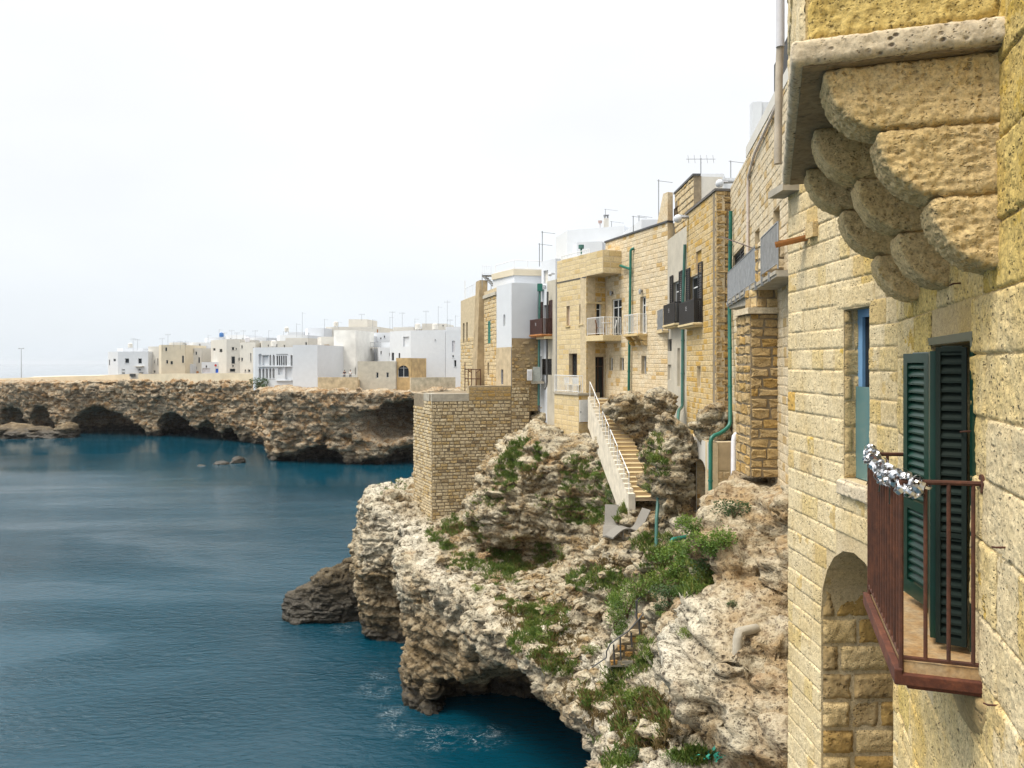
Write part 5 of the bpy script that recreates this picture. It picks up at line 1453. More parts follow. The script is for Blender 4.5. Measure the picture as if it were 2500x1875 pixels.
# grey rendered right half, cut round the balcony door
opsg = [dict(o, d=.03, kind='none') for o in wH]
gm = MB(); panel(gm, fH, u0, fH.L, H - 4, H + 5.35, opsg, .03); gm.build('render', M_GREYP, bH)
gm = MB(); fH.box(gm, u0, fH.L, -.3, .028, H + 4.903, H + 5.35); gm.build('parapet', M_GREYP, bH)
jh = juliet(fH, 1319, 1349, fH.z(1334, 817), .75, 2.2, 'red-brown louvred balcony over terracotta tiles on the narrow house', M_BROWNSH, M_TERRA)
mb = MB(); fH.box(mb, fH.u(1330), fH.u(1350), .01, .6, fH.z(1340, 828), fH.z(1340, 822) - .0); mb.build('support', M_CREAM, jh)
fH3 = Fac(xy(1322, 53.5), xy(1356, 52.0))
bH2 = building('plaster_house', 'white roof-top room set back above the narrow grey house', 'house', [dict(f=fH3, z0=H + 4.4, z1=H + 7.0, wins=[win(fH3, 'blind', 1327, 1338, 660, 692, .15, fm=M_WHITE2)], mat=M_WHITE), dict(f=Fac(xy(1356, 52.0), xy(1440, 53.0)), z0=H + 4.4, z1=H + 7.0, mat=M_WHITE)], (3.0, 6), M_WHITE)
pipe_thing('downpipe', 'dark green drainpipe with square hopper beside the white house', 'pipe', [P(1318, 704, 51.6), P(1316.5, 800, 51.6), P(1315, 990, 51.4)], .075, M_GREYPIPE)
mb = MB(); h_ = P(1318, 702, 51.6); mb.box(h_.x - .17, h_.x + .17, h_.y - .17, h_.y + .17, h_.z - .25, h_.z + .25)
hp = mb.build('rain_hopper', M_GREENP); tag(hp, 'square green hopper on top of the dark green drainpipe', 'hopper')
pipe_thing('downpipe', 'black bent drainpipe behind the red-brown balcony', 'pipe', [P(1337, 712, 50.2), P(1335.5, 820, 50.2), P(1335, 938, 50.2), P(1330, 950, 50.0)], .065, M_RAILD)
ac = thing('air_conditioner', 'white air conditioner on the slab left of the black shutters', 'air conditioner', P(1293, 931, 51.0))
q = P(1287, 929, 51.0); mb = MB(); mb.box(q.x, q.x + .34, q.y, q.y + .32, q.z, q.z + .72); bdy = mb.build('casing', M_FRAME, ac, bevel=.02)
mb = MB()
for i in range(9): mb.box(q.x + .02 + i * .034, q.x + .035 + i * .034, q.y - .012, q.y, q.z + .06, q.z + .66)
mb.build('grille', M_PVC, ac)
gbx = thing('glass_screen', 'grey frosted glass balcony box between the air conditioner and the drainpipe', 'screen', P(1308, 932, 51.2))
mb = MB(); q = P(1301, 931, 51.2); mb.box(q.x, q.x + .5, q.y, q.y + .5, q.z, q.z + .95); mb.build('panel', plain('frosted_glass', (.36, .38, .35), .25, var=.15), gbx)
mb = MB(); mb.box(q.x - .1, q.x + .75, q.y - .05, q.y + .7, q.z - .16, q.z - .005); mb.build('slab', M_CONC, gbx)
# --- bastion
BA = (-5.13, 50.0); BB = (1.15, 51.9); BL = (-6.75, 53.6)
fBR = Fac(BA, BB); fBL = Fac(BL, BA)
ba = thing('bastion', 'tall rubble stone bastion wall rising from the rock ledge', 'wall', (BA[0], BA[1], 8))
mb = MB()
mb.prism([BL, BA, BB, (2.4, 57), (-4, 58)], 7.0, H - 2.05); mb.build('core', M_MORTAR_D, ba)
rb = random.Random(31)
ops_h = [dict(u0=fBR.u(px), u1=fBR.u(px + 6), z0=fBR.z(px, py + 5), z1=fBR.z(px, py)) for px, py in ((1092, 1096), (1138, 1124), (1137, 1146), (1104, 1009), (1240, 1048))]
zt1 = fBR.z(1100, 962)
ub = fBR.u(1144); uq = fBR.u(1247)
low = lambda u: 7.9 + max(0, u - .6) * .62
l1 = courses(fBR, 0, uq, 7.6, H - 2.45, ops_h, .205, (.26, .52), .03, rb, bottom=low) + courses(fBR, uq + .02, fBR.L, 9.5, H - 1.6, ops_h, .235, (.25, .45), .03, rb, bottom=low)
mb = MB(); panel(mb, fBR, 0, fBR.L, 7.0, H - 2.0, [dict(o, d=.25) for o in ops_h], .02); mb.build('wall_face', M_MORTAR_D, ba)
lay(ba, fBR, l1, M_BAST, 1, .045, 300, .03, .02, rb)
l2 = courses(fBL, .0, fBL.L, 7.4, H - 2.9, [], .205, (.26, .55), .03, rb, bottom=lambda u: 7.4)
l2 += courses(fBL, fBL.u(1036), fBL.L, H - 2.9, H - 2.45, [], .205, (.26, .55), .03, rb)
lay(ba, fBL, l2, M_BAST, 1, .045, 150, .03, .0, rb)
# rendered crown of the bastion
mb = MB(); fBR.box(mb, -.04, ub, -.45, .08, H - 2.45, H - 1.97); fBL.box(mb, fBL.u(1036), fBL.L - .45, -.45, .06, H - 2.45, H - 1.975); mb.build('parapet', M_CONC, ba)
mb = MB(); fBR.box(mb, ub + .005, uq, -.5, .07, H - 2.45, fBR.z(1190, 942)); mb.build('parapet', plain('brown_render', (.30, .24, .15), .95, var=.3, scale=2.5, bump=.4), ba)
lay(ba, fBR, courses(fBR, ub + .02, uq, H - 2.4, H - 1.55, [], .21, (.3, .6), .02, rb), M_BROWN, 1, .02, 60, .01, .075, rb)
# --- I: white corner house on a stone base
cI = (-.03, 51.62)
fI1 = Fac((-1.08, 54.3), cI); fI2 = Fac(cI, (1.72, 52.15))
wI1 = [win(fI1, 'glassw', 1229, 1233.5, 768, 796, .15), win(fI1, 'door', 1224, 1229.5, 902, 938, .15)]
zI1, zI2 = fI1.z(1230, 848), fI2.z(1280, 826)
bI = building('plaster_house', 'white corner house on a brown rubble base above the bastion', 'house',
              [dict(f=fI1, z0=H - 3.0, z1=H + 5.35, wins=wI1, mat=M_WHITE), dict(f=fI2, z0=H - 3.2, z1=H + 5.35, mat=M_WHITE)], (3.5, 5.5), M_WHITE, cap=None)
M_RUBB = stone_mat('brown_rubble', (.44, .34, .20), (.48, .32, .13), (.15, .10, .05), .25, 7, .5, .8, .04, .3)
mb = MB(); panel(mb, fI1, 0, fI1.L, H - 3.0, zI1, [dict(o, d=.03) for o in wI1], .03); mb.build('base', plain('ochre_render', (.45, .36, .23), .95, var=.2, scale=2, bump=.3), bI)
mb = MB(); panel(mb, fI2, 0, fI2.L, H - 3.2, zI2, [], .03); mb.build('base', plain('ochre_render_dark', (.30, .22, .12), .95, var=.3, scale=2, bump=.3), bI)
lay(bI, fI2, [q for q in courses(fI2, 0, fI2.L, H - 3.2, zI2, [], .22, (.25, .5), .03, rb) if rb.random() < (.9 if q[1] < H - 1 else .45)], M_RUBB, 2, .03, 200, .0, .03, rb)
mb = MB(); mb.prism([(-1.4, 57), (.15, 54.0), (2.6, 54.6), (2.4, 60)], H + 5.0, Zat(672, 54)); mb.build('roof_room', M_WHITE, bI)
mb = MB(); mb.prism([(-1.5, 57), (.1, 53.9), (2.7, 54.5), (2.5, 60)], Zat(672, 54) + .003, Zat(657, 54)); mb.build('coping', M_BEIGE, bI)
rr1 = railing(None, [(-1.2, 57, Zat(657, 54)), (.15, 54.1, Zat(657, 54)), (1.1, 54.3, Zat(657, 54)), (2.6, 54.7, Zat(657, 54))], .62, M_RAILW, .11, .012, .03, bars=False)
tag(rr1, 'white two-bar railing on the tan roof edge of the white house', 'railing')
# --- J: old stone house with buttress, left end of the street
fJ0 = Fac((-4.36, 66.2), (-1.08, 54.303))
wJ = [win(fJ0, 'dark', px0, px1, a, b, .18, fr=False) for px0, px1, a, b in ((1130, 1134, 789, 837), (1138, 1142, 787, 835), (1159, 1162.5, 785, 814), (1167, 1171, 772, 806), (1154, 1158, 892, 907), (1190.5, 1194.5, 886, 916))]
wJ.append(win(fJ0, 'shut', 1192, 1198.5, 784, 838, .03, fm=M_GREENSH))
bJ = building('stone_house', 'old stone house with a buttress and green shutter at the end of the cliff street', 'house',
              [dict(f=fJ0, z0=H - 3.6, z1=H + 5.3, wins=wJ, mat=M_MORTAR, stones=dict(ch=.27, lr=(.32, .6), mat=M_PALE, proud=.03, gap=.025, rects=[(0, fJ0.u(1171), H - 3.6, H + 2.1), (fJ0.u(1183), fJ0.L, H - 3.6, H + 4.9)]))], (6, 4), M_GREYP)
u0, u1 = fJ0.u(1171.5), fJ0.u(1181)
mb = MB(); mb.hexa([fJ0.w(u0 - .2, .7, H - 3.6), fJ0.w(u1 + .3, .7, H - 3.6), fJ0.w(u1 + .3, 0, H - 3.6), fJ0.w(u0 - .2, 0, H - 3.6), fJ0.w(u0, .3, H + 6.2), fJ0.w(u1, .3, H + 6.2), fJ0.w(u1, -.3, H + 6.2), fJ0.w(u0, -.3, H + 6.2)])
mb.build('buttress', plain('buttress_render', (.38, .29, .17), .95, var=.3, scale=1.5, bump=.4), bJ)
mb = MB(); fJ0.box(mb, fJ0.u(1182), fJ0.L, -.2, .12, fJ0.z(1200, 724), fJ0.z(1200, 716)); mb.build('roof_tiles', M_GREYP, bJ)
# scaffold in front of J
sc_ = thing('scaffold', 'rusty iron scaffold frame against the old stone house', 'scaffold', P(1150, 957, 57))
Yq = 57.5
for i, px in enumerate((1135, 1143, 1151, 1162, 1173)):
    mb = MB(); mb.tube([P(px, 962, Yq), P(px, (885 if i == 0 else 902), Yq)], .035, 5); mb.build('post', M_RUST, sc_)
for py in (902, 925):
    mb = MB(); mb.tube([P(1135, py, Yq), P(1174, py, Yq)], .03, 5); mb.build('rail', M_RUST, sc_)
for a, b in (((1143, 902), (1151, 911)), ((1162, 911), (1173, 902)), ((1143, 911), (1151, 902))):
    mb = MB(); mb.tube([P(*a, Yq), P(*b, Yq)], .025, 5); mb.build('brace', M_RUST, sc_)
# iron stair and ladder on its roof
ir = thing('roof_stairs', 'small white iron landing and stair on the roof of the old stone house', 'stairs', P(1185, 700, 58))
Yq = 58.0
mb = MB(); a = P(1177, 671, Yq); mb.box(a.x, a.x + .85, Yq, Yq + 1, a.z - .05, a.z); mb.build('platform', M_RAILG, ir)
railing(ir, [P(1177, 670, Yq), P(1199, 670, Yq)], .65, M_RAILW, .14, .012, .02)
for i in range(6):
    mb = MB(); a = P(1180 + i * 4.2, 674 + i * 4, Yq); mb.box(a.x, a.x + .28, Yq, Yq + .7, a.z - .04, a.z); mb.build('step', M_RAILG, ir)
mb = MB(); mb.tube([P(1177, 670, Yq), P(1177, 715, Yq)], .03, 5); mb.tube([P(1199, 690, Yq), P(1199, 715, Yq)], .03, 5); mb.tube([P(1179, 676, Yq), P(1204, 700, Yq)], .03, 5); mb.build('support', M_RAILG, ir)
rr2 = railing(None, [tuple(Vector(fJ0.w(fJ0.u(1132), -.1, H + 5.3))), tuple(Vector(fJ0.w(fJ0.u(1150), -.1, H + 5.3))), tuple(Vector(fJ0.w(fJ0.u(1170), -.1, H + 5.3)))], .95, M_RAILW, .5, .012, .02)
tag(rr2, 'thin pale iron railing along the roof of the old stone house', 'railing')
pl_ = thing('pole', 'tall bare mast at the far corner of the old stone house roof', 'mast', fJ0.w(fJ0.u(1132), -.1, H + 5.2))
mb = MB(); mb.tube([fJ0.w(fJ0.u(1132), -.1, H + 5.2), fJ0.w(fJ0.u(1132), -.1, H + 6.9)], .05, 5); mb.build('shaft', M_RAILW, pl_)
# --- white roof-top houses behind the street
def wbox(label, px0, px1, Y0, Y1, z0, ztop, side=None, mat=M_WHITE, wins=(), back=(3, 6), name='plaster_house'):
    facs = []
    if side is not None: facs.append(dict(f=Fac(xy(side[0], side[1]), xy(px0, Y0)), z0=z0, z1=ztop, mat=mat))
    f = Fac(xy(px0, Y0), xy(px1, Y1))
    facs.append(dict(f=f, z0=z0, z1=ztop, mat=mat, wins=[win(f, *w) if not isinstance(w, dict) else w for w in wins]))
    return building(name, label, 'house', facs, back, mat)
L1 = wbox('white roof-top house with square chimney behind the cream house', 1384, 1524, 57, 55, H + 5, Zat(557, 56), (1357, 60))
mb = MB(); c = P(1475, 557, 56); mb.box(c.x, c.x + .33, c.y, c.y + .4, c.z - .3, c.z + .72); ch = mb.build('chimney', M_WHITE2, L1)
mb = MB(); mb.box(c.x + .02, c.x + .10, c.y + .01, c.y + .38, c.z + .723, c.z + .92); mb.box(c.x + .24, c.x + .32, c.y + .01, c.y + .38, c.z + .723, c.z + .92); mb.box(c.x - .03, c.x + .36, c.y - .03, c.y + .43, c.z + .923, c.z + .97); mb.build('chimney_pot', M_RAILG, ch)
L1b = wbox('lower white block with curved shoulder in front of the white roof-top house', 1408, 1470, 53.5, 53, H + 5, Zat(590, 53.2), (1398, 55), M_WHITE, back=(2, 3))
L2 = wbox('white wedge-topped roof house right of the chimney', 1566, 1612, 50, 50, H + 6, Zat(536, 50), (1521, 55), M_WHITE, back=(3, 5))
N1 = wbox('plain white stair house on the roof behind the ochre corner house', 1690, 1768, 37, 37, H + 6, Zat(424, 37), (1680, 38.5), M_WHITE, [('blind', 1697, 1706, 484, 500, .1)], back=(1, 3))
N1b = wbox('lower white roof block left of the tall stone house', 1768.5, 1803, 37.4, 37.4, H + 6, Zat(434, 37.4), None, M_WHITE, back=(1, 3))
N2 = wbox('tall narrow white roof-top block rising beside the dark railing', 1837, 1880, 30, 30, H + 6, Zat(249, 30), (1832.5, 31), M_WHITE, back=(1, 2))
dr = railing(None, [fo(uY(20.9), -.25, H + 7.26), fo(uY(20.9), .0, H + 7.26), fo(uY(17.5), .0, H + 7.26)], .75, M_RAILD, .08, .012, .02)
tag(dr, 'dark iron roof railing at the top beside the white downpipe', 'railing')
wl = MB(); g_ = Fac(xy(1362, 49.5), xy(1432, 46.0))
rt = railing(None, [fG1.w(.2, -.2, H + GT + .02), fG1.w(fG1.L, -.2, H + GT + .02)], .28, M_RAILW, .2, .012, .025)
tag(rt, 'low white roof rail along the top of the cream house', 'railing')
vent = thing('roof_vent', 'small green capped flue on the cream house roof', 'vent', P(1419, 625, 47))
mb = MB(); mb.tube([P(1419, 624, 47), P(1419, 605, 47)], .06, 8); mb.build('stem', M_GREENP, vent)
mb = MB(); a = P(1419, 603, 47); mb.lathe((a.x, a.y, a.z - .1), [(.0, 0), (.17, 0), (.17, .22), (0, .24)], 10); mb.build('cap', M_GREYPIPE, vent)
vent2 = thing('roof_vent', 'pinkish capped flue left of the square chimney', 'vent', P(1465, 557, 56))
mb = MB(); mb.tube([P(1465, 558, 56), P(1465, 545, 56)], .06, 8); mb.build('stem', M_PVC, vent2)
mb = MB(); a = P(1465, 545, 56); mb.lathe((a.x, a.y, a.z), [(.0, 0), (.13, 0), (.16, .18), (0, .2)], 10); mb.build('cap', plain('pink_cap', (.45, .33, .30), .7), vent2)
# --- annex with arched niche under the ochre house
fN1 = Fac((7.38, 32.6), (7.34, 29.0)); fN2 = Fac((7.34, 29.0), (8.30, 29.15))
wN = [dict(u0=fN1.u(1701), u1=fN1.u(1724), z0=fN1.z(1712, 1256), z1=fN1.z(1712, 1121), d=.45, kind='none', arch=.36)]
zpl = fN2.z(1755, 1148)
zt_ = 15.05
bN = building('stone_annex', 'small stone annex with arched niche and white plaster top above the shrubs', 'annex',
              [dict(f=fN1, z0=11.0, z1=zt_, wins=wN, mat=M_MORTAR), dict(f=fN2, z0=11.0, z1=zt_, mat=M_MORTAR)], (3, .8), M_GREYP)
mb = MB(); mb.poly([fN1.w(wN[0]['u0'], -.45, 11.2), fN1.w(wN[0]['u1'], -.45, 11.2), fN1.w(wN[0]['u1'], -.45, wN[0]['z1'] + .1), fN1.w(wN[0]['u0'], -.45, wN[0]['z1'] + .1)]); mb.build('niche_back', M_MORTAR_D, bN)
zw = fN1.z(1700, 1128)
mb = MB(); panel(mb, fN1, 0, fN1.L, zw, zt_, [dict(wN[0], d=.025)], .025); mb.build('plaster', M_WHITE2, bN)
cutN = [dict(q) for q in arch_cut(wN[0])]
rn = random.Random(8)
M_NICHE = stone_mat('niche_stone', (.56, .47, .31), (.54, .30, .09), (.2, .13, .07), .22, 8, .3, .5, .02, .1)
lay(bN, fN1, courses(fN1, 0, fN1.L, 11.0, zw - .03, cutN, .24, (.26, .42), .028, rn), M_NICHE, 1, .02, rnd=rn)
fNj = Fac(fN1.w(wN[0]['u0'], 0, 0), fN1.w(wN[0]['u0'], -.45, 0))
lay(bN, fNj, courses(fNj, 0, .45, wN[0]['z0'], wN[0]['z1'] - .3, [], .22, (.16, .3), .02, rn), M_NICHE, 1, .015, rnd=rn)
mb = MB(); panel(mb, fN2, 0, fN2.L, zpl, zt_, [], .025); mb.build('plaster', plain('sand_plaster', (.46, .36, .23), .95, var=.2, scale=2.5, bump=.3), bN)
lay(bN, fN2, courses(fN2, 0, fN2.L, 11.0, zpl - .03, [], .24, (.18, .36), .028, rn), M_NICHE, 1, .02, rnd=rn)
mb = MB(); fN1.box(mb, wN[0]['u0'] - .1, wN[0]['u1'] + .1, -.4, .1, wN[0]['z0'] - .1, wN[0]['z0'] - .005); mb.build('sill', M_WHITE2, bN)
# ------------------------------------------------------------------ drainpipes down the front
pipe_thing('drainpipe', 'green drainpipe with a side branch between the cream and the rubble house', 'pipe',
           [Vector(fF_.w(fF_.u(1549), .03, fF_.z(1549, 606))), Vector(fF_.w(fF_.u(1546), .16, fF_.z(1546, 610))), Vector(fF_.w(fF_.u(1545), .16, fF_.z(1545, 700))), Vector(fF_.w(fF_.u(1541), .16, fF_.z(1541, 975))), Vector(fF_.w(fF_.u(1534), .2, fF_.z(1534, 983)))], .075, M_GREENP)
bnch = bpy.data.objects['drainpipe']
mb = MB(); mb.tube([fF_.w(fF_.u(1545), .16, fF_.z(1545, 657)), fF_.w(fF_.u(1523), .22, fF_.z(1523, 649))], .075, 8); mb.build('branch', M_GREENP, bnch, True)
pipe_thing('drainpipe', 'grey-green drainpipe running down between the ochre and grey houses onto the rocks', 'pipe',
           [Vector(fD1.w(fD1.u(1677.5), .10, H + 5.4)), Vector(fD1.w(fD1.u(1672.5), .10, fD1.z(1672, 750))), Vector(fD1.w(fD1.u(1671), .10, fD1.z(1670, 992))), P(1657, 1002, 34.6), P(1653, 1050, 33.4), P(1651, 1073, 33.0), P(1624, 1081, 32.6), P(1612, 1161, 31.6), P(1603, 1266, 30.6), P(1602, 1356, 30.2)], .070, M_GREYPIPE)
pipe_thing('drainpipe', 'bright green drainpipe from the long balcony down past the arched annex', 'pipe',
           [Vector(fC.w(fC.u(1792), .12, fC.z(1792, 515))), Vector(fC.w(fC.u(1789), .12, fC.z(1789, 760))), P(1783, 1040, 28.4), P(1759, 1058, 28.2), P(1735, 1066, 28.0), P(1734, 1281, 27.9), P(1710, 1300, 27.2), P(1667, 1313, 26.6), P(1641, 1317, 26.4), P(1640, 1328, 26.3)], .075, M_GREENP)
pv = pipe_thing('drainpipe', 'pale grey plastic pipe ending in a rusty length right of the annex', 'pipe',
           [P(1806, 1058, 26.6), P(1791, 1062, 26.2), P(1790, 1245, 25.6), P(1764, 1254, 25.4), P(1761, 1270, 25.3)], .085, M_PVC, False)
mb = MB(); mb.tube([P(1762, 1268, 25.3), P(1763, 1310, 25.2)], .08, 10); mb.build('rusty_end', M_TERRA, pv)
# globe flood lamps on brackets
def globe_lamp(px, py, Y, r, label, ax):
    c = P(px, py, Y); t = thing('street_lamp', label, 'lamp', (c.x + ax, c.y, c.z))
    mb = MB(); mb.lathe((c.x, c.y, c.z), [(0, -r)] + [(r * math.cos(a), r * math.sin(a)) for a in [i * math.pi / 16 - math.pi / 2 for i in range(1, 16)]] + [(0, r)], 14); mb.build('globe', M_WHITE, t, True)
    mb = MB(); mb.tube([(c.x + r * .3, c.y, c.z + r * .5), (c.x + ax, c.y, c.z + r * .3)], [r * .55, .04], 8); mb.build('arm', M_RAILG, t)
    mb = MB(); mb.box(c.x + r * .2, c.x + r * 1.9, c.y - r * .6, c.y + r * .6, c.z + r * .25, c.z + r * .5); mb.build('head', M_PVC, t)
globe_lamp(1655, 534, 35.0, .19, 'white globe lamp on a grey arm at the grey house roof', .75)
globe_lamp(1757, 448, 31.2, .165, 'white globe lamp at the roof corner of the ochre house', .8)
globe_lamp(1830, 372, 26.8, .12, 'white globe lamp beside the tall white roof-top block', .3)
globe_lamp(1343, 670, 50.2, .12, 'small white floodlight on the corner of the narrow grey house', .3)
D = 'dark'
# ------------------------------------------------------------------ the far town
def thouse(label, px0, px1, py, Y0, Y1=None, side=None, mat=M_WHITE, wins=(), swins=(), z0=12.6, back=(1.5, 9), parts=None, name='plaster_house', roofwall=.0):
    Y1 = Y1 or Y0
    zt = Zat(py, (Y0 + Y1) / 2); facs = []
    if side:
        fs = Fac(xy(side[0], side[1]), xy(px0, Y0)); facs.append(dict(f=fs, z0=z0, z1=zt, mat=mat, wins=[win(fs, *w) for w in swins]))
    f = Fac(xy(px0, Y0), xy(px1, Y1))
    facs.append(dict(f=f, z0=z0, z1=zt, mat=mat, wins=[win(f, *w[:6], **dict(dict(fm=M_FRAME, sill=mat) if w[0] == D else {}, **(w[6] if len(w) > 6 else {}))) for w in wins]))
    o = building(name, label, 'house', facs, back, mat, group=None)
    return o, f
T1, f_ = thouse('left-most white house of the far town standing against the open sea', 288, 362, 858, 198, 197, (264, 204), M_WHITE, [(D, 305, 315, 875, 886, .25), (D, 337, 346, 875, 887, .25), (D, 297, 305, 901.5, 904, .2), (D, 297, 305, 909, 912, .2), (D, 337, 344, 901, 904, .2), (D, 338, 350, 909, 912, .2)], [(D, 266, 268.5, 878, 892, .2), (D, 277, 283, 876, 882, .2)])
mb = MB(); f_.box(mb, f_.u(331), f_.u(352), 0.01, 1.0, f_.z(340, 895), f_.z(340, 893.5)); mb.build('balcony_slab', M_WHITE2, T1)
thouse('low white penthouse on the left-most white house', 300, 348, 850, 203, 203, (286, 206), M_WHITE)
thouse('narrow white house between the left-most and the beige house', 362, 388, 846, 199, 198, None, M_WHITE2, [(D, 366, 368.5, 882, 897, .2), (D, 376, 378, 879, 887, .2), (D, 384, 386.5, 875, 892, .2), (D, 375, 379, 904, 910, .2)], back=(2, 9))
thouse('beige house with scattered small windows in the far town', 394, 452, 842, 192, 193, (388, 198), M_BEIGE, [(D, 395, 397.5, 848, 857, .2), (D, 403, 408, 848, 857, .2), (D, 405.5, 410.5, 879, 887.5, .2), (D, 416, 422, 881.5, 889.5, .2), (D, 451, 456, 868, 886, .2) if False else (D, 444, 449, 868, 886, .2)])
thouse('cream house with stepped roof right of the beige house', 452, 492, 850, 196, 197, None, M_WHITE2, [(D, 471, 474, 847 + 6, 862, .2), (D, 477, 481, 858, 866, .2), (D, 484, 488, 872, 886, .2), (D, 478, 481, 895, 901, .2), ('blind', 478, 485, 906, 911, .1, dict(fm=M_TERRA))], back=(2, 8))
thouse('low white building with grey garage door on the far promenade', 424, 468, 889, 195, 195, None, M_WHITE, [], back=(1, 4))
T2, f_ = thouse('white house with blue shop front on the far promenade', 492, 552, 884, 189, 189, None, M_WHITE, [('blind', 494, 513, 899, 911, .2, dict(fm=M_PVC)), (D, 502, 505.5, 892, 897, .2), ('blind', 526, 543, 900, 910, .2, dict(fm=plain('blue_panel', (.02, .12, .62), .5))), (D, 533, 537, 892, 896.5, .2)], back=(1, 5))
mb = MB(); c = f_.w(f_.u(526.5), .0, f_.z(526, 892)); 
mb.tube([f_.w(f_.u(526.5), .005, f_.z(526, 892)), f_.w(f_.u(526.5), .08, f_.z(526, 892))], .27, 12); mb.build('round_sign', plain('red_sign', (.45, .03, .02), .5), T2)
thouse('tall white house behind the blue shop front', 470, 515, 836, 205, 205, (455, 212), M_WHITE, [(D, 475, 479, 848, 855, .2), (D, 486, 489, 833 + 6, 845, .2)])
thouse('white house with two rows of square windows left of the arcade house', 553, 586, 828, 184, 184, (515, 194), M_WHITE2, [(D, 565.5, 571.5, 847, 854.5, .2), (D, 575, 578, 849.5, 853.5, .2), (D, 564.5, 573.5, 870, 888, .2), (D, 566, 571, 891.5, 895, .2), (D, 560.5, 574, 900, 907.5, .2), (D, 588 - 6, 586 - 1, 873, 881, .2)], [(D, 520, 526, 850, 856, .2), (D, 536, 543, 852, 860, .2)])
thouse('cream house joining the arcade house on its left', 586, 623, 836, 182, 178, None, M_WHITE2, [(D, 588.5, 592.5, 843, 850, .2), (D, 610.5, 613.5, 862, 883, .2), (D, 618, 620.5, 848, 882, .2), (D, 588, 593, 873, 881, .2), (D, 597, 600.5, 902, 908, .2), (D, 605, 611, 902, 908, .2), (D, 617, 623 - .5, 901, 908, .2)], back=(3, 8))
# arcade house
AY = 150.0
TA, f_ = thouse('white two-storey house with arched loggias and wide glazing', 623, 715, 848, AY + 3, AY, (618, AY + 9), M_WHITE,
  [(D, 631.5, 638.5, 864, 891, .4), (D, 640.5, 655.5, 868, 892, .6)] +
  [(D, a, b, 866, 892, .35, dict(arch=.4)) for a, b in ((657.5, 662), (665.5, 670.5))] +
  [(D, a, a + 3.8, 868.5, 892, .22, dict(fr=False)) for a in (675, 680.3, 685.6, 690.9, 696.2)] + [(D, 709, 714, 867, 893, .3)] +
  [(D, a, a + 5, 899, 924, .35, dict(arch=.4)) for a in (631.5, 640.3, 648.5, 657, 665)] + [('frenchd', 678.5, 690, 898, 915, .5), (D, 696, 712, 896, 926, .6)], back=(3, 9))
mb = MB(); f_.box(mb, f_.u(631), f_.u(714), .01, .25, f_.z(670, 895.5), f_.z(670, 893.5)); f_.box(mb, f_.u(675), f_.u(714), .01, .3, f_.z(690, 930), f_.z(690, 928)); mb.build('string_course', M_WHITE, TA)
mb = MB(); f_.box(mb, f_.u(631), f_.u(657), .02, .05, f_.z(640, 868), f_.z(640, 866.5)); f_.box(mb, f_.u(675), f_.u(703), .02, .05, f_.z(690, 866), f_.z(690, 864)); mb.build('glazing_bar', M_RAILG, TA)
mb = MB(); f_.box(mb, f_.u(641), f_.u(655), -.9, -.85, f_.z(648, 890), f_.z(648, 884)); mb.build('green_awning', M_GREENSH, TA)
mb = MB(); f_.box(mb, f_.u(682), f_.u(714), -2, -.05, f_.z(690, 948), f_.z(690, 929)); mb.build('base', M_BEIGE, TA)
thouse('blank white windowless block right of the arcade house', 715, 775, 842, 147.5, 146.5, None, M_WHITE, [], z0=11.9, back=(2.5, 11))
thouse('white house with two brown peeling patches on its wall', 784, 815, 822, 160, 160, (775, 166), M_WHITE2, [], back=(1.5, 8))
pp_f = Fac(xy(784, 159.93), xy(815, 159.93))
for zz, (x0, y0, x1, y1) in enumerate(((786, 840, 814, 863), (786, 871, 815, 894))):
    rp = random.Random(zz + 3); cx, cy = (x0 + x1) / 2, (y0 + y1) / 2; pts = []
    for i in range(18):
        a = 2 * math.pi * i / 18; k = rp.uniform(.75, 1.1); pts.append(pp_f.w(pp_f.u(cx + math.cos(a) * (x1 - x0) / 2 * k), .0, pp_f.z(cx, cy + math.sin(a) * (y1 - y0) / 2 * k)))
    m_ = MB(); q2 = [(x, y + .05, z) for x, y, z in pts]; m_.poly(pts); 
    o_ = m_.build('peeled_plaster', plain('bare_wall', (.38, .28, .19), .95, var=.3, scale=1.5))
    tag(o_, ['upper brown patch of peeled plaster on the white house', 'lower brown patch of peeled plaster on the white house'][zz], 'plaster patch')
thouse('tall pale house with damp stained wall behind the viewing terrace', 815, 868, 806, 158, 157, None, plain('damp_white', (.66, .65, .61), .92, var=.14, scale=.5), [('blind', 822, 830, 850, 853, .1), (D, 870 - 4, 868, 897, 914, .2)], back=(2, 9))
thouse('big cream block with round-cornered tank room on top of the town', 795, 925, 798, 195, 195, None, M_WHITE2, [(D, 796, 799, 811, 817, .2), (D, 807, 809, 816, 820, .2), ('blind', 932 - 12, 923, 804, 818, .2, dict(fm=M_TERRA))], back=(2, 12))
thouse('square cream tank tower, highest block of the far town', 851, 897, 779.5, 198, 198, None, M_WHITE2, [], back=(1, 8))
thouse('white roof house left of the cream block skyline', 751, 791, 801, 190, 190, (745, 196), M_WHITE, [(D, 752, 755, 806 + 6, 817, .2)])
thouse('long low white roofs behind the arcade house', 683, 751, 818, 182, 182, (676, 188), M_WHITE, [])
thouse('beige-sided roof room above the blank white block', 697, 752, 825, 170, 170, None, M_WHITE2, [(D, 745, 749, 835, 842, .2)], back=(1, 6))
thouse('small white house with balcony in the middle of the far town', 866, 952, 836, 168, 166, None, M_WHITE, [(D, 871, 877, 849, 856, .2), (D, 898, 902, 861, 873, .25), (D, 903, 907, 861, 873, .25), (D, 935, 943, 849, 853, .2), (D, 875, 879, 867, 871, .2), (D, 956 - 10, 950, 862, 880, .2)], back=(2, 8))
fb_ = Fac(xy(866, 166.5), xy(952, 164.5))
bt = thing('balcony', 'long grey balcony railing on the small white house of the far town', 'balcony', fb_.w(0, 0, 17))
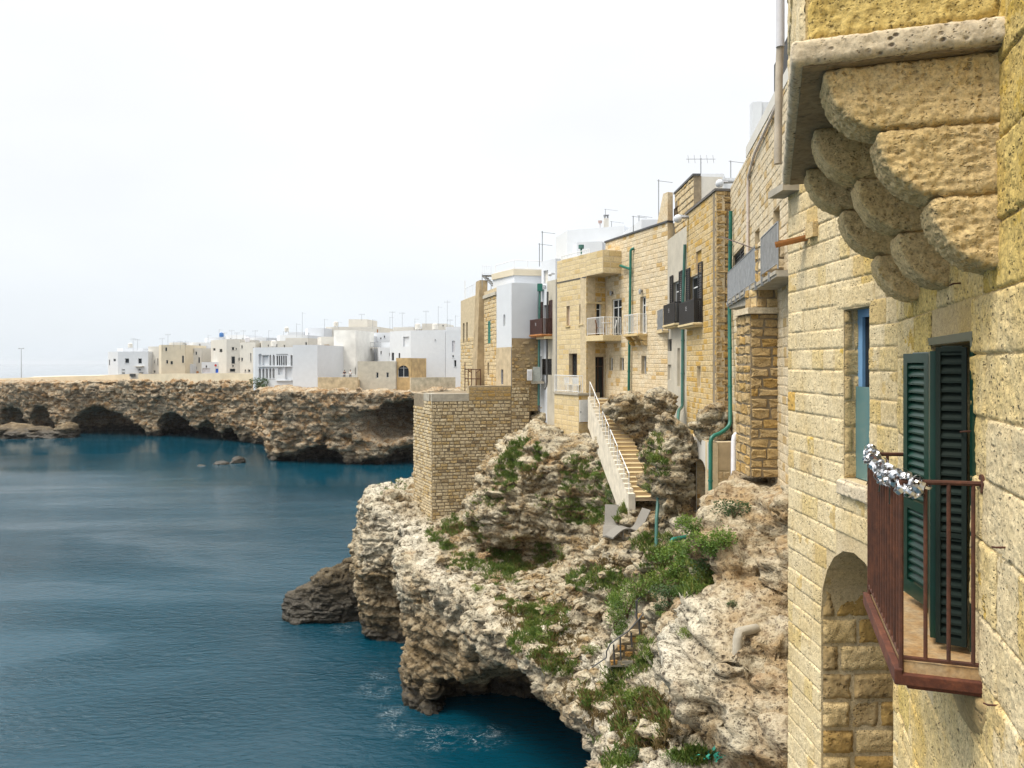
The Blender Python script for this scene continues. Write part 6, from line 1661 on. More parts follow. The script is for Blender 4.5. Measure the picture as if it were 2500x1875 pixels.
mb = MB(); fb_.box(mb, fb_.u(868), fb_.u(938), .0, 1.2, fb_.z(900, 851), fb_.z(900, 848.5)); mb.build('slab', M_WHITE2, bt)
railing(bt, [Vector(fb_.w(fb_.u(886), 1.1, fb_.z(890, 848))), Vector(fb_.w(fb_.u(935), 1.1, fb_.z(930, 848)))], 1.0, M_RAILG, .25, .025, .04)
TB, f_ = thouse('large plain white house with one arched window in the far town', 1003, 1087, 806, 152, 150, (952, 158), M_WHITE, [(D, 1063 - 2, 1064, 828.5, 831, .2)], [(D, 984.5, 998.5, 822, 846, .5, dict(arch=1.1) ) if False else (D, 984.5, 998.5, 822, 846, .5), (D, 956, 962, 861, 880, .2), (D, 973, 977, 862, 874, .2), (D, 981, 985, 860, 873, .2)][:0] or [(D, 984.5, 998.5, 822, 846, .5), (D, 956, 962, 861, 880, .2), (D, 973, 977, 862, 874, .2)], back=(2, 9))
thouse('white house with grey shutter beside the old stone house', 1088, 1128, 806, 149, 148, None, M_WHITE, [('blind', 1103.5, 1110.5, 832, 860, .2, dict(fm=M_PVC)), (D, 1108, 1114, 879, 895, .3), (D, 1104, 1108, 867, 872, .2)], back=(2, 8))
thouse('row of cream roofs behind the large plain white house', 960, 1010, 799, 172, 172, None, M_WHITE2, [], back=(1, 8))
thouse('white roof room at the right end of the far town skyline', 1030, 1090, 790, 178, 178, None, M_WHITE2, [(D, 1080, 1083, 787 + 6, 797, .2)], back=(1, 8))
thouse('stone house with two small white windows over the grotto', 873, 966, 882, 142, 141, None, M_GREYP, [('glassw', 918, 924, 909, 923, .2), ('glassw', 943, 949, 909, 922, .2)], z0=11.8, back=(2, 7), name='stone_house')
TS, f_ = thouse('ochre stone house with big half-round window above the grotto', 967, 1003, 874, 141.5, 141, None, plain('ochre_stone', (.47, .33, .16), .95, var=.3, scale=.9), [('glassw', 971, 998, 892, 921, .35, dict(arch=1.05))], z0=11.8, back=(2, 6), name='stone_house')
rt_ = random.Random(61)
for lab, px0, px1, py, Y, nw in (('white upper house on the skyline behind the beige house', 418, 446, 836, 212, 3), ('white skyline house right of the tall white house', 505, 556, 824, 208, 4), ('white terraced house rising behind the cream house', 556, 600, 818, 200, 3),
     ('white skyline block left of the arcade house', 600, 650, 824, 196, 3), ('white house filling the gap behind the arcade house', 640, 700, 832, 176, 3), ('small white roof room between the skyline antennas', 705, 742, 811, 200, 2), ('white house under the square tank tower', 830, 905, 820, 178, 4),
     ('white house right of the tank tower skyline', 905, 962, 812, 180, 4), ('white stepped house left of the big arched-window house', 925, 972, 848, 160, 3), ('low white roofs at the right end of the skyline', 985, 1060, 797, 185, 2), ('white back house beside the old stone house', 1090, 1130, 798, 175, 2)):
    ws = []
    for k in range(nw):
        x = px0 + (px1 - px0) * (k + rt_.uniform(.2, .7)) / nw; y = py + rt_.uniform(6, 14); w_ = rt_.uniform(2.2, 4.5)
        if x + w_ < px1 - 1: ws.append((D, x, x + w_, y, y + rt_.uniform(4, 8), .2))
    thouse(lab, px0, px1, py, Y, Y - 1, (px0 - 5, Y + 6), M_WHITE if rt_.random() < .7 else M_WHITE2, ws, back=(2, 6))
# roof clutter: tanks and stair heads
for k, (lab, kind, px, py, Y) in enumerate((('white cylindrical water tank on the left-most white house', 'tank', 318, 850, 204), ('blue water tank on the tall white house roof', 'tank', 541, 824, 206), ('white water tank beside the skyline antennas', 'tank', 700, 811, 201),
     ('round white tank on the cream block skyline', 'tank', 820, 798, 196), ('white tank on the white house with one arched window', 'tank', 1020, 806, 156), ('white tank on the large white house roof edge', 'tank', 1062, 806, 155), ('white tank on the small balcony house', 'tank', 905, 836, 170), ('white tank on the arcade house roof', 'tank', 668, 847, 156), ('grey tank on the cream house roof', 'tank', 604, 836, 183))):
    c = P(px, py, Y); t = thing('water_tank', lab, 'tank', c); rr__ = .55
    mb = MB(); mb.lathe((c.x, c.y, c.z), [(0, .15), (rr__, .15), (rr__ * 1.03, .6), (rr__, 1.15), (rr__ * .3, 1.35), (0, 1.36)], 12); mb.build('barrel', plain('blue_tank', (.05, .16, .4), .5) if 'blue' in lab else (M_PVC if 'grey' in lab else M_WHITE2), t, True)
    mb = MB()
    for a in range(3): mb.tube([(c.x + .4 * math.cos(a * 2.1), c.y + .4 * math.sin(a * 2.1), c.z - .1), (c.x + .4 * math.cos(a * 2.1), c.y + .4 * math.sin(a * 2.1), c.z + .2)], .05, 4)
    mb.build('leg', M_RAILG, t)
# walls along the edge
def lowwall(label, pts, zt, zb, mat, th=.5, name='parapet_wall'):
    mb = MB()
    for (a, b) in zip(pts, pts[1:]):
        f = Fac(a[:2], b[:2]); mb.hexa([f.w(-.02, 0, zb), f.w(f.L, 0, zb), f.w(f.L, -th, zb), f.w(-.02, -th, zb), f.w(-.02, 0, a[2]), f.w(f.L, 0, b[2]), f.w(f.L, -th, b[2]), f.w(-.02, -th, a[2])])
    o = mb.build(name, mat); return tag(o, label, 'wall')
M_PARA = plain('sandy_parapet', (.62, .53, .38), .92, var=.12, scale=.35, bump=.2)
def pz(px, py, Y): q = P(px, py, Y); return (q.x, q.y, q.z)
lowwall('long sandy parapet wall along the top of the far cliff', [pz(-60, 925, 218), pz(0, 924, 212), pz(60, 922, 206), pz(150, 919, 202.5), pz(240, 917, 200), pz(318, 913, 195.5)], 0, 11.3, M_PARA)
lowwall('continuation of the sandy parapet wall below the far white houses', [pz(338, 913.5, 192.5), pz(420, 912, 187), pz(480, 912, 182), pz(560, 911, 177.5), pz(628, 913, 172)], 0, 12.0, M_PARA)
tw = thing('gate_pier', 'white gate pier with dark hatch breaking the far parapet wall', 'pier', pz(328, 938, 193))
mb = MB(); a = P(318, 938, 193.2); b = P(339, 911, 193.2); mb.box(a.x, b.x, 193.2, 195, a.z, b.z); mb.build('pier', M_WHITE2, tw)
mb = MB(); a = P(319, 919, 193.2); b = P(331, 912.5, 193.2); mb.box(a.x, b.x, 192.6, 193.19, a.z, b.z); mb.build('hatch', M_RAILD, tw)
lowwall('rubble terrace wall left of the grotto under the peeling house', [pz(776, 921, 141), pz(830, 921, 140), pz(873, 921, 139.6)], 0, 12.3, plain('rubble_wall', (.44, .35, .22), .95, var=.35, scale=1.1, bump=.5))
lowwall('low stone terrace wall in front of the large plain white house', [pz(1003, 922, 139), pz(1060, 921, 141), pz(1112, 921, 144)], 0, 12.3, plain('rubble_wall_pale', (.50, .42, .29), .95, var=.3, scale=1.1, bump=.5))
# lamp post, people, antennas
lp = thing('street_lamp', 'tall double-armed lamp post on the far promenade at the left', 'lamp', pz(52, 918, 214))
mb = MB(); mb.tube([P(52, 924, 214), P(52, 851, 214)], [.10, .06], 6); mb.build('post', M_RAILG, lp)
for s in (-1, 1):
    mb = MB(); mb.tube([P(52, 851, 214), P(52 + s * 6, 850.5, 214)], .06, 5); mb.tube([P(52 + s * 4.2, 850.8, 214), P(52 + s * 6.2, 850.5, 214)], .13, 6); mb.build('lamp_arm', M_RAILG, lp)
def person(label, px, py, Y, top, legs, face):
    """small standing figure: one skinned body, clothes and hair on top"""
    c = P(px, py, Y); t = thing('person', label, 'person', (c.x, c.y, c.z))
    h = 1.7; sk = plain('skin', (.45, .26, .18), .6)
    def body(pts, rads, edges, name, mat):
        me = bpy.data.meshes.new(name); me.from_pydata([tuple(p) for p in pts], edges, []); o = link_mesh(name, me, t)
        o.modifiers.new('skin', 'SKIN'); 
        lay_ = me.skin_vertices[0].data if me.skin_vertices else me.skin_vertices.new(name='s') and me.skin_vertices[0].data
        for i, r in enumerate(rads): me.skin_vertices[0].data[i].radius = (r, r)
        me.skin_vertices[0].data[0].use_root = True
        md = o.modifiers.new('sub', 'SUBSURF'); md.levels = 1; md.render_levels = 1
        me.materials.append(mat); return o
    P_ = [(0, 0, .92), (0, 0, 1.15), (0, 0, 1.38), (0, 0, 1.48), (0, -.01 * face, 1.62), (.19, 0, 1.38), (.24, .02, 1.12), (.20, -.10, .92), (-.19, 0, 1.38), (-.24, .02, 1.12), (-.20, -.12, .94), (.10, 0, .86), (.11, -.02, .48), (.11, 0, .06), (.12, -.12, .03), (-.10, 0, .86), (-.11, .01, .48), (-.11, .02, .06), (-.12, -.10, .03)]
    E_ = [(0, 1), (1, 2), (2, 3), (3, 4), (2, 5), (5, 6), (6, 7), (2, 8), (8, 9), (9, 10), (0, 11), (11, 12), (12, 13), (13, 14), (0, 15), (15, 16), (16, 17), (17, 18)]
    Rr = [.14, .13, .15, .055, .10, .065, .05, .04, .065, .05, .04, .095, .07, .05, .04, .095, .07, .05, .04]
    body(P_, Rr, E_, 'body', sk)
    i_ = [0, 1, 2, 5, 6, 8, 9]; mp_ = {a: k for k, a in enumerate(i_)}
    body([P_[a] for a in i_], [Rr[a] * 1.18 for a in i_], [(mp_[a], mp_[b]) for a, b in E_ if a in mp_ and b in mp_], 'shirt', top)
    i_ = [0, 11, 12, 13, 15, 16, 17]; mp_ = {a: k for k, a in enumerate(i_)}
    body([P_[a] for a in i_], [Rr[a] * 1.2 for a in i_], [(mp_[a], mp_[b]) for a, b in E_ if a in mp_ and b in mp_], 'trousers', legs)
    mb = MB(); mb.lathe((c.x, c.y + .02 * face, c.z + 1.66), [(.105, -.06), (.115, 0), (.09, .07), (0, .11)], 8); mb.build('hair', M_BLACK, t, True)
DK = plain('dark_cloth', (.03, .03, .04), .9); WT = plain('white_cloth', (.7, .7, .68), .9)
person('person in dark clothes leaning at the far terrace railing', 841, 926.5, 140.6, DK, DK, 1)
person('person in a white top and dark trousers on the far terrace', 855.5, 926, 140.9, WT, DK, -1)
pr_ = railing(None, [P(833, 926, 140), P(866, 926, 139.8)], .9, M_RAILW, .35, .02, .035)
tag(pr_, 'pale railing of the small viewing terrace over the far cliff', 'railing')
mb = MB(); a = P(834, 941, 140.6); mb.box(a.x, a.x + 3.0, 140.2, 144, a.z - 3, P(834, 927, 140.6).z); tg = mb.build('terrace_block', plain('terrace_stone', (.48, .38, .23), .95, var=.3, scale=1), None); tag(tg, 'stone terrace block with dark doorway carrying the two people', 'terrace')
mb = MB(); a = P(840, 947, 140.19); b = P(846, 930, 140.19); mb.box(a.x, b.x, 140.1, 140.19, a.z, b.z); mb.build('doorway', M_DARK_IN, tg)
# rooftop antennas: one mesh pair, many copies
ant0 = None
M_ANT = plain('thin_aluminium', (.24, .25, .26), .5)
def antenna(px, pyt, pyb, Y, kind=0, grp='thin rooftop television antennas of the far town', lab='thin rooftop television antenna over the far white houses', r=.04):
    global ant0
    b = P(px, pyb, Y); h = (pyb - pyt) / F * Y
    t = thing('antenna', lab, 'antenna', (b.x, b.y, b.z), grp)
    mb = MB(); mb.tube([(b.x, b.y, b.z - .3), (b.x, b.y, b.z + h)], r, 4); mb.build('mast', M_ANT, t)
    mb = MB()
    if kind == 0:
        mb.tube([(b.x - .1, b.y, b.z + h * .97), (b.x + .9, b.y, b.z + h * .97 - .12)], r * .6, 4)
    else:
        mb.tube([(b.x - .7, b.y, b.z + h * .94), (b.x + .7, b.y, b.z + h * .94)], r * .6, 4)
        for k in range(-2, 3): mb.tube([(b.x + k * .3, b.y - .1, b.z + h * .94 - .22), (b.x + k * .3, b.y + .1, b.z + h * .94 + .22)], r * .5, 4)
    mb.build('crossbar', M_ANT, t)
ra = random.Random(17)
AL = {325: 'left of two thin antennas on the left-most white house', 336: 'right of two thin antennas on the left-most white house', 396: 'antenna at the left edge of the beige house roof', 410: 'taller antenna on the left part of the beige house roof',
 424: 'short antenna on the middle of the beige house roof', 440: 'short antenna on the right part of the beige house roof', 452: 'short antenna at the right end of the beige house roof', 508: 'lone antenna on the tall white house behind the blue shop front',
 535: 'left-most antenna of the cluster over the two-window-row house', 548: 'second antenna of the cluster over the two-window-row house', 566: 'middle antenna of the cluster over the two-window-row house', 578: 'fourth antenna of the cluster over the two-window-row house', 594: 'antenna over the cream house left of the arcade house',
 623: 'antenna over the left corner of the arcade house', 656: 'antenna over the middle of the arcade house', 692: 'small antenna over the right end of the arcade house', 724: 'antenna over the beige-sided roof room', 738: 'tallest antenna, right of the beige-sided roof room',
 792: 'slim chimney-like mast left of the cream block skyline', 826: 'short antenna between the cream roofs and the tank tower', 883: 'antenna standing on the square tank tower', 910: 'short antenna just right of the tank tower', 952: 'shorter of two antennas left of the big arched-window house',
 958: 'taller of two antennas left of the big arched-window house', 982: 'antenna at the left corner of the big arched-window house', 1013: 'short antenna over the middle of the big arched-window house', 1040: 'antenna on the right-hand skyline roof room', 1070: 'tall antenna on the right end of the skyline roof room',
 1092: 'tallest antenna at the right, over the white house with grey shutter', 1099: 'short antenna beside the tallest right-hand one', 1112: 'right-most far antenna next to the old stone house'}
for px, a, b in ((325, 826, 858), (336, 828, 852), (410, 815, 843), (396, 826, 843), (424, 834, 844), (440, 833, 850), (452, 832, 850), (508, 818, 837), (535, 804, 830), (548, 812, 830), (566, 806, 830), (578, 812, 830), (594, 806, 838), (623, 806, 838), (656, 806, 830), (692, 809, 822), (724, 790, 820), (738, 762, 820),
                 (792, 779, 800), (826, 786, 800), (883, 767, 780), (910, 780, 800), (952, 774, 800), (958, 760, 800), (982, 762, 808), (1013, 778, 808), (1040, 758, 795), (1070, 748, 792), (1092, 733, 808), (1099, 780, 806), (1112, 770, 806)):
    antenna(px, a, b, 190 if px < 700 else 178, ra.randrange(2), lab=AL[px], r=.032)
NA = 'tall thin antenna over the white roof-top houses'
GA = 'antennas over the cliff street'
antenna(1711, 386, 425, 37.5, 1, GA, 'comb-shaped television antenna on the plain white stair house', .025)
antenna(1784, 392, 436, 38, 0, GA, 'bent-arm antenna on the lower white roof block', .025)
antenna(1608, 438, 538, 50, 0, GA, 'tall mast antenna right of the wedge-topped white roof', .03)
antenna(1324, 564, 640, 54, 0, GA, 'slanted-arm antenna above the narrow grey house', .03)
antenna(1317, 594, 640, 54, 0, GA, 'shorter bare mast beside the slanted-arm antenna', .03)
antenna(1546, 527, 560, 52, 0, GA, 'left one of two short rods on the wedge-topped white roof', .03)
antenna(1560, 526, 545, 52, 0, GA, 'right one of two short rods on the wedge-topped white roof', .03)
antenna(1478, 510, 528, 56.2, 0, GA, 'little rod antenna on top of the square chimney', .02)
antenna(1493, 540, 560, 56.2, 0, GA, 'small rod antenna just right of the square chimney', .02)
# ------------------------------------------------------------------ plants, steps and small things on the rock
from mathutils.bvhtree import BVHTree
_me = headland.data
_v = np.empty(len(_me.vertices) * 3, np.float32); _me.vertices.foreach_get('co', _v)
_f = np.empty(len(_me.polygons) * 4, np.int32); _me.loops.foreach_get('vertex_index', _f)
BV = BVHTree.FromPolygons(_v.reshape(-1, 3).tolist(), _f.reshape(-1, 4).tolist())
CAM = Vector((0, 0, H))
def hit(px, py):
    """the point of the headland seen at this place of the photograph"""
    d = Vector((K(px), 1, -(py - 887) / F)).normalized()
    p, n, i, t = BV.ray_cast(CAM, d, 200)
    return (p, n) if p is not None else (None, None)
def down(x, y, z=30):
    p, n, i, t = BV.ray_cast(Vector((x, y, z)), Vector((0, 0, -1)), 60)
    return p
def leaf_mat(name, a, b, c):
    m = NM(name, .6)
    r = m.attr('rnd')
    col = m.ramp(r, [(0, a), (.55, b), (1, c)])
    col = m.mix(m.rng(m.noise(3, 3), .35, .65), col, m.mix(.5, col, a))
    m.b.inputs['Subsurface Weight'].default_value = 0
    tr = m.n('ShaderNodeBsdfTranslucent'); m.put(tr.inputs[0], col)
    ad = m.n('ShaderNodeMixShader'); ad.inputs[0].default_value = .25
    m.put(m.b.inputs['Base Color'], col)
    m.l(m.b.outputs[0], ad.inputs[1]); m.l(tr.outputs[0], ad.inputs[2]); m.l(ad.outputs[0], m.out.inputs[0])
    return m.mat
M_LEAF = leaf_mat('shrub_leaves', (.045, .10, .014), (.11, .20, .028), (.25, .33, .055))
M_LEAFD = leaf_mat('dark_shrub_leaves', (.022, .050, .018), (.05, .10, .03), (.10, .16, .05))
M_LEAFY = leaf_mat('yellow_green_leaves', (.07, .13, .015), (.14, .21, .025), (.24, .27, .05))
M_GRASS = leaf_mat('rough_grass', (.06, .115, .018), (.14, .21, .035), (.32, .28, .09))
M_DRY = leaf_mat('dry_grass', (.11, .08, .025), (.20, .14, .05), (.32, .22, .10))
M_STEM = plain('woody_stem', (.10, .065, .035), .9)
def foliage_mesh(seed, n, feathery=False):
    """leaf-sized faces spread through a lumpy crown of unit radius"""
    r = random.Random(seed); v = []; f = []; rv = []
    lumps = [(Vector((r.uniform(-.6, .6), r.uniform(-.6, .6), r.uniform(.05, .75))), r.uniform(.3, .55)) for _ in range(9)]
    for i in range(n):
        c, R_ = lumps[r.randrange(len(lumps))]
        d = Vector((r.gauss(0, 1), r.gauss(0, 1), r.gauss(0, 1) + .2)).normalized()
        p = c + d * R_ * (r.random() ** .4)
        if p.z < -.05: continue
        ax = (d + Vector((r.uniform(-.7, .7), r.uniform(-.7, .7), r.uniform(-.2, .9)))).normalized()
        sd = ax.orthogonal().normalized(); sd.rotate(Matrix.Rotation(r.uniform(0, 6.28), 3, ax))
        L, w = (r.uniform(.10, .20), r.uniform(.015, .03)) if feathery else (r.uniform(.06, .13), r.uniform(.03, .055))
        b = len(v)
        v += [tuple(p), tuple(p + ax * L * .5 + sd * w), tuple(p + ax * L), tuple(p + ax * L * .5 - sd * w)]
        f.append((b, b + 1, b + 2, b + 3)); rv.append(min(1, max(0, .5 + .5 * (p.z - .3) + r.uniform(-.3, .3))))
    me = bpy.data.meshes.new('foliage'); me.from_pydata(v, [], f)
    at = me.attributes.new('rnd', 'FLOAT', 'FACE'); at.data.foreach_set('value', np.array(rv, np.float32))
    return me
FOL = {}
def fol(mat, k, feathery):
    key = (mat.name, k, feathery)
    if key not in FOL:
        me = foliage_mesh(k + 50 * feathery, 900, feathery); me.materials.append(mat); FOL[key] = me
    return FOL[key]
_stem = MB(); _rs = random.Random(2)
for i in range(7):
    a = _rs.uniform(0, 6.28); _stem.tube([(0, 0, -.1), (.15 * math.cos(a), .15 * math.sin(a), .3), (.45 * math.cos(a), .45 * math.sin(a), .75)], [.035, .025, .01], 5)
_so = _stem.build('stem', M_STEM); STEM = _so.data; bpy.data.objects.remove(_so)
rl = random.Random(77)
def shrub(px, py, R_, mat, label, feathery=False, hz=1.0, grp=None, at=None):
    p = at or hit(px, py)[0]
    if p is None: return
    t = thing('shrub', label, 'shrub', (p.x, p.y, p.z - .06), grp)
    o = bpy.data.objects.new('foliage', fol(mat, rl.randrange(4), feathery)); COL.objects.link(o); o.parent = t
    o.scale = (R_, R_, R_ * hz); o.rotation_euler = (0, 0, rl.uniform(0, 6.28))
    s = bpy.data.objects.new('stem', STEM); COL.objects.link(s); s.parent = t; s.scale = (R_, R_, R_ * hz)
G1 = 'green shrubs on the slope below the arched annex'
for k, (px, py, r, m_, lab) in enumerate((
    (1640, 1370, .55, M_LEAF, 'rounded green shrub left of the green pipe end'), (1668, 1352, .5, M_LEAF, 'green shrub just under the pipe elbow below the annex'),
    (1700, 1372, .6, M_LEAF, 'largest green shrub on the slope below the annex'), (1738, 1345, .5, M_LEAF, 'green shrub below the rusty pipe end'),
    (1722, 1402, .5, M_LEAFD, 'dark green shrub in the middle of the slope'), (1660, 1412, .6, M_LEAF, 'green shrub in front of the slope shrubs'),
    (1620, 1430, .55, M_LEAFY, 'yellow-green shrub at the left foot of the slope'), (1600, 1395, .5, M_LEAFY, 'yellow-green shrub under the grey-green pipe end'),
    (1632, 1465, .5, M_LEAFD, 'dark rounded shrub above the old rock steps'), (1710, 1440, .42, M_LEAFY, 'bright yellow-green shrub alone on the bare slope'),
    (1765, 1325, .4, M_LEAF, 'small shrub right of the rusty pipe'), (1690, 1300, .45, M_LEAF, 'green shrub at the foot of the annex'),
    (1675, 1280, .35, M_LEAF, 'small shrub at the left corner of the annex'), (1790, 1262, .4, M_LEAFD, 'dark shrub on the ledge right of the plastic pipe'), (1655, 1440, .5, M_LEAF, 'green shrub above the dark rounded one'))):
    shrub(px, py, r * 1.25, m_, lab, False, .85, G1)
for px, py, r, lab in ((1530, 1500, .85, 'big feathery green bush beside the old rock steps'), (1500, 1530, .6, 'lower feathery bush left of the big one'), (1555, 1455, .7, 'upper feathery bush touching the iron handrail'), (1500, 1470, .6, 'feathery bush behind the big one'), (1525, 1550, .5, 'feathery bush at the foot of the old rock steps')):
    shrub(px, py, r, M_LEAF, lab, True, 1.0, 'feathery bushes by the old rock steps')
for px, py, r, m_, lab in ((1568, 1345 + 110, .35, M_LEAFY, 'yellow-green tuft shrub by the top of the iron handrail'), (1605, 1490, .3, M_LEAFD, 'small round shrub on the rock face right of the steps'), (1632, 1480, .28, M_LEAFD, 'second small round shrub on the rock face'), (1615, 1500, .22, M_LEAF, 'tiny green cushion plant on the rock face'), (1680, 1550, .28, M_LEAFY, 'yellow cushion plant on the pale rock swelling'),
    (1595, 1600, .4, M_LEAFY, 'yellowish shrub at the rock edge right of the steps'), (1565, 1565, .3, M_LEAFY, 'small yellow-green plant growing out of the stepped wall'),
    (1790, 1480, .2, M_LEAFD, 'small plant high on the right rock face'), (1313, 985, .5, M_LEAF, 'green creeper plant on the slab under the air conditioner'), (1485, 1165, .5, M_LEAF, 'green shrub against the white stair wall'), (1455, 1165, .45, M_LEAF, 'green shrub on the knoll left of the stair wall'), (1500, 1215, .5, M_LEAFD, 'dark shrub where the stairs meet the knoll'), (1540, 1235, .45, M_LEAF, 'green shrub at the foot of the stairs'),
    (1600, 1130, .5, M_LEAFY, 'yellow-green shrub on the rock right of the stairs'), (1585, 1195, .4, M_LEAFY, 'yellow-green shrub right of the lowest steps'), (1550, 1710, .4, M_LEAFY, 'yellow-green shrub on the lower rock terrace'), (1560, 1795, .5, M_LEAFY, 'yellow shrub in the mouth of the sandy hollow'), (1555, 1860, .4, M_LEAFD, 'dark shrub at the bottom rock edge'), (1640, 1850, .3, M_LEAF, 'green shrub beside the sandy hollow'),
    (1170, 1690 - 250, .4, M_LEAFY, 'bright shrub near the sea-side rim of the terrace'), (1335, 1500, .5, M_LEAF, 'green shrub in the middle of the rock terrace'), (1325, 1560, .45, M_LEAF, 'green shrub at the rim above the sea arch'), (1290, 1530, .4, M_LEAFY, 'yellow shrub at the rim above the sea arch'), (1440, 1590, .4, M_LEAFY, 'yellow shrub left of the old rock steps')):
    shrub(px, py, r, m_, lab, False, .8)
# grass and weeds: too many to count
def grass(name, patches, mat, seed, hgt=(.10, .30), blades=(6, 12)):
    r = random.Random(seed); v = []; f = []; rv = []
    for (px, py, rx, ry, n) in patches:
        for _ in range(n):
            a = r.uniform(0, 6.28); q = math.sqrt(r.random())
            p, nn = hit(px + math.cos(a) * rx * q, py + math.sin(a) * ry * q)
            if p is None or nn.z < .12: continue
            if vnoise(np.array([[p.x * 1.1, p.y * 1.1, 3]]), 2)[0] < -.35: continue
            tone = r.random()
            for b in range(r.randint(*blades)):
                an = r.uniform(0, 6.28); le = r.uniform(*hgt); sp = r.uniform(.2, .8)
                c = p + Vector((r.gauss(0, .07), r.gauss(0, .07), -.02)); d = Vector((math.cos(an) * sp, math.sin(an) * sp, 1)).normalized()
                sd = Vector((-math.sin(an), math.cos(an), 0)) * r.uniform(.010, .022)
                m1 = c + d * le * .6; m2 = m1 + (d + Vector((math.cos(an), math.sin(an), -.4)) * .5).normalized() * le * .4
                k = len(v); v += [tuple(c - sd * .6), tuple(c + sd * .6), tuple(m1 + sd), tuple(m2), tuple(m1 - sd)]
                f.append((k, k + 1, k + 2, k + 3, k + 4)); rv.append(min(1, max(0, tone * .7 + r.uniform(0, .35))))
    me = bpy.data.meshes.new(name); me.from_pydata(v, [], f); me.materials.append(mat)
    at = me.attributes.new('rnd', 'FLOAT', 'FACE'); at.data.foreach_set('value', np.array(rv, np.float32))
    o = link_mesh(name, me); o['kind'] = 'stuff'; return o
grass('grass', [(1280, 1355, 95, 45, 1100), (1110, 1310, 75, 35, 500), (1170, 1295, 40, 20, 150), (1280, 1110, 45, 40, 600), (1235, 1160, 28, 50, 320), (1320, 1130, 40, 25, 160), (1420, 1180, 60, 30, 160), (1420, 1140, 60, 30, 250), (1440, 1250, 95, 32, 650), (1510, 1210, 60, 30, 250), (1135, 1375, 50, 25, 160),
                (1220, 1400, 40, 30, 120), (1330, 1510, 60, 50, 300), (1300, 1575, 60, 40, 200), (1440, 1415, 60, 30, 280), (1260, 1460, 50, 40, 200), (1520, 1430, 40, 40, 220), (1650, 1400, 90, 60, 500), (1600, 1330, 60, 30, 150), (1540, 1600, 60, 60, 200), (1470, 1690, 60, 60, 220),
                (1570, 1760, 60, 80, 260), (1500, 1820, 60, 60, 150), (1690, 1850, 40, 18, 60), (1190, 1255, 50, 60, 200), (1600, 1120, 40, 60, 150), (1360, 1200, 60, 60, 120), (1085, 1265, 40, 12, 60), (960, 1190, 40, 30, 40), (1380, 1625, 60, 30, 120)], M_GRASS, 5, (.10, .30))
grass('dry_grass', [(1130, 1300, 40, 20, 160), (1310, 1370, 70, 25, 220), (1570, 1790, 70, 50, 340), (1590, 1720, 40, 30, 100), (1300, 1160, 30, 25, 100), (1255, 1500, 40, 40, 90), (1420, 1690, 40, 50, 130), (1380, 1530, 50, 60, 140), (1480, 1380, 60, 20, 100), (1275, 1440, 30, 20, 60), (1480, 1740, 60, 50, 160), (1330, 1600, 60, 40, 100)], M_DRY, 6, (.10, .26))
# loose stones lying about on the terrace
r_ = random.Random(41); v = []; f = []; rv = []
def blob(c, s, r):
    bm = bmesh.new(); bmesh.ops.create_icosphere(bm, subdivisions=1, radius=1)
    sx, sy, sz = s * r.uniform(.7, 1.5), s * r.uniform(.7, 1.3), s * r.uniform(.4, .8); a = r.uniform(0, 6.28)
    b = len(v)
    for q in bm.verts:
        k = r.uniform(.75, 1.15); x, y, z = q.co.x * sx * k, q.co.y * sy * k, q.co.z * sz * k
        v.append((c.x + x * math.cos(a) - y * math.sin(a), c.y + x * math.sin(a) + y * math.cos(a), c.z + z))
    for q in bm.faces: f.append(tuple(b + w.index for w in q.verts))
    bm.free()
for px, py, rx, ry, n in ((1250, 1440, 130, 60, 110), (1150, 1380, 90, 50, 60), (1350, 1520, 110, 80, 110), (1440, 1660, 70, 100, 70), (1330, 1430, 80, 40, 50), (1480, 1360, 80, 50, 50), (1560, 1800, 100, 60, 60), (1450, 1450, 70, 50, 50), (1000, 1260, 60, 40, 30), (1400, 1590, 50, 40, 40)):
    for _ in range(n):
        a = r_.uniform(0, 6.28); q = math.sqrt(r_.random()); p, nn = hit(px + math.cos(a) * rx * q, py + math.sin(a) * ry * q)
        if p is None or nn.z < .35: continue
        blob(p, r_.choice((.06, .08, .1, .14, .2, .3)) * r_.uniform(.8, 1.2), r_)
me = bpy.data.meshes.new('loose_stones'); me.from_pydata(v, [], f); me.materials.append(M_ROCK); o = link_mesh('loose_stones', me); o['kind'] = 'stuff'
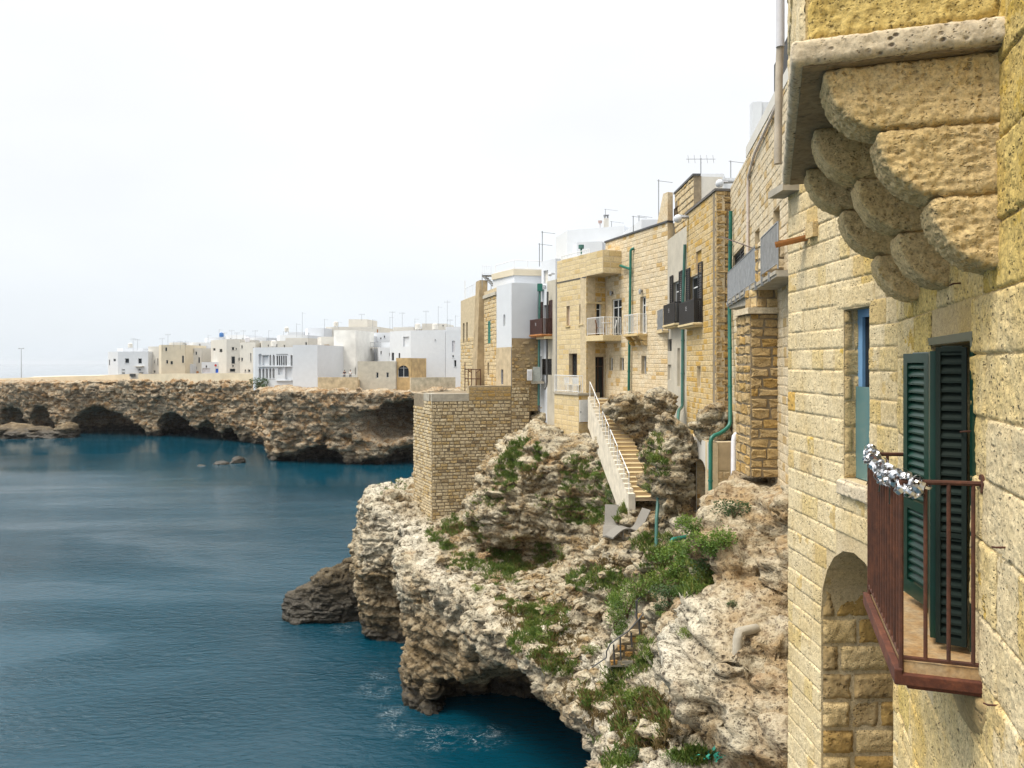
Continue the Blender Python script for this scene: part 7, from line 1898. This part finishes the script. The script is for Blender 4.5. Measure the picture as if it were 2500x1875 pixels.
# two concrete-grey loungers
M_LOUNGE = plain('grey_wicker', (.20, .185, .16), .8, var=.12, scale=25, bump=.4)
def lounger(px, py, rot, label):
    p = hit(px, py)[0]; p = Vector((p.x, p.y, p.z + .12))
    t = thing('sun_lounger', label, 'lounger', p)
    prof = [(-1.0, .02), (-.72, .22), (-.45, .36), (-.15, .36), (.12, .24), (.30, .20), (.48, .30), (.72, .72), (.92, 1.05)]
    ca, sa = math.cos(rot), math.sin(rot)
    def w(u, q, z): return (p.x + u * ca - q * sa, p.y + u * sa + q * ca, p.z + z)
    # smooth the profile
    pr = []
    for a, b in zip(prof, prof[1:]):
        for k in range(4): s = k / 4; pr.append((a[0] + (b[0] - a[0]) * s, a[1] + (b[1] - a[1]) * s))
    pr.append(prof[-1])
    for _ in range(3): pr = [pr[0]] + [((a[0] + 2 * b[0] + c[0]) / 4, (a[1] + 2 * b[1] + c[1]) / 4) for a, b, c in zip(pr, pr[1:], pr[2:])] + [pr[-1]]
    mb = MB()
    for (a, b) in zip(pr, pr[1:]):
        mb.hexa([w(a[0], -.32, a[1] - .06), w(b[0], -.32, b[1] - .06), w(b[0], .32, b[1] - .06), w(a[0], .32, a[1] - .06), w(a[0], -.32, a[1]), w(b[0], -.32, b[1]), w(b[0], .32, b[1]), w(a[0], .32, a[1])])
    mb.build('seat', M_LOUNGE, t)
    mb = MB()
    for s in (-.26, .26):
        mb.tube([w(.70, s, .68), w(.95, s, -.12)], .03, 5); mb.tube([w(.30, s, .16), w(.30, s, -.12)], .03, 5); mb.tube([w(-.45, s, .3), w(-.45, s, -.12)], .03, 5)
    mb.build('frame', M_LOUNGE, t)
    return t
lounger(1492, 1305, R(80), 'grey wicker sun lounger facing the camera on the rock ledge')
lounger(1535, 1312, R(25), 'grey wicker sun lounger seen side-on beside the pale boulder')
# old rock steps with a bent iron rail
os_ = thing('rock_steps', 'old stepped masonry stair with a bent iron rail on the rock terrace', 'stairs', P(1530, 1620, 27.0))
ro = random.Random(19)
nst = 8
for i in range(nst):
    s = i / (nst - 1)
    c = P(1492 + 76 * s, 1612 - 118 * s, 26.6 + 1.2 * s); wd = .30
    mb = MB(); hx = .26
    mb.box(c.x - hx * .6, c.x + .75, c.y - .05, c.y + 1.0, c.z - .22, c.z); mb.build('step', M_CONC, os_, bevel=.03)
fO = Fac((P(1490, 1600, 26.55).x, 26.55), (P(1590, 1600, 26.75).x, 26.75))
mb = MB(); pts = [fO.w(fO.u(1488), 0, Zat(1625, 26.6)), fO.w(fO.u(1590), 0, Zat(1625, 26.7)), fO.w(fO.u(1590), 0, Zat(1480, 26.7)), fO.w(fO.u(1572), 0, Zat(1490, 26.6)), fO.w(fO.u(1488), 0, Zat(1604, 26.6))]
pb = [(x + .1, y + .5, z) for x, y, z in pts]; n = len(pts)
mb.mesh(pts + pb, [tuple(range(n)), tuple(range(2 * n - 1, n - 1, -1))] + [(i, n + i, n + (i + 1) % n, (i + 1) % n) for i in range(n)]); mb.build('core', M_MORTAR_D, os_)
topz = lambda u: Zat(1604, 26.6) + (Zat(1490, 26.6) - Zat(1604, 26.6)) * (u - fO.u(1488)) / (fO.u(1572) - fO.u(1488))
lay(os_, fO, courses(fO, fO.u(1488), fO.u(1590), Zat(1625, 26.6), Zat(1480, 26.6), [], .25, (.28, .5), .05, ro, top=topz), M_NICHE, 2, .05, rnd=ro)
hr = thing('handrail', 'bent dark iron handrail running down the old rock steps', 'handrail', P(1500, 1600, 26.5))
rp = [P(1592, 1432, 27.4), P(1585, 1445, 27.2), P(1556, 1464, 26.9), P(1553, 1510, 26.7), P(1556, 1512, 26.5)]
mb = MB(); mb.tube(rp[:4], .028, 6); mb.tube([P(1582, 1482, 26.6), P(1560, 1512, 26.4), P(1535, 1540, 26.4), P(1510, 1557, 26.4), P(1490, 1572, 26.4), P(1481, 1590, 26.4), P(1480, 1606, 26.4), P(1462, 1618, 26.3), P(1445, 1630, 26.2)], .026, 6); mb.build('rail', M_RAILD, hr)
for (a, b, c) in ((1498, 1574, 1622), (1514, 1556, 1612), (1541, 1545, 1580), (1560, 1512, 1555), (1553, 1466, 1512)):
    mb = MB(); mb.tube([P(a, b, 26.42), P(a + 2, c, 26.42)], .03, 6); mb.build('post', M_RAILD, hr)
# broken pipe elbow, green net scrap
def at(px, py, out=.1):
    p, n = hit(px, py); return p + n * out
el = thing('broken_pipe', 'grey broken concrete pipe elbow sticking out of the right rock face', 'pipe', at(1775, 1600, .1))
mb = MB(); c = at(1780, 1560, .35); mb.tube([at(1845, 1535, .05), at(1812, 1545, .18), c, c + Vector((-.04, -.03, -.12)), c + Vector((-.05, -.03, -.45))], .10, 10); mb.build('elbow', M_CONC, el, True)
nt_ = thing('net_scrap', 'crumpled turquoise net scrap at the edge of the sandy hollow', 'net', at(1735, 1850, .05))
rg = random.Random(4); mb = MB(); c = at(1735, 1852, .06)
for i in range(60):
    q = c + Vector((rg.gauss(0, .22), rg.gauss(0, .1), rg.uniform(0, .1))); a = Vector((rg.uniform(-1, 1), rg.uniform(-1, 1), rg.uniform(-1, 1))) * .09; b = Vector((rg.uniform(-1, 1), rg.uniform(-1, 1), rg.uniform(-.6, .6))) * .05
    mb.poly([q, q + a, q + a + b, q + b])
mb.build('net', plain('turquoise_net', (.04, .42, .30), .6), nt_)
# dark tree-like bush on the far cliff edge
for px, py, R_, lab in ((632, 948, 2.0, 'grey-green bush hanging over the far cliff edge below the arcade house'), (644, 956, 1.3, 'smaller grey-green bush right of the far cliff bush')):
    p = P(px, py, 150.5 if px < 640 else 149); shrub(0, 0, R_, M_LEAFD, lab, False, 1.0, None, at=p)
# ------------------------------------------------------------------ sea haze: far things pale towards the horizon
mb = MB(); mb.box(-9500, 9500, -80, 16500, -2.0, 60.0)

me = bpy.data.meshes.new('haze'); me.from_pydata(mb.v, [], mb.f)
hm = bpy.data.materials.new('sea_haze'); hm.use_nodes = True
t_ = hm.node_tree; t_.nodes.clear()
o_ = t_.nodes.new('ShaderNodeOutputMaterial'); pv_ = t_.nodes.new('ShaderNodeVolumePrincipled')
pv_.inputs['Color'].default_value = (.86, .90, .95, 1); pv_.inputs['Density'].default_value = .00006; pv_.inputs['Anisotropy'].default_value = .2
t_.links.new(pv_.outputs[0], o_.inputs['Volume'])
me.materials.append(hm)
o = link_mesh('haze', me); o['kind'] = 'stuff'
